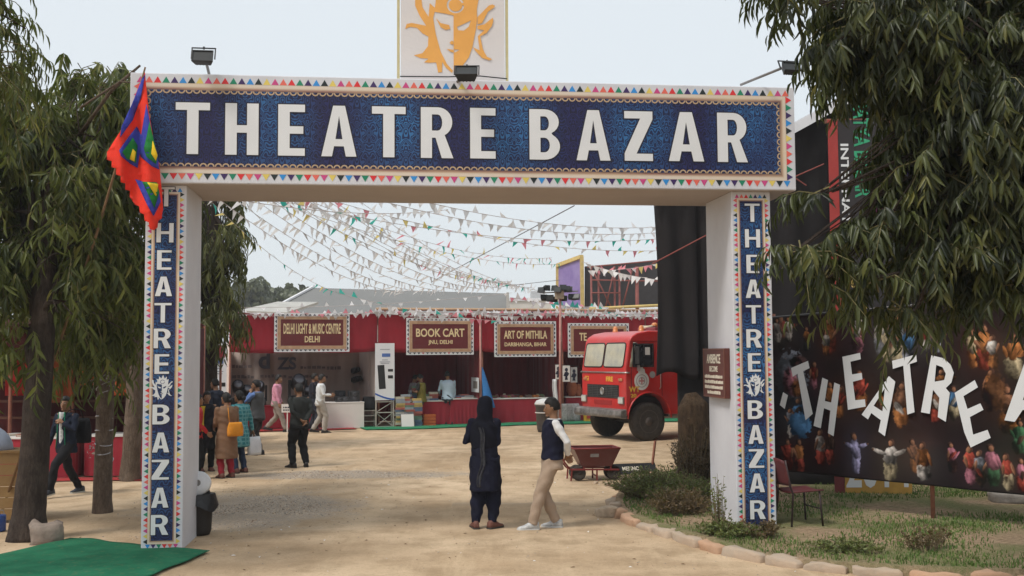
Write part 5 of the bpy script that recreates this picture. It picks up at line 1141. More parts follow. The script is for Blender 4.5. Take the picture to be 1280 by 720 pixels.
# beacons, horn and gear on the cab roof
m_bea = M('beacon_amber', (.62, .22, .06), .25, .15, spec=.6)
for y, m in ((.55, m_bea), (-.75, m_bea)): b_ = MB().lathe([(.08, 2.89), (.08, 2.92), (.07, 2.93), (.065, 3.01), (.04, 3.05), (.01, 3.055)], 18, T=Matrix.Translation((-.15, y, 0))).build('beacon', m, fe, True)
MB().box(-.9, -.45, -.1, .75, 2.901, 3.0).build('siren_box', M('siren_maroon', (.22, .05, .06), .5, .2), fe, bevel=.02); MB().ball((-.65, .45, 3.06), (.09, .09, .08), 8).build('siren_horn', m_bea, fe, True)
MB().tube([(-.4, .2, 2.98), (-.6, .5, 3.04), (-.8, .1, 3.02), (-.55, -.1, 3.03)], .04, 8).build('hose_coil', M('hose_cream', (.5, .42, .3), .8, .2), fe, True)

# ------------------------------------------------------------------ red hand cart
p = gnd(746, 601); hc = empty('wheelbarrow', (p.x, p.y + .25, 0), R(8), 'empty dark red steel wheelbarrow on two wheels beside the waistcoat man', 'wheelbarrow')
hc.scale = (.86, .86, .86); m_hc = paint('barrow_red', (.105, .016, .017), .5); m_hcf = M('barrow_frame', (.20, .03, .028), .6, .2)
def cart_ring(x0, x1, y, z): return [(x0, -y, z), (x1, -y, z), (x1, y, z), (x0, y, z)]
tb = MB(); tb.rings([cart_ring(-.34, .30, .24, .30), cart_ring(-.53, .46, .36, .68)], caps=False); tb.add(cart_ring(-.34, .30, .24, .30), [(0, 1, 2, 3)])
tb.build('tray', m_hc, hc, solid=.012)
MB().tube([(*q_[:2], .68) for q_ in cart_ring(-.53, .46, .36, .68) + cart_ring(-.53, .46, .36, .68)[:1]], .016, 6).build('tray_rim', m_hcf, hc, True)
fr = MB()
for y in (-.22, .22):
    fr.bar((-.6, y, .24), (.46, y, .22), .035); fr.bar((-.02, y, .225), (-.02, y, 0), .03); fr.bar((-.56, y, .235), (-.58, y, .0), .03); fr.bar((-.3, y, .24), (-.3, y, .30), .03); fr.bar((.28, y, .23), (.28, y, .30), .03)
fr.bar((-.02, -.2, .09), (-.02, .2, .09), .025); fr.build('frame', m_hcf, hc)
for y in (-.22, .22): MB().tube([(-.6, y, .245), (-.72, y, .40), (-.82, y * 1.1, .62)], .018, 8).build('handle', m_hcf, hc, True)
for x, y in ((-.40, -.16), (.36, -.16), (-.40, .16), (.36, .16)):
    T = Matrix.Translation((x, y, .15)) @ Matrix.Rotation(R(78), 4, 'X' ) @ Matrix.Rotation(0, 4, 'Z'); w = empty('wheel', (0, 0, 0)); w.parent = hc
    MB().lathe([(.09, -.035), (.135, -.04), (.152, -.02), (.152, .02), (.135, .04), (.09, .035)], 24, T=T).build('tyre', m_tyre, w, True); MB().lathe([(.095, -.02), (.088, .0), (.03, .02), (.03, .045), (.01, .046)], 16, T=T).build('rim', m_rim, w, True)
MB().box(-.18, .0, -.33, -.30, .50, .64).build('cloth_rag', M('rag_grey', (.22, .2, .19), .9, .3), hc)
# the low black name board lying beyond it
p0, p1 = gnd(768, 594), gnd(822, 592); bd = empty('ground_board', (p0 + p1) / 2 + Vector((0, 0, 0)), math.atan2(p1.y - p0.y, p1.x - p0.x), 'low black board with white letters lying on the ground beyond the wheelbarrow', 'board'); w = (p1 - p0).length / 2
T = Matrix.Rotation(R(-38), 4, 'X'); MB().box(-w, w, -.012, .012, .0, .24, 0, T).build('panel', M('board_black', (.02, .02, .022), .6, .2), bd); mesh_obj('lettering', text('MERINO', .09, m_cream, .34, .02, .002, T @ Matrix.Translation((-.08, -.0145, .08)) @ FACE), bd); MB().bar((w - .06, .16, 0), (w - .02, .05, .62), .035).build('prop', m_pole, bd)
# ------------------------------------------------------------------ stalls under the trees on the left
m_dkc = red_cloth('left_stall_cloth', (.045, .005, .006), (.075, .008, .010)); m_woodr = M('plank_red_brown', (.09, .03, .02), .7, .25, 5, .2, 30, col2=(.14, .06, .03))  # cloth and plank colours deepened to paint in the shade under the trees
ls = empty('craft_stall', (-9.6, 21.2, 0), R(-4), 'dark red cloth stall behind the tree trunks on the left', 'stall')
W = 2.7
MB().sheet(lambda u, v: (-W + 2 * W * u, 2.6 + pleat(u, .03, 50), 2.9 * v), 90, 4).build('back_wall', m_dkc, ls, True, solid=.008)
MB().sheet(lambda u, v: (W + pleat(u, .02, 20), .0 + 2.6 * u, 2.9 * v), 40, 4).build('side_wall', m_dkc, ls, True, solid=.008)
MB().sheet(lambda u, v: (-W + 2 * W * u, -.1 + 2.8 * v, 2.95 + .15 * math.sin(PI * v) - .06 * math.sin(PI * u * 3) ** 2), 24, 8).build('roof', m_roofc, ls, True, solid=.01)
MB().sheet(lambda u, v: (-W + 2 * W * u, -.12 + pleat(u, .014, 30), 2.45 + .5 * v - .07 * math.sin(PI * ((u * 4) % 1)) * (1 - v)), 60, 5).build('valance', m_dkc, ls, True, solid=.008)
for x in (-W, -.2, W):
    for y in (-.05, 2.55): MB().tube([(x, y, 0), (x, y, 2.95)], .035, 8).build('pole', m_pole, ls, True)
for i in range(4): MB().box(-W + .1, W - .1, 2.46, 2.54, .95 + .36 * i, 1.0 + .36 * i).build('shelf', m_woodr, ls)
def free_table(x0, x1, y0, y1, h, label, mat, rz=0.0, group=None):
    r = empty('cloth_table', ((x0 + x1) / 2, (y0 + y1) / 2, 0), rz, label, 'table'); w, d = (x1 - x0) / 2, (y1 - y0) / 2
    MB().box(-w - .02, w + .02, -d - .02, d + .02, h - .03, h).build('table_top', M('sheet_white', ()), r); rg = []
    for v in range(6):
        z = .03 + (h - .062) * v / 5; row = []
        for i in range(80):
            a = i / 80 * 4; k = int(a); f = a - k; x, y = ((-w + 2 * w * f, -d), (w, -d + 2 * d * f), (w - 2 * w * f, d), (-w, d - 2 * d * f))[k]; o_ = .02 * math.sin(i * 1.7) * (1 - v / 5)
            row.append((x + (o_ if k in (1, 3) else 0), y + (o_ if k in (0, 2) else 0), z))
        rg.append(row)
    MB().rings(rg, caps=False).build('skirt', mat, r, True); return r
free_table(-10.9, -8.35, 20.6, 21.4, .78, 'red draped table under the dark stall behind the walking man', m_tabc)
free_table(-8.2, -7.05, 20.8, 21.6, .80, 'red draped table end beside the left gate pillar', m_tabc)
tag(MB().sheet(lambda u, v: (-11 + 4.2 * u, 20.05 + .5 * v, .022 + gz(-11 + 4.2 * u, 20.05 + .5 * v)), 30, 3).build('red_carpet', M('carpet_red', ()), None, True, solid=.008), 'narrow red carpet before the dark stall under the trees', 'carpet')
for i in range(16):
    o = link(bpy.data.objects.new('book', random.choice(bk_mesh))); o.location = (-10.7 + i * .145, 21.0 + random.uniform(-.2, .2), .782); o.rotation_euler.z = random.random(); tag(o, 'booklet laid out on the red table of the dark left stall', 'book', 'booklets on the left table')
for i, (x, z, h, c, lb) in enumerate(((-10.3, 1.5, .8, (.42, .03, .03), 'bright red cloth hanging at the back of the dark left stall'), (-9.4, 1.35, .9, (.30, .08, .03), 'rust cloth hanging at the back of the dark left stall'), (-8.1, 1.75, .42, (.62, .09, .03), 'orange red cloth hung near the stall corner by the gate pillar'), (-7.6, 1.55, .5, (.55, .12, .04), 'orange cloth hung beside the third tree trunk'))):
    o = MB().sheet(lambda u, v: (-.28 + .56 * u, .04 * math.sin(u * 12), h * v), 12, 4).build('hanging_cloth', cloth('drape_%d' % i, c, .2), None, True, solid=.012); o.location = (x, 22.6 if i < 2 else 21.0, z); tag(o, lb, 'cloth')
    MB().tube([(0, 0, h), (0, 0, 2.93 - z)], .008, 5).build('hanging_cord', m_blk, o)
# stall along the left side whose red roof edge shows past the pillar
ls2 = empty('side_stall', (-9.2, 27.4, 0), R(84), 'red roofed stall behind the shoppers at the left side of the yard', 'stall')
MB().sheet(lambda u, v: (-2.4 + 4.8 * u, 1.6 + pleat(u, .03, 40), 2.7 * v), 60, 4).build('back_wall', M('stall_backing', (.34, .22, .12), .8, .2, 4), ls2, True, solid=.01)
MB().sheet(lambda u, v: (-2.5 + 5 * u, -1.0 + 2.7 * v, 2.55 + .3 * math.sin(PI * v)), 20, 8).build('roof', m_fasc, ls2, True, solid=.01)
MB().sheet(lambda u, v: (-2.5 + 5 * u, -1.02 + pleat(u, .014, 30), 2.25 + .32 * v), 40, 3).build('valance', m_fasc, ls2, True, solid=.008)
for x in (-2.4, 2.4):
    for y in (-.95, 1.6): MB().tube([(x, y, 0), (x, y, 2.58)], .035, 8).build('pole', m_pole, ls2, True)
free_table(-8.9, -8.0, 24.9, 29.2, .82, 'long red draped table of the side stall', m_tabc)
for i in range(14):
    mb = MB(); h = random.uniform(.12, .3); mb.lathe([(.05, 0), (.09, h * .4), (.07, h * .7), (.04, h)], 12); o = mb.build('clay_pot', M('craft_%d' % (i % 6), ()) if 'craft_%d' % (i % 6) in MATS else m_ter, None, True); o.location = (-8.45 + random.uniform(-.25, .25), 25.1 + i * .29, .822); tag(o, 'small clay ware on the long table of the side stall', 'pot', 'clay ware on the side table')
# bin with a white roll behind the left pillar
p = gnd(251, 668); bi = empty('waste_bin', (p.x - .02, p.y, 0), 0, 'tall black open bin just behind the left gate pillar', 'bin')
MB().lathe([(.13, 0), (.15, .05), (.175, .50), (.18, .52)], 20).build('drum', M('bin_black', (.022, .018, .016), .6, .3), bi, True); MB().sheet(lambda u, v: (.2 * math.cos(u * 2 * PI) * (1 + .18 * v + .15 * v * noise.noise((math.cos(u * 6.28) * 2, math.sin(u * 6.28) * 2, 0))), .2 * math.sin(u * 2 * PI) * (1 + .18 * v), .52 - .17 * v + .05 * math.sin(u * 19) * v), 40, 5).build('bin_liner', M('liner_black', (.015, .015, .017), .3, .2, 10, .4, 30), bi, True)
rl = empty('paper_roll', (p.x - .02, p.y, .52), 0, 'white roll of tape sticking out of the black bin', 'roll'); T = Matrix.Translation((.0, -.05, .14)) @ Matrix.Rotation(R(78), 4, 'X'); MB().lathe([(.045, -.05), (.15, -.05), (.155, .0), (.15, .05), (.045, .05)], 28, T=T).build('roll', M('roll_white', (.70, .71, .73), .5, .04), rl, True); MB().lathe([(.04, .051), (.03, .055)], 16, T=T).build('core', m_arm, rl)
bagmesh(.26, .22, .20).build('rubbish', BLACK, rl, True).location = (.0, 0, -.12)
# wooden counter end, blue-white umbrella and blue can at the very left edge
p = gnd(6, 655); wc = empty('wooden_counter', (p.x - .55, p.y + .45, 0), R(6), 'plank fronted wooden counter at the foot of the left tree', 'counter'); m_plank = M('plank_ochre', (.22, .125, .045), .7, .3, 4, .25, 30, col2=(.30, .19, .07))
for i in range(6): MB().box(-.72, .72, -.32, -.30, .03 + i * .155, .03 + i * .155 + .148).build('plank', m_plank, wc)
MB().box(-.70, -.66, -.295, .3, 0, .95).box(.66, .70, -.295, .3, 0, .95).build('side_frame', m_plank, wc); MB().box(-.75, .75, -.34, .34, .955, .985).build('counter_top', m_plank, wc)
ul = empty('open_umbrella', (p.x - .75, p.y + .45, .986), 0, 'pale blue half open umbrella lying on the wooden counter', 'umbrella'); m_pu = cloth('umbrella_pale', (.46, .52, .66), .08)
rg = []
for i in range(8): a = PI / 2 * i / 7 * .96; rg.append([(.62 * math.cos(a) * math.cos(2 * PI * j / 24) * (1 + .03 * math.cos(8 * 2 * PI * j / 24)), .45 * math.cos(a) * math.sin(2 * PI * j / 24), .42 * math.sin(a)) for j in range(24)])
MB().rings(rg).build('canopy', m_pu, ul, True); MB().tube([(0, 0, .41), (0, 0, .48)], .01, 6).build('tip', m_arm, ul); MB().tube([(.05, 0, .01), (.45, -.2, .02)], .012, 6).build('shaft', m_arm, ul)
p2 = gnd(4, 662); bc = empty('blue_can', (p2.x - .02, p2.y - .1, 0), 0, 'small blue tin on the ground in front of the wooden counter', 'can'); MB().lathe([(.09, 0), (.095, .01), (.095, .20), (.09, .21), (.02, .212)], 20).build('tin', M('tin_blue', (.03, .07, .25), .4, .15), bc, True); MB().tube([(-.09, 0, .19), (-.06, 0, .27), (.06, 0, .27), (.09, 0, .19)], .006, 6).build('handle', m_arm, bc)
# boulder at the tree foot
p = gnd(58, 678); me = rough_block(.37, .28, .30, .055, 77); me.materials.append(M('boulder', (.24, .19, .155), .9, .25, 8, .5, 30)); o = mesh_obj('boulder', me); o.location = (p.x, p.y, .10); o.rotation_euler.z = .4; tag(o, 'grey brown boulder at the foot of the front left tree', 'stone')

# ------------------------------------------------------------------ the rainbow temple flag on its leaning bamboo
top = at(181, 86, 12.7); foot = gnd(38, 560) ; foot = Vector((-6.35, 14.6, .02)); foot = at(57, 470, 14.5)
d_ = (foot - top).normalized(); g_end = foot + d_ * (foot.z / -d_.z)
fl = empty('temple_flag', (g_end.x, g_end.y, 0), 0, 'red flag with blue, green and yellow wedges on a leaning bamboo pole', 'flag')
b0 = Vector((g_end.x, g_end.y, 0)); MB().tube([Vector((0, 0, 0)), (foot + top) / 2 - b0 + Vector((.05, 0, -.05)), top + (top - foot).normalized() * .02 - b0], [.020, .018, .011], 8).build('pole', M('bamboo', (.20, .12, .06), .6, .25, 8, .2, 30), fl, True)
m_fr = cloth('flag_red', (.78, .045, .025), .08); m_fb = cloth('flag_blue', (.045, .06, .36), .1); m_fg = cloth('flag_green', (.02, .20, .045), .1); m_fy = cloth('flag_yellow', (.80, .56, .03), .06)
def fpt(px, py, lift=0.0):                                          # a point of the folded cloth; it hangs in soft vertical folds
    fold = .07 * math.sin((px - 130) * .16 + py * .008) + .03 * math.sin(px * .4 - py * .03)
    return at(px, py, 12.72 + fold - lift) - b0
def flag_piece(outline, mat, name, lift, parent=fl):
    """fills an outline with a fine triangle grid so the cloth can ripple"""
    bm = bmesh.new(); vs = [bm.verts.new((x, y, 0)) for x, y in outline]; f = bm.faces.new(vs); bmesh.ops.triangulate(bm, faces=[f])
    for _ in range(4):
        es = [e for e in bm.edges if e.calc_length() > 7]
        if not es: break
        bmesh.ops.subdivide_edges(bm, edges=es, cuts=1); bmesh.ops.triangulate(bm, faces=bm.faces[:])
    for v in bm.verts: v.co = fpt(v.co.x, v.co.y, lift)
    me = bpy.data.meshes.new(name); bm.to_mesh(me); bm.free(); me.materials.append(mat); me.polygons.foreach_set('use_smooth', [True] * len(me.polygons)); o = mesh_obj(name, me, parent); md = o.modifiers.new('t', 'SOLIDIFY'); md.thickness = .003; return o
def jag(a, b_, n, amp):
    out = []
    for i in range(n): out += [(a[0] + (b_[0] - a[0]) * i / n, a[1] + (b_[1] - a[1]) * i / n), (a[0] + (b_[0] - a[0]) * (i + .5) / n + amp[0], a[1] + (b_[1] - a[1]) * (i + .5) / n + amp[1])]
    return out
flag_piece([(181, 88), (186, 140), (193, 180), (199, 205), (202, 235), (204, 262)] + jag((203, 265), (192, 288), 2, (2, 2)) + jag((192, 288), (168, 248), 4, (-2, 3)) + jag((168, 248), (134, 192), 6, (-3, 3)) + [(134, 190), (150, 165), (165, 130)], m_fr, 'red_field', 0)
flag_piece([(178, 98), (182, 92), (176, 122), (166, 150), (150, 172), (152, 158), (164, 132)], m_fb, 'blue_wedge', .02)
flag_piece([(171, 158), (178, 172), (172, 210), (163, 205), (151, 195), (149, 188), (160, 172)], m_fb, 'blue_wedge', .02); flag_piece([(166, 172), (172, 182), (170, 204), (158, 198), (153, 190)], m_fg, 'green_wedge', .035); flag_piece([(166, 186), (170, 190), (168, 202), (162, 199)], m_fy, 'yellow_wedge', .05)
flag_piece([(183, 130), (190, 165), (198, 200), (199, 212), (190, 208), (176, 196), (174, 185)], m_fb, 'blue_wedge', .02); flag_piece([(187, 152), (197, 196), (195, 205), (183, 196), (180, 186)], m_fg, 'green_wedge', .035); flag_piece([(191, 176), (197, 194), (195, 201), (189, 192)], m_fy, 'yellow_wedge', .05)
flag_piece([(169, 224), (176, 226), (194, 262), (199, 240), (201, 252), (192, 270), (186, 260)], m_fb, 'blue_wedge', .02); flag_piece([(178, 227), (196, 228), (199, 240), (193, 260)], m_fg, 'green_wedge', .035); flag_piece([(184, 228), (198, 230), (195, 246)], m_fy, 'yellow_wedge', .05)
# ------------------------------------------------------------------ trees with long drooping leaves
def leaf_material(name, dark, light, yellow, trans=.25):
    m, N, L, b = nodes(name); q = NB(N, L); at_ = N.new('ShaderNodeAttribute'); at_.attribute_name = 'tint'
    sx_ = N.new('ShaderNodeSeparateXYZ'); L.new(at_.outputs['Vector'], sx_.inputs[0])
    c = q.mix(sx_.outputs[0], dark, light); c = q.mix(sx_.outputs[1], c, yellow); L.new(c, b.inputs['Base Color'])
    b.inputs['Roughness'].default_value = .42; b.inputs['Specular IOR Level'].default_value = .35
    tr = N.new('ShaderNodeBsdfTranslucent'); L.new(q.mix(.5, c, (.20, .26, .03)), tr.inputs[0]); ms = N.new('ShaderNodeMixShader'); ms.inputs[0].default_value = trans
    L.new(b.outputs[0], ms.inputs[1]); L.new(tr.outputs[0], ms.inputs[2]); L.new(ms.outputs[0], N['Material Output'].inputs[0]); return m
LEAF_T = [(0, 0, 0), (-.42, .30, .10), (0, .30, 0), (.42, .30, .10), (-.36, .66, .02), (0, .66, -.08), (.36, .66, .02), (0, 1.0, -.22)]
LEAF_F = [(0, 2, 1), (0, 3, 2), (1, 2, 5, 4), (2, 3, 6, 5), (4, 5, 7), (5, 6, 7)]
LT = np.array(LEAF_T)
def norm(a): return a / (np.linalg.norm(a, axis=-1, keepdims=True) + 1e-9)
def twigs(lobes, n, seed, droop=(.25, .5), tl=(.30, .60), per=13, leaf=(.13, .21), wid=.24, fill_=.45, clump=-.25, cf=1.1, jit=.16, down=1.0):
    """returns leaf arrays (base, axis, side, length, width) and twig curves, spread through ellipsoid lobes, clumped"""
    g = np.random.default_rng(seed); vol = np.maximum(np.array([l[1][0] * l[1][1] * l[1][2] for l in lobes]) ** .67, .012); pick = g.choice(len(lobes), n, p=vol / vol.sum())
    C = np.array([l[0] for l in lobes])[pick]; Rd = np.array([l[1] for l in lobes])[pick]
    d = norm(g.normal(size=(n, 3))); rad = g.uniform(fill_, 1, n) ** .6
    P = C + d * Rd * rad[:, None]
    keep = np.array([noise.noise((p[0] * cf + seed, p[1] * cf, p[2] * cf * .75)) > clump for p in P]); P, d, rad = P[keep], d[keep], rad[keep]; n = len(P)
    out = d.copy(); out[:, 2] = out[:, 2] * .3 + g.uniform(-.2, .35, n); out = norm(out + g.normal(size=(n, 3)) * .35)
    Lt = g.uniform(*tl, n); Dr = g.uniform(*droop, n) * Lt / .45
    t = np.linspace(.12, 1, per)[None, :, None] + g.uniform(-.03, .03, (n, per, 1))
    B = P[:, None] + out[:, None] * (Lt[:, None, None] * t) + np.array([0, 0, -1]) * (Dr[:, None, None] * t ** 2)
    tan = norm(out[:, None] * Lt[:, None, None] + np.array([0, 0, -2.0]) * Dr[:, None, None] * t)
    sd = norm(np.cross(tan, np.array([0, 0, 1.0]))); sg = np.where(np.arange(per) % 2, 1.0, -1.0)[None, :, None]
    ax = norm(tan * .45 + sd * sg * g.uniform(.25, .75, (n, per, 1)) + np.array([0, 0, -1.0]) * g.uniform(.5, 1.3, (n, per, 1)) * down + g.normal(size=(n, per, 3)) * jit)
    side = norm(np.cross(ax, out[:, None] + g.normal(size=(n, per, 3)) * .35)); ln = g.uniform(*leaf, (n, per)) * (1 - .25 * np.abs(t[..., 0] - .55)); w = ln * wid * g.uniform(.8, 1.15, (n, per))
    tint = np.clip(g.normal(.42, .22, (n, per)) + g.normal(0, .22, (n, 1)), 0, 1); yel = (g.random((n, per)) < .035) * g.uniform(.3, .9, (n, per)) + (g.random((n, 1)) < .06) * .35
    f = lambda a: a.reshape(-1, a.shape[-1]) if a.ndim == 3 else a.reshape(-1)
    cur = (P, out, Lt, Dr)
    return dict(B=f(B), A=f(ax), S=f(side), L=f(ln), W=f(w), t=f(tint), y=np.clip(f(yel), 0, 1)), cur
def leaves_mesh(name, lv, mat, idx=None):
    if idx is None: idx = np.arange(len(lv['L']))
    B, A, S, Ln, W = (lv[k][idx] for k in 'BASLW'); Nn = np.cross(S, A); n = len(idx); k = len(LT)
    V = B[:, None] + S[:, None] * (W[:, None, None] * LT[None, :, 0:1]) + A[:, None] * (Ln[:, None, None] * LT[None, :, 1:2]) + Nn[:, None] * (Ln[:, None, None] * LT[None, :, 2:3] * .8) + np.array([0, 0, -1.0]) * (Ln[:, None, None] * .12 * LT[None, :, 1:2] ** 2)
    me = bpy.data.meshes.new(name); me.vertices.add(n * k); me.vertices.foreach_set('co', V.reshape(-1).astype(np.float32))
    fl = np.concatenate([np.array(f) for f in LEAF_F]); ls = np.array([len(f) for f in LEAF_F]); nl = len(fl)
    me.loops.add(n * nl); me.loops.foreach_set('vertex_index', (fl[None] + (np.arange(n) * k)[:, None]).reshape(-1).astype(np.int32))
    st_ = np.concatenate([[0], np.cumsum(ls)[:-1]]); me.polygons.add(n * len(ls)); me.polygons.foreach_set('loop_start', (st_[None] + (np.arange(n) * nl)[:, None]).reshape(-1).astype(np.int32))
    me.update(calc_edges=True); a = me.attributes.new('tint', 'FLOAT_VECTOR', 'POINT'); T = np.zeros((n, k, 3), np.float32); T[..., 0] = lv['t'][idx][:, None]; T[..., 1] = lv['y'][idx][:, None]; a.data.foreach_set('vector', T.reshape(-1))
    me.materials.append(mat); me.polygons.foreach_set('use_smooth', [True] * len(me.polygons)); me.validate(); return me
LEAFVAR = {}
def leaf_objects(lv, idx, mat, parent, org):
    key = mat.name
    if key not in LEAFVAR:
        LEAFVAR[key] = []
        for q_ in range(5):
            one = dict(B=np.zeros((1, 3)), A=np.array([[0, 1.0, 0]]), S=np.array([[1.0, 0, 0]]), L=np.array([1.0]), W=np.array([1.0]), t=np.array([q_ / 4]), y=np.array([0.0 if q_ < 4 else .25])); m_ = leaves_mesh('leaf', one, mat); LEAFVAR[key].append(m_)
    for i in idx:
        o = bpy.data.objects.new('leaf', LEAFVAR[key][int(min(4, lv['t'][i] * 4.99))]); A, S = Vector(lv['A'][i]), Vector(lv['S'][i]); Nn = S.cross(A)
        mt = Matrix((S * lv['W'][i], A * lv['L'][i], Nn * lv['L'][i])).transposed().to_4x4(); mt.translation = Vector(lv['B'][i]) - org; link(o, parent); o.matrix_basis = mt
def in_view(B):
    c, s = math.cos(PITCH), math.sin(PITCH); z = B[:, 2] - CAM_H; d = B[:, 1] * c + z * s; u = z * c - B[:, 1] * s
    px = 640 + F_PX * B[:, 0] / np.maximum(d, .1); py = 360 - F_PX * u / np.maximum(d, .1); return (px > 4) & (px < 1276) & (py > 4) & (py < 716) & (d > 1), d
def bark(name, c1, c2):
    """furrowed bark: noise drawn out along the trunk, dark cracks between plates"""
    m, N, L, b = nodes(name); q = NB(N, L); g = N.new('ShaderNodeTexCoord').outputs['Object']; st_ = q.scaled(g, 1, 1, .28)
    n1, n2 = q.noise(st_, 16, 6, .65), q.noise(g, 3, 4); vo = N.new('ShaderNodeTexVoronoi'); vo.feature = 'DISTANCE_TO_EDGE'; vo.inputs['Scale'].default_value = 30; L.new(st_, vo.inputs['Vector'])
    crack = q.ramp(vo.outputs[0], -.25, .12); c = q.mix(q.ramp(n1, .3, .7), c1, c2); c = q.mix(q.m('MULTIPLY', q.ramp(n2, .5, .7), .45), c, tuple(x * 1.7 for x in c2)); L.new(q.mix(q.m('SUBTRACT', 1.0, crack), c, tuple(x * .5 for x in c1)), b.inputs['Base Color'])
    b.inputs['Roughness'].default_value = .95; b.inputs['Specular IOR Level'].default_value = .15; bp = N.new('ShaderNodeBump'); bp.inputs['Strength'].default_value = .9; bp.inputs['Distance'].default_value = .05
    L.new(q.m('ADD', n1, q.m('MULTIPLY', crack, .15)), bp.inputs['Height']); L.new(bp.outputs[0], b.inputs['Normal']); return m
BARK = bark('bark_grey', (.030, .022, .018), (.072, .055, .045)); BARK2 = bark('bark_pale', (.085, .060, .043), (.17, .128, .098))
def trunk_mesh(pts, rad, parent, mat, name='trunk', n=18, seed=0):
    pts = [Vector(p) for p in pts]; fine, fr_ = [], []
    for i in range(len(pts) - 1):
        for j in range(6): f = j / 6; fine.append(pts[i].lerp(pts[i + 1], f)); fr_.append(rad[i] + (rad[i + 1] - rad[i]) * f)
    fine.append(pts[-1]); fr_.append(rad[-1]); mb = MB().tube(fine, fr_, n); k = 0
    for i in range(len(fine)):
        for j in range(n):
            v = Vector(mb.v[k]); o_ = v - fine[i]; mb.v[k] = tuple(fine[i] + o_ * (1 + .14 * noise.noise((v.x * 4 + seed, v.y * 4, v.z * 1.5)) + .07 * noise.noise((v.x * 14, v.y * 14, v.z * 6)))); k += 1
    return mb.build(name, mat, parent, True)
def tree(name, label, base, trunk, lobes, n, mat, seed, bark=BARK, group=None, singles=0, limbs=14, limb_k=1.0, **kw):
    """trunk: list of (x,y,z,r) relative to the base; lobes: ellipsoids in world space"""
    r = empty(name, base, 0, label, 'tree', group); org = Vector(base)
    trunk_mesh([p[:3] for p in trunk], [p[3] for p in trunk], r, bark, seed=seed)
    lv, (P, out, Lt, Dr) = twigs(lobes, n, seed, **kw)
    g = random.Random(seed); tp = [Vector(p[:3]) for p in trunk]; lb = MB()
    for i in range(limbs):
        lo = lobes[i % len(lobes)]; c = Vector(lo[0]) - org; a_ = g.uniform(.45, 1.0) * (len(tp) - 1); k = min(int(a_), len(tp) - 2); s0_ = tp[k].lerp(tp[k + 1], a_ - k); rr = trunk[k][3] * g.uniform(.30, .5) * limb_k
        e = c + Vector((g.uniform(-.7, .7) * lo[1][0], g.uniform(-.7, .7) * lo[1][1], g.uniform(-.5, .75) * lo[1][2])); mid = s0_.lerp(e, .45) + Vector((g.uniform(-.15, .15), g.uniform(-.15, .15), g.uniform(.05, .35))); lb.tube([s0_, mid, e], [rr, rr * .55, rr * .18], 7)
        for _ in range(3):
            e2 = e + Vector((g.uniform(-.6, .6) * lo[1][0], g.uniform(-.6, .6) * lo[1][1], g.uniform(-.4, .3) * lo[1][2])); lb.tube([mid.lerp(e, g.uniform(.3, .9)), (mid + e2) / 2 + Vector((0, 0, .1)), e2], [rr * .3, rr * .2, .008], 5)
    lb.build('limbs', bark, r, True)
    tw = MB(); step = max(1, len(P) // 1400)
    for i in range(0, len(P), step):
        p, o_ = Vector(P[i]) - org, Vector(out[i]); tw.tube([p - o_ * .12, p + o_ * Lt[i] * .5 - Vector((0, 0, Dr[i] * .25)), p + o_ * Lt[i] - Vector((0, 0, Dr[i]))], [.007, .005, .002], 3, caps=False)
    tag(tw.build('twigs', M('twig', (.14, .12, .05), .8, .2), r), kind='stuff')
    idx = np.arange(len(lv['L']))
    if singles:
        ok, d = in_view(lv['B']); d = np.where(ok, d - lv['L'] * 6, 1e9); near = np.argsort(d)[:singles]; leaf_objects(lv, near, mat, r, org); idx = np.setdiff1d(idx, near)
    lv['B'] = lv['B'] - np.array(org); o = mesh_obj('crown', leaves_mesh('crown', lv, mat, idx), r); tag(o, kind='stuff'); return r
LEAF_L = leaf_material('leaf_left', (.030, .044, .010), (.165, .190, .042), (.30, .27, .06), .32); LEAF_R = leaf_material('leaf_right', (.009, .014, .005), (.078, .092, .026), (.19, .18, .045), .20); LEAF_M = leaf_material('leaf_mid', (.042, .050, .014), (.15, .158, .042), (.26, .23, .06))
# front left tree
def A3(px, py, Y): return tuple(at(px, py, Y))
b = gnd(35, 674); tree('weeping_tree', 'front left tree with a thick dark trunk and drooping crown over the flag', (b.x, b.y, -.03), [(0, 0, 0, .27), (0, .03, .35, .20), (.02, .05, 1.0, .18), (.08, .1, 2.4, .155), (.1, .2, 3.6, .12), (.12, .2, 5.2, .05)],
     [(A3(70, 140, 14.6), (1.0, 1.0, .85)), (A3(40, 250, 14.2), (1.2, 1.1, 1.3)), (A3(120, 230, 14.6), (.75, .9, 1.35)), (A3(10, 180, 14.8), (.9, 1.0, 1.2)), (A3(95, 340, 14.4), (.75, .9, 1.0)), (A3(20, 370, 14.2), (.9, .8, .9)), (A3(120, 130, 14.8), (.5, .7, .55)), (A3(-60, 260, 14.8), (.9, 1, 1.6))], 3000, LEAF_L, 3, singles=300, leaf=(.16, .29), wid=.235, per=9, down=.9, clump=.02, cf=1.6, jit=.30, tl=(.28, .55))
b = gnd(127, 641); t2 = tree('weeping_tree', 'slim pale trunked tree bound with silvery string behind the walking path', (b.x, b.y, -.03), [(0, 0, 0, .15), (0, 0, .4, .13), (.02, 0, 1.3, .125), (.02, 0, 2.2, .115), (.05, .05, 3.6, .08), (.1, .1, 5.0, .03)],
     [(A3(130, 360, 16.4), (.8, .9, 1.0)), (A3(150, 250, 16.6), (.75, 1.0, 1.6)), (A3(140, 150, 16.6), (.6, .9, .8)), (A3(150, 420, 16.2), (.45, .6, .6))], 1400, LEAF_L, 5, BARK2, limbs=10, leaf=(.18, .29), wid=.215, per=9, down=1.05, clump=-.02, cf=1.5, jit=.26)
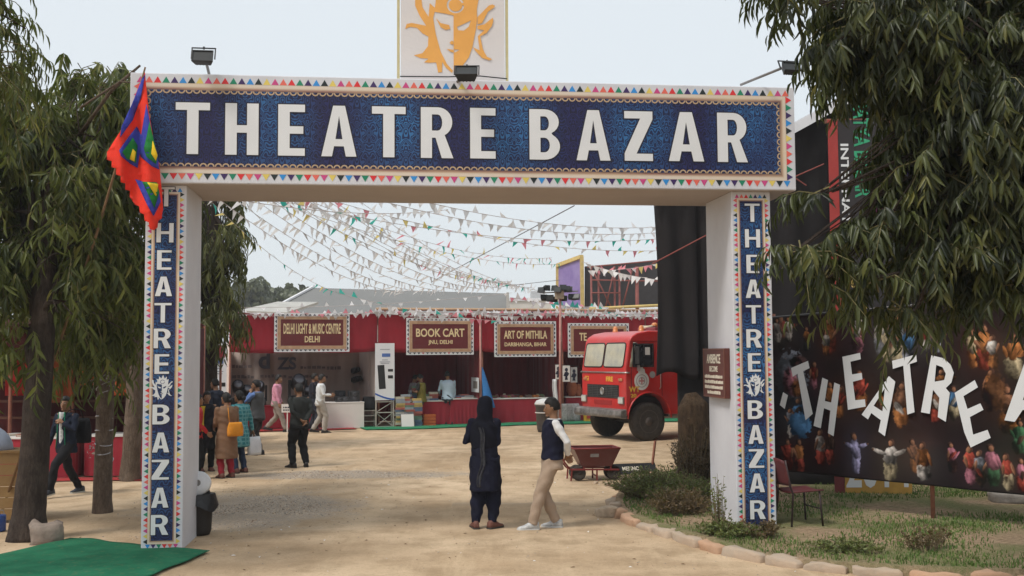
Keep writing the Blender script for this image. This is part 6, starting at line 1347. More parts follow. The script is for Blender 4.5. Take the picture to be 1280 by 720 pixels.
b = gnd(162, 601); tree('weeping_tree', 'third tree with a brown leaning trunk beside the left gate pillar', (b.x, b.y, -.03), [(0, 0, 0, .22), (.02, 0, .5, .17), (.05, .05, 1.6, .16), (0, .1, 2.8, .13), (-.1, .1, 4.5, .05)],
     [(A3(110, 330, 21), (1.3, 1.2, 1.4)), (A3(60, 280, 21), (1.3, 1.2, 1.6)), (A3(160, 270, 21), (.7, 1.0, 1.6)), (A3(10, 330, 21), (1.2, 1.2, 1.6))], 1100, LEAF_L, 7, BARK2, limbs=10, leaf=(.19, .30), wid=.22, per=9, down=1.0, clump=-.05, cf=1.3, jit=.26)
# tree seen past the left pillar
b = Vector((-7.35, 26.2, 0)); tree('weeping_tree', 'yellow green drooping tree beside the side stall, seen past the left pillar', (b.x, b.y, -.03), [(0, 0, 0, .24), (0, 0, 1.0, .19), (.05, 0, 2.6, .17), (.1, 0, 4.6, .12), (.1, 0, 7.0, .04)],
     [(A3(262, 290, 26.2), (.75, 1.0, 1.2)), (A3(268, 345, 26), (.62, .9, .8)), (A3(248, 250, 26.2), (.8, 1.0, 1.5)), (A3(272, 398, 25.8), (.50, .7, .55)), (A3(246, 400, 26.2), (.5, .7, .5)), (A3(230, 330, 26.4), (.8, 1, 1.4))], 1500, LEAF_M, 9, limbs=12, leaf=(.20, .33), wid=.21, per=9, down=1.15, tl=(.25, .5), clump=-.1, cf=1.3, jit=.24)
# tree at the photographer's left whose fringe hangs into the top corner
tree('weeping_tree', 'nearer tree whose fringe hangs beside the crown of the front left tree', (-7.3, 10.4, -.03), [(0, 0, 0, .3), (.05, 0, 1.2, .24), (.2, 0, 3, .2), (.6, 0, 5, .12), (1.2, 0, 7, .05)],
     [(A3(-22, 40, 10.4), (.36, .5, .75)), (A3(-60, 130, 10.4), (.35, .5, .5)), (A3(-120, 0, 10.4), (.8, .9, 1.0)), (A3(-260, -60, 10.4), (1.0, 1.0, 1.0))], 420, LEAF_L, 13, leaf=(.13, .20), wid=.22, per=12, down=1.1, jit=.22)
# the big right tree, its limbs reaching into the picture from beyond the right edge
rb = (6.4, 9.6, .08)
tree('drooping_tree', 'large dark tree with drooping leaf sprays hanging over the photo collage banner', rb, [(0, 0, 0, .42), (-.05, 0, .5, .32), (-.1, 0, 2.0, .28), (-.3, -.1, 3.6, .24), (-.8, -.2, 5.4, .15), (-1.2, -.3, 7.0, .05)],
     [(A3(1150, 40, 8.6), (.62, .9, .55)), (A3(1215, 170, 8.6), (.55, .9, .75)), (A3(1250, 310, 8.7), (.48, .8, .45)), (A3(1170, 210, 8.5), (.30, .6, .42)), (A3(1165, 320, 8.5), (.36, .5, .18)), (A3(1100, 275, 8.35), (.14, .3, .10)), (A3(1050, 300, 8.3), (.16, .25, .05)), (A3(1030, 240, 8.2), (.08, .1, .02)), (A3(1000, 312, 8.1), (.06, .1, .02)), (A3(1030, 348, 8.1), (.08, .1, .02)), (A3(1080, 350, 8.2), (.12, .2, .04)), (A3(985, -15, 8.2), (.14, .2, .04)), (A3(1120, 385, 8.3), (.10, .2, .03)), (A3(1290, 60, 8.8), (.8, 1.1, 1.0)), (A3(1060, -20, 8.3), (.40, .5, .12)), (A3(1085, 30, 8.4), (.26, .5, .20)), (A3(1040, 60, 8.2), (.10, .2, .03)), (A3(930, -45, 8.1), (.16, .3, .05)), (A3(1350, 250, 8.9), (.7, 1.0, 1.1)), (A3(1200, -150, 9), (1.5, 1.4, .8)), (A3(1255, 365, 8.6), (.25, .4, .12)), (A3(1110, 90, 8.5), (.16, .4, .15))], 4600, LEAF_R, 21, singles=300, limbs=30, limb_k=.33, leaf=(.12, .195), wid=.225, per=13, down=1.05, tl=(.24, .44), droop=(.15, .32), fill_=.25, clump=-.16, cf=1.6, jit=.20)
# silver string bound round the slim trunk, with loops of foil at its top
b = gnd(127, 641); m_foil = M('silver_foil', (.62, .62, .66), .25, .2, 30, metal=.6)
sp = MB(); pts = []
for i in range(220): a = i * .25; z = .75 + 1.45 * i / 220; r_ = .133 - .008 * z + .006 * math.sin(i * .7); pts.append((b.x + .018 + r_ * math.cos(a), b.y + r_ * math.sin(a), z + .05 * math.sin(a * .9) + .03 * math.sin(a * .37)))
sp.tube(pts, .007, 4); o = sp.build('silver_string', m_foil, None, True); tag(o, 'silver string wound round the slim pale tree trunk', 'string')
ti = MB()
for i in range(170):
    if i < 120: z = random.gauss(2.05, .10); a = random.uniform(PI, 2 * PI); rr = random.uniform(.14, .2); c = Vector((b.x + rr * math.cos(a), b.y + rr * math.sin(a), z))
    elif i < 145: c = Vector((b.x - .08 + random.uniform(-.02, .02), b.y - .17, random.uniform(2.1, 2.7)))
    else: c = Vector((b.x - .12 + random.uniform(-.04, .04), b.y - .14, random.gauss(.95, .07)))
    s_ = random.uniform(.012, .035); v = [c + Vector((random.uniform(-s_, s_), random.uniform(-s_, s_), random.uniform(-s_, s_))) for _ in range(3)]; ti.add(v, [(0, 1, 2)])
o = ti.build('foil_tinsel', m_foil); tag(o, 'crumpled silver foil tinsel caught on the slim tree trunk', 'tinsel', kind='stuff')
bare = MB(); q0, q1 = at(140, 112, 13.1), at(175, 82, 12.9); bare.tube([at(95, 175, 14.4), q0, q1], [.03, .024, .014], 6); bare.tube([at(100, 135, 13.0), at(150, 102, 12.95), at(199, 107, 12.9)], [.016, .012, .006], 5); o = bare.build('dead_branch', BARK2, None, True); tag(o, 'bare dead branch poking over the left end of the beam', 'branch')

# ------------------------------------------------------------------ undergrowth on the verge
def blades(area, n, h, seed, w=.008):
    g = np.random.default_rng(seed); V, Fc = [], []
    for i in range(n):
        x, y, ok = area(g)
        if not ok: continue
        z = verge_z(x, y) - .01; a = g.uniform(0, 6.28); hh = h * g.uniform(.5, 1.3); bx, by = .35 * hh * math.cos(a), .35 * hh * math.sin(a); px_, py_ = -math.sin(a) * w, math.cos(a) * w; k = len(V)
        V += [(x - px_, y - py_, z), (x + px_, y + py_, z), (x + bx * .4 + px_ * .7, y + by * .4 + py_ * .7, z + hh * .6), (x + bx * .4 - px_ * .7, y + by * .4 - py_ * .7, z + hh * .6), (x + bx, y + by, z + hh)]; Fc += [(k, k + 1, k + 2, k + 3), (k + 3, k + 2, k + 4)]
    return V, Fc
def kerb_x(y):
    best = 99
    for i in range(len(KERB) - 1):
        (x0, y0), (x1, y1) = KERB[i], KERB[i + 1]
        if min(y0, y1) <= y <= max(y0, y1): best = min(best, x0 + (x1 - x0) * (y - y0) / (y1 - y0))
    return best
def verge_area(g):
    x, y = g.uniform(1.5, 9.5), g.uniform(10.7, 20.5); kx = kerb_x(y)
    if y > 20.2: kx = 2.8
    d = noise.noise((x * .55, y * .55, 4)); edge = x - kx
    near = max(0, 1 - edge / 1.2); band = 1 if (16.3 < y < 18.5) else 0
    return x, y, edge > .14 and (d + .55 * near + .35 * band + g.uniform(-.28, .28) > .12)
V, Fc = blades(verge_area, 60000, .05, 1); me = bpy.data.meshes.new('grass'); me.from_pydata(V, [], Fc); me.materials.append(M('grass_blade', (.065, .135, .022), .8, .3, 2.5, col2=(.19, .19, .06), c2amt=.5)); tag(mesh_obj('grass', me), 'short patchy grass growing on the verge behind the kerb', 'grass', kind='stuff')
def shrub(label, x, y, r, h, n, mat, seed, stem=M('shrub_stem', (.16, .12, .07), .9, .2), leaf=(.03, .06), lean=.3):
    z0 = verge_z(x, y) - .02; ro = empty('shrub', (x, y, z0), 0, label, 'shrub'); g = random.Random(seed); sm = MB(); P, Dv = [], []
    for i in range(n):
        a, rr = g.uniform(0, 6.28), r * math.sqrt(g.random()); bx, by = rr * math.cos(a) * .5, rr * math.sin(a) * .5; hh = h * g.uniform(.45, 1.0) * (1 - .4 * (rr / r) ** 2); ex, ey = bx + (rr * math.cos(a)) * .6 * g.uniform(.6, 1.2), by + rr * math.sin(a) * .6 * g.uniform(.6, 1.2)
        p0, p1, p2 = Vector((bx, by, 0)), Vector((bx * .6 + ex * .4, by * .6 + ey * .4, hh * .6)), Vector((ex, ey, hh)); sm.tube([p0, p1, p2], [.006, .004, .002], 3, caps=False)
        for j in range(12): f = g.uniform(.2, 1); q_ = p0.lerp(p1, f * 2) if f < .5 else p1.lerp(p2, f * 2 - 1); P.append(q_); Dv.append(Vector((g.uniform(-1, 1), g.uniform(-1, 1), g.uniform(.0, 1.1))).normalized())
    sm.build('stems', stem, ro); n_ = len(P); gg = np.random.default_rng(seed); A = np.array(Dv); S = norm(np.cross(A, gg.normal(size=(n_, 3)))); Ln = gg.uniform(*leaf, n_)
    lv = dict(B=np.array(P), A=A, S=S, L=Ln, W=Ln * .42, t=np.clip(gg.normal(.45, .25, n_), 0, 1), y=np.where(gg.random(n_) < .08, .6, 0.)); tag(mesh_obj('foliage', leaves_mesh('foliage', lv, mat), ro), kind='stuff'); return ro
LEAF_S = leaf_material('leaf_shrub', (.065, .090, .024), (.21, .24, .075), (.26, .22, .10)); LEAF_D2 = leaf_material('leaf_dead', (.03, .018, .010), (.085, .052, .026), (.12, .08, .04), .1); LEAF_D = leaf_material('leaf_dry', (.075, .045, .022), (.17, .11, .055), (.22, .15, .08))
shrub('dense low green bush at the corner of the broken kerb', 2.15, 16.6, .70, .52, 520, LEAF_S, 1); shrub('bushy green clump between the kerb and the black hall', 2.55, 15.7, .66, .42, 420, LEAF_S, 2); shrub('sparse brownish bush beside the right gate pillar', 2.30, 14.9, .52, .40, 220, LEAF_D, 3); shrub('green weeds along the kerb in front of the right pillar', 2.55, 13.2, .42, .22, 130, LEAF_S, 4)
shrub('tall thin spiky weed against the white side of the right pillar', 2.55, 13.45, .16, .80, 26, LEAF_S, 5, leaf=(.03, .055)); shrub('small brown weed at the foot of the right pillar', 2.95, 13.15, .30, .24, 70, LEAF_D, 6); shrub('dry wispy weeds in the grass beside the chair', 4.6, 12.2, .30, .35, 40, LEAF_D, 7); shrub('low green weeds in the grass behind the kerb stones', 3.7, 12.2, .45, .16, 110, LEAF_S, 8)
st_ = shrub('dead brown creeper thicket round a dark stump against the black hall wall', 2.90, 17.25, .42, 1.3, 420, LEAF_D2, 9, leaf=(.03, .07)); trunk_mesh([(0, .1, -.03), (0, .1, .25), (.02, .1, .8), (-.02, .1, 1.38), (-.05, .12, 1.58)], [.38, .31, .28, .24, .09], st_, bark('stump_bark', (.035, .022, .014), (.10, .066, .040)), 'stump', seed=4)
# ------------------------------------------------------------------ the black cloth covered hall on the right
m_bcl = M('hall_black_cloth', (.018, .016, .017), .85, .25, 1.5, .5, 3.0, spec=.2, col2=(.030, .026, .027)); m_hwh = M('hall_white_edge', (.66, .66, .68), .6, .05)
HY = 18.0
hall = empty('black_hall', (6, HY, 0), 0, 'big black cloth covered hall with a sloping white roof edge', 'building')
e0 = at(817, 256, HY); e1 = at(1000, 156, HY); sl_ = (e1.z - e0.z) / (e1.x - e0.x); xr = 9.0; zr_ = e0.z + sl_ * (xr - e0.x)
def top_z(x): return e0.z + sl_ * (x - e0.x) if x < xr else zr_ - sl_ * (x - xr)
x_l = at(848, 560, HY).x; x_top = e0.x
def wall_pt(u, v):
    x = x_l + (14 - x_l) * u ** 1.25; return (x - 6, .05 * math.sin(x * 5 + v * 2) * (.4 + .6 * (1 - v)) + .03 * math.sin(x * 13), verge_z(x, HY) - .08 + (top_z(max(x, x_top)) - verge_z(x, HY) + .08) * v)
MB().sheet(wall_pt, 110, 24).build('front_wall', m_bcl, hall, True, solid=.02)
z_fl = at(830, 470, HY).z
def flap(u, v):
    x = x_top - .015 + (x_l + .35 - x_top) * u; z1_ = top_z(max(x, x_top)); zb = z_fl + .07 * math.sin(u * 5); return (x - 6 + (.05 * math.sin(v * 3.1) * (1 - u)), -.16 + .045 * math.sin(u * 11 + v * 2) + .06 * u, zb + (z1_ - zb) * v)
MB().sheet(flap, 24, 30).build('corner_curtain', m_bcl, hall, True, solid=.012)
SK = .24                                                          # the hall stands at an angle: its flank runs away to the right
MB().sheet(lambda u, v: (x_l - 6 + .06 + SK * 16 * u + .02 * math.sin(u * 40), .1 + 16 * u, -.02 + (e0.z + .05) * v), 60, 10).build('side_wall', m_bcl, hall, True, solid=.02)
rf = MB(); rf.sheet(lambda u, v: (e0.x - 6 + (xr - e0.x) * u + SK * 16.4 * v, -.20 + 16.4 * v, e0.z + .05 + sl_ * (xr - e0.x) * u), 6, 6); rf.sheet(lambda u, v: (xr - 6 + 5.2 * u + SK * 16.4 * v, -.20 + 16.4 * v, zr_ + .05 - sl_ * 5.2 * u), 6, 6); rf.build('roof', m_hwh, hall, solid=.06)
MB().bar((e0.x - 6 + .9, -.30, top_z(e0.x + .9) - .03), (xr - 6, -.30, zr_ - .03), .02, .14).build('bargeboard', m_hwh, hall)
MB().tube([(e0.x - 6 - .03, -.25, e0.z - .04), (e0.x - 6 + .9, -.25, top_z(e0.x + .9) - .0)], .03, 6).build('eave_pipe', m_arm, hall)
for a, b_ in (((815, 330), (900, 285)), ((968, 205), (1008, 232)), ((968, 232), (1030, 205))): MB().tube([at(*a, HY - .35) - Vector((6, HY, 0)), at(*b_, HY - .35) - Vector((6, HY, 0))], .012, 5).build('guy_rope', M('rope_red', (.22, .06, .05), .8, .1), hall)
# tall festival banner on the hall wall
BY = HY - .55
def bw_(px, py): p = at(px, py, BY); return p
p0, p1, p2 = bw_(1034, 150), bw_(1110, 150), bw_(1034, 394)
fb = empty('festival_banner', (p0.x, BY, 0), 0, 'tall dark vertical banner with a red edge and sideways letters on the hall', 'banner'); w, zt_, zb_ = p1.x - p0.x, p0.z, p2.z
MB().box(0, w, -.012, .0, zb_, zt_).build('cloth', M('banner_black', (.022, .018, .02), .6, .15), fb); MB().box(0, .16, -.018, -.0125, zb_ + .002, zt_ - .002).build('red_strip', M('banner_red', (.33, .035, .03), .6, .1), fb)
VT = lambda x, z: Matrix.Translation((x, -.018, z)) @ FACE @ Matrix.Rotation(R(-90), 4, 'Z')
def vtext(s, h, L_, x, z, mat): mesh_obj('lettering', text(s, h, mat, L_, .02, .002, VT(x, z)), fb)
m_bgr = M('banner_green', (.03, .30, .15), .6, .1); m_byl = M('banner_gold', (.52, .36, .12), .6, .1)
zc = lambda py: bw_(1050, py).z
vtext('INTERNATIONAL', .13, zc(180) - zc(345), .20, (zc(180) + zc(345)) / 2, m_let); vtext('NATYA BAZAR', .26, zc(120) - zc(245) , .42, (zc(125) + zc(245)) / 2, m_bgr); vtext('DHO', .30, .62, .30, zc(372), m_byl)
mk = fill([[(0, 0), (.5, .05), (.62, .35), (.5, .75), (.42, .5), (.36, .78), (.28, .5), (.2, .8), (.14, .5), (.02, .6)]], m_let, .002, 0, Matrix.Translation((.78, -.018, zc(240))) @ FACE); mesh_obj('emblem', mk, fb)
mk = fill([[(.15, .1), (.5, .1), (.55, .4), (.3, .42)]], M('emblem_violet', (.10, .05, .30), .6, .1), .002, 0, Matrix.Translation((.78, -.024, zc(240))) @ FACE); mesh_obj('emblem', mk, fb)
mk = fill([[(.1, 0), (.3, .25), (.42, .05), (.6, .35), (.72, .02), (.85, .3), (.95, -.1), (.5, -.25)]], M('emblem_magenta', (.32, .04, .22), .6, .1), .002, 0, Matrix.Translation((.62, -.018, zc(265))) @ FACE); mesh_obj('emblem', mk, fb)
MB().box(-.03, w + .03, .001, .04, zt_ - .05, zt_ + .02).box(-.03, w + .03, .001, .04, zb_ - .02, zb_ + .05).build('batten', m_pole, fb)

# ------------------------------------------------------------------ the photo collage banner reading THEATRE
PL, PR = at(966, 500, 15.7), at(1290, 500, 13.5); PL.z = PR.z = 0; dP = (PR - PL); PYAW = math.atan2(dP.y, dP.x); PU = dP.normalized(); PN = Vector((-PU.y, PU.x, 0)); PW = dP.length
pc = empty('collage_banner', PL, PYAW, 'black banner of stage photographs with jumbled white letters THEATRE', 'banner')
def pp(px, py, out=0.0): p = onplane(px, py, PL - PN * out, PN); return (p - PL).dot(PU), p.z
zTL, zBL = pp(968, 396)[1], pp(1000, 591)[1]; zTR, zBR = pp(1120, 383)[1], pp(1280, 619)[1]
PE = PW + .9
def zb_at(x): a, b_ = pp(1000, 591)[0], pp(1280, 619)[0]; return zBL + (zBR - zBL) * (x - a) / (b_ - a)
def zt_at(x): a, b_ = pp(968, 396)[0], pp(1120, 383)[0]; return zTL + (zTR - zTL) * (x - a) / (b_ - a)
m_pb = M('collage_black', (.012, .009, .010), .45, .4, 1.2, .15, 3, spec=.3)
MB().sheet(lambda u, v: (PE * u, .02 * math.sin(u * 17) * (1 - v), zb_at(PE * u) + (zt_at(PE * u) - zb_at(PE * u)) * v), 40, 14).build('banner_cloth', m_pb, pc, True, solid=.006)
for x in (-.02, PE / 2, PE): MB().tube([(x, .12, verge_z(PL.x + PU.x * x, PL.y + PU.y * x) - .03), (x, .12, zt_at(x) + .05)], .03, 8).build('post', m_pole, pc, True)
MB().tube([(0, .05, zt_at(0)), (PE, .05, zt_at(PE))], .012, 6).build('top_rope', m_arm, pc)
# the print itself: soft stage photographs, worked out as a fine grid of colours over the cloth
PXW, PXH = 540, 290
gu, gv = np.meshgrid(np.linspace(0, 1, PXW), np.linspace(0, 1, PXH)); sxg = gu * PE
zbg = np.array([zb_at(x) for x in sxg[0]])[None]; ztg = np.array([zt_at(x) for x in sxg[0]])[None]; szg = zbg + .02 + (ztg - zbg - .04) * gv
def value_noise(f, seed):
    g = np.random.default_rng(seed); out = np.zeros((PXH, PXW)); a = 1.0
    for o_ in range(4):
        k = f * 2 ** o_; gr_ = g.random((int(k * PXH / PXW) + 3, int(k) + 3)); x = gu * k; y = gv * k * PXH / PXW; xi, yi = x.astype(int), y.astype(int); fx, fy = x - xi, y - yi
        out += a * ((gr_[yi, xi] * (1 - fx) + gr_[yi, xi + 1] * fx) * (1 - fy) + (gr_[yi + 1, xi] * (1 - fx) + gr_[yi + 1, xi + 1] * fx) * fy); a *= .55
    return out / 2.1
n1, n2, n3, n4 = value_noise(34, 1), value_noise(75, 2), value_noise(8, 3), value_noise(130, 5)
img = np.zeros((PXH, PXW, 3)) + np.array([.007, .005, .0055]); img += (n3 ** 5)[..., None] * np.array([.03, .010, .008])
COLS = dict(skin=(.30, .14, .08), white=(.60, .56, .52), red=(.38, .05, .035), orange=(.45, .17, .05), blue=(.06, .24, .50), grey=(.20, .23, .28), pink=(.46, .17, .24), cream=(.52, .44, .28), green=(.02, .15, .07), violet=(.34, .34, .56), dark=(.03, .015, .014))
def blob(cx, cz, rx, rz, rot, col, soft=.22, power=2.0, tex=1.0, lit=1.0):
    dx, dz = sxg - cx, szg - cz; c_, s_ = math.cos(rot), math.sin(rot); a = (dx * c_ + dz * s_) / rx; b2 = (-dx * s_ + dz * c_) / rz
    d = (np.abs(a) ** power + np.abs(b2) ** power) ** (1 / power) + (n2 - .5) * .8 + (n4 - .5) * .5; m = np.clip((1 + soft * .5 - d) / soft, 0, 1); m = m * m * (3 - 2 * m)
    sh = np.clip(.55 + .55 * a * lit + .35 * b2, .12, 1.3) * (1 - tex + tex * np.clip((n1 - .32) * 3.2 + (n2 - .5) * 1.6, .04, 1.7)); sh = sh * (1 - .45 * tex * (np.sin((a * 7 + (n1 - .5) * 14 + b2 * 1.5)) * .5 + .5)); C = (np.array(COLS[col] if isinstance(col, str) else col) * .82 + np.array([.035, .018, .010]))[None, None] * sh[..., None]; img[:] = img * (1 - m[..., None]) + C * m[..., None]
def actor(x, y, h, top, low=None, arms=0, skin='skin', w=1.0):
    g = random.Random(int(x * 7 + y)); X, Z0 = pp(x, y); H = pp(x, y - h)[1] - Z0; k = H * .16 * w; lt = g.choice((-1, 1)) * g.uniform(.5, 1); tl = g.uniform(-.22, .22)
    glow = np.exp(-(((sxg - X) / (k * 2.6)) ** 2 + ((szg - Z0 - H * .5) / (H * .6)) ** 2)); img[:] += glow[..., None] * np.array(COLS[low or top]) * .022
    blob(X, Z0 + H * .24, k * .88, H * .27, tl * .3, low or top, .25, 2.6, .9, lt); blob(X + tl * H * .12, Z0 + H * .58, k * .9, H * .22, -tl, top, .2, 2.4, .8, lt)
    hx, hz = X + tl * H * .28, Z0 + H * .88; blob(hx - .01 * lt, hz + H * .02, H * .078, H * .092, 0, 'dark', .3, 2, .3); blob(hx + H * .012 * lt, hz - H * .012, H * .056, H * .075, 0, skin, .35, 2, .35, lt)
    for s_ in (-1, 1):
        if arms == 1: blob(X + s_ * k * 1.5, Z0 + H * .66, k * .95, H * .055, s_ * .35, top, .4, 2, .7, lt); blob(X + s_ * k * 2.4, Z0 + H * .71, H * .03, H * .03, 0, skin, .5)
        elif arms == 2 or g.random() < .5: blob(X + s_ * k * .8, Z0 + H * .55, H * .04, H * .17, s_ * g.uniform(-.7, .3), skin if g.random() < .6 else top, .4, 2, .6, lt)
    if g.random() < .5: blob(X + g.uniform(-.3, .3) * k, Z0 + H * g.uniform(.35, .6), k * .35, H * .16, g.uniform(-.8, .8), g.choice(('white', 'red', 'dark', 'cream', 'skin')), .5, 2, .8, lt)
for a in [(979, 438, 44, 'red', 'dark', 1, 'skin', 1.1), (974, 428, 30, 'white', 'white', 0), (987, 426, 30, 'white', 'white', 0), (1010, 438, 30, 'orange', 'grey', 0), (1040, 442, 46, 'orange', 'red', 2), (1034, 444, 32, 'white', 'orange', 0), (1073, 440, 50, 'white', 'pink', 2, 'skin', 1.0), (1101, 442, 46, 'white', 'grey', 0), (1112, 450, 44, 'cream', 'cream', 2), (1121, 455, 62, 'grey', 'cream', 0, 'skin', 1.1), (1136, 455, 50, 'blue', 'grey', 0), (1158, 436, 40, 'red', 'white', 0), (1172, 440, 30, 'pink', 'grey', 1), (1218, 458, 48, 'cream', 'orange', 0), (1230, 460, 56, 'orange', 'red', 2), (1243, 458, 40, 'white', 'orange', 0), (1268, 470, 54, 'orange', 'cream', 2, 'skin', 1.3),
          (985, 484, 40, 'pink', 'grey', 2), (1018, 486, 34, 'red', 'pink', 0), (1000, 540, 44, 'blue', 'blue', 0, 'skin', 1.5), (990, 545, 36, 'grey', 'white', 2), (1038, 520, 44, 'orange', 'red', 2), (1051, 522, 40, 'red', 'orange', 0), (1076, 512, 50, 'red', 'orange', 2, 'skin', 1.2), (1100, 520, 34, 'orange', 'dark', 0), (1127, 532, 56, 'skin', 'orange', 0, 'skin', 1.1), (1171, 528, 46, 'skin', 'red', 2), (1180, 500, 40, 'orange', 'dark', 1), (1194, 522, 40, 'blue', 'cream', 0), (1240, 505, 44, 'orange', 'dark', 2, 'skin', 1.3), (1262, 540, 60, 'skin', 'orange', 2, 'skin', 1.4), (1275, 565, 40, 'green', 'green', 0, 'skin', 1.4),
          (986, 588, 40, 'red', 'red', 2), (1000, 590, 42, 'orange', 'red', 0), (1027, 580, 44, 'white', 'red', 2), (1039, 578, 40, 'dark', 'red', 2), (1072, 588, 48, 'violet', 'violet', 1, 'skin', .8), (1114, 598, 50, 'white', 'cream', 1, 'skin', 1.1), (1144, 590, 42, 'skin', 'orange', 2), (1156, 600, 48, 'orange', 'white', 2, 'skin', 1.2), (1192, 590, 38, 'pink', 'dark', 0), (1216, 604, 48, 'red', 'pink', 2), (1228, 606, 44, 'grey', 'dark', 0), (1244, 606, 52, 'pink', 'green', 0), (1262, 612, 46, 'red', 'cream', 2), (1278, 612, 40, 'pink', 'red', 0)]: actor(*a)
X, Z = pp(990, 470); blob(X, Z, pp(1009, 470)[0] - X, pp(990, 440)[1] - Z, 0, (.16, .20, .26), .12, 2, .6); blob(X - .02, Z - .1, .10, .2, .2, 'pink', .5); blob(X + .08, Z - .18, .08, .12, 0, 'orange', .5); blob(X + .1, Z + .2, .12, .09, .2, (.10, .05, .06), .5)
X, Z = pp(1244, 492); blob(X, Z, .13, .24, 0, (.12, .05, .02), .3, 2, .7); X, Z = pp(1000, 532); blob(X, Z, .17, .17, .2, 'blue', .15, 2, .5)
img = np.clip(img * 1.7, .006, .7)
me = bpy.data.meshes.new('stage_photographs'); V = np.stack([sxg, -.030 + .02 * np.sin(sxg / PE * 17) * (1 - gv), szg], -1).reshape(-1, 3); ii = (np.arange(PXH - 1)[:, None] * PXW + np.arange(PXW - 1)[None]).reshape(-1)
me.from_pydata(V.tolist(), [], np.stack([ii, ii + 1, ii + PXW + 1, ii + PXW], -1).tolist()); ca = me.color_attributes.new('print', 'FLOAT_COLOR', 'POINT'); ca.data.foreach_set('color', np.concatenate([img, np.ones((PXH, PXW, 1))], -1).astype(np.float32).ravel())
m_pr, N, L, b = nodes('photo_print'); an = N.new('ShaderNodeVertexColor'); an.layer_name = 'print'; L.new(an.outputs[0], b.inputs['Base Color']); b.inputs['Roughness'].default_value = .8; b.inputs['Specular IOR Level'].default_value = .08
me.materials.append(m_pr); me.polygons.foreach_set('use_smooth', [True] * len(me.polygons)); mesh_obj('stage_photographs', me, pc)
LTR = [('T', [(991, 460), (1012, 451), (1014, 460), (1006, 464), (1018, 517), (1009, 525), (999, 467), (993, 471)]),
       ('H', [(1030, 472), (1037, 475), (1033, 501), (1041, 503), (1045, 478), (1052, 481), (1044, 545), (1037, 541), (1040, 513), (1032, 510), (1028, 535), (1019, 532)]),
       ('E', [(1055, 446), (1077, 441), (1078, 449), (1065, 452), (1067, 468), (1079, 466), (1080, 474), (1068, 477), (1071, 500), (1083, 499), (1084, 508), (1062, 512)])]
def wletter(lp, holes=()):
    me = fill([[pp(*q_) for q_ in lp]] + [[pp(*q_) for q_ in h] for h in holes], m_let, .0015, 0, Matrix.Translation((0, -.056, 0)) @ FACE); mesh_obj('letter', me, pc)
for _, lp in LTR: wletter(lp)
wletter([(981, 490), (987, 494), (983, 511), (977, 506)])
wletter([(1113, 470), (1121, 477), (1108, 545), (1100, 539), (1103, 525), (1091, 516), (1087, 524), (1079, 518)], [[(1108, 485), (1105, 514), (1094, 507)]])
wletter([(1117, 451), (1147, 443), (1148, 452), (1139, 455), (1145, 515), (1136, 518), (1131, 457), (1118, 461)])
wletter([(1166, 444), (1182, 448), (1190, 456), (1194, 466), (1191, 478), (1184, 485), (1189, 491), (1184, 527), (1174, 521), (1176, 497), (1168, 487), (1164, 517), (1153, 515)], [[(1172, 456), (1180, 459), (1184, 467), (1182, 475), (1170, 477)]])
wletter([(1195, 491), (1220, 475), (1224, 484), (1206, 495), (1211, 511), (1227, 504), (1231, 512), (1214, 521), (1218, 543), (1236, 537), (1240, 547), (1215, 559), (1207, 540)])
wletter([(1284, 448), (1296, 450), (1310, 540), (1298, 540), (1293, 515), (1280, 512), (1270, 527), (1257, 525)], [[(1290, 470), (1292, 498), (1280, 500)]])

# ------------------------------------------------------------------ chair, yellow board and steps below the collage
m_ch = M('chair_maroon', (.10, .022, .024), .55, .2, 10); m_leg = M('chair_leg', (.04, .025, .025), .5, .2, metal=.3)
p = gnd(1005, 660, .1); ch = empty('plastic_chair', (p.x + .02, p.y + .25, verge_z(p.x, p.y) - .01), R(168), 'dark maroon plastic chair with thin metal legs beside the right pillar', 'chair')
ch.rotation_euler.z = R(-75)
MB().sheet(lambda u, v: (-.21 + .42 * u, -.20 + .42 * v, .44 - .02 * math.sin(PI * u) + .015 * v), 8, 8).build('seat', m_ch, ch, True, solid=.022)
MB().sheet(lambda u, v: (-.20 + .40 * u, -.23 - .10 * v - .03 * math.sin(PI * u), .52 + .34 * v - .03 * (2 * u - 1) ** 2 * v), 8, 8).build('backrest', m_ch, ch, True, solid=.018)
for x in (-.19, .19):
    MB().tube([(x, .17, .44), (x * 1.1, .20, 0)], .013, 8).build('leg', m_leg, ch, True); MB().tube([(x, -.30, .84), (x, -.235, .50), (x, -.20, .42), (x * 1.1, -.24, 0)], .013, 8).build('leg', m_leg, ch, True)
MB().tube([(-.2, .185, .22), (.2, .185, .22)], .009, 6).build('stretcher', m_leg, ch, True)
y0 = 16.9; a, b_ = at(1056, 602, y0), at(1140, 620, y0); yb = empty('yellow_board', ((a.x + b_.x) / 2, y0, verge_z(a.x, y0)), 0, 'yellow board with big dark digits standing behind the collage banner', 'board'); w = (b_.x - a.x) / 2; hh = 1.0; zb = b_.z - yb.location.z
MB().box(-w, w, -.015, .0, zb, zb + hh).build('panel', M('board_yellow', (.48, .27, .055), .6, .1), yb); MB().box(-w - .16, -w - .01, -.02, .005, zb - .03, zb + hh).build('red_post', M('post_red', (.16, .03, .03), .7, .1), yb); MB().box(-w, w, .001, .03, -.03, zb + .1).build('legs', m_pole, yb)
mesh_obj('lettering', text('2014', .62, m_let, 1.0, .02, .002, Matrix.Translation((0, -.018, zb + .13)) @ FACE), yb)
stp = empty('stone_steps', at(1262, 640, 15.8) * 1.0, R(-8), 'low grey stone steps under the right end of the collage banner', 'steps'); stp.location.z = verge_z(stp.location.x, stp.location.y) - .02
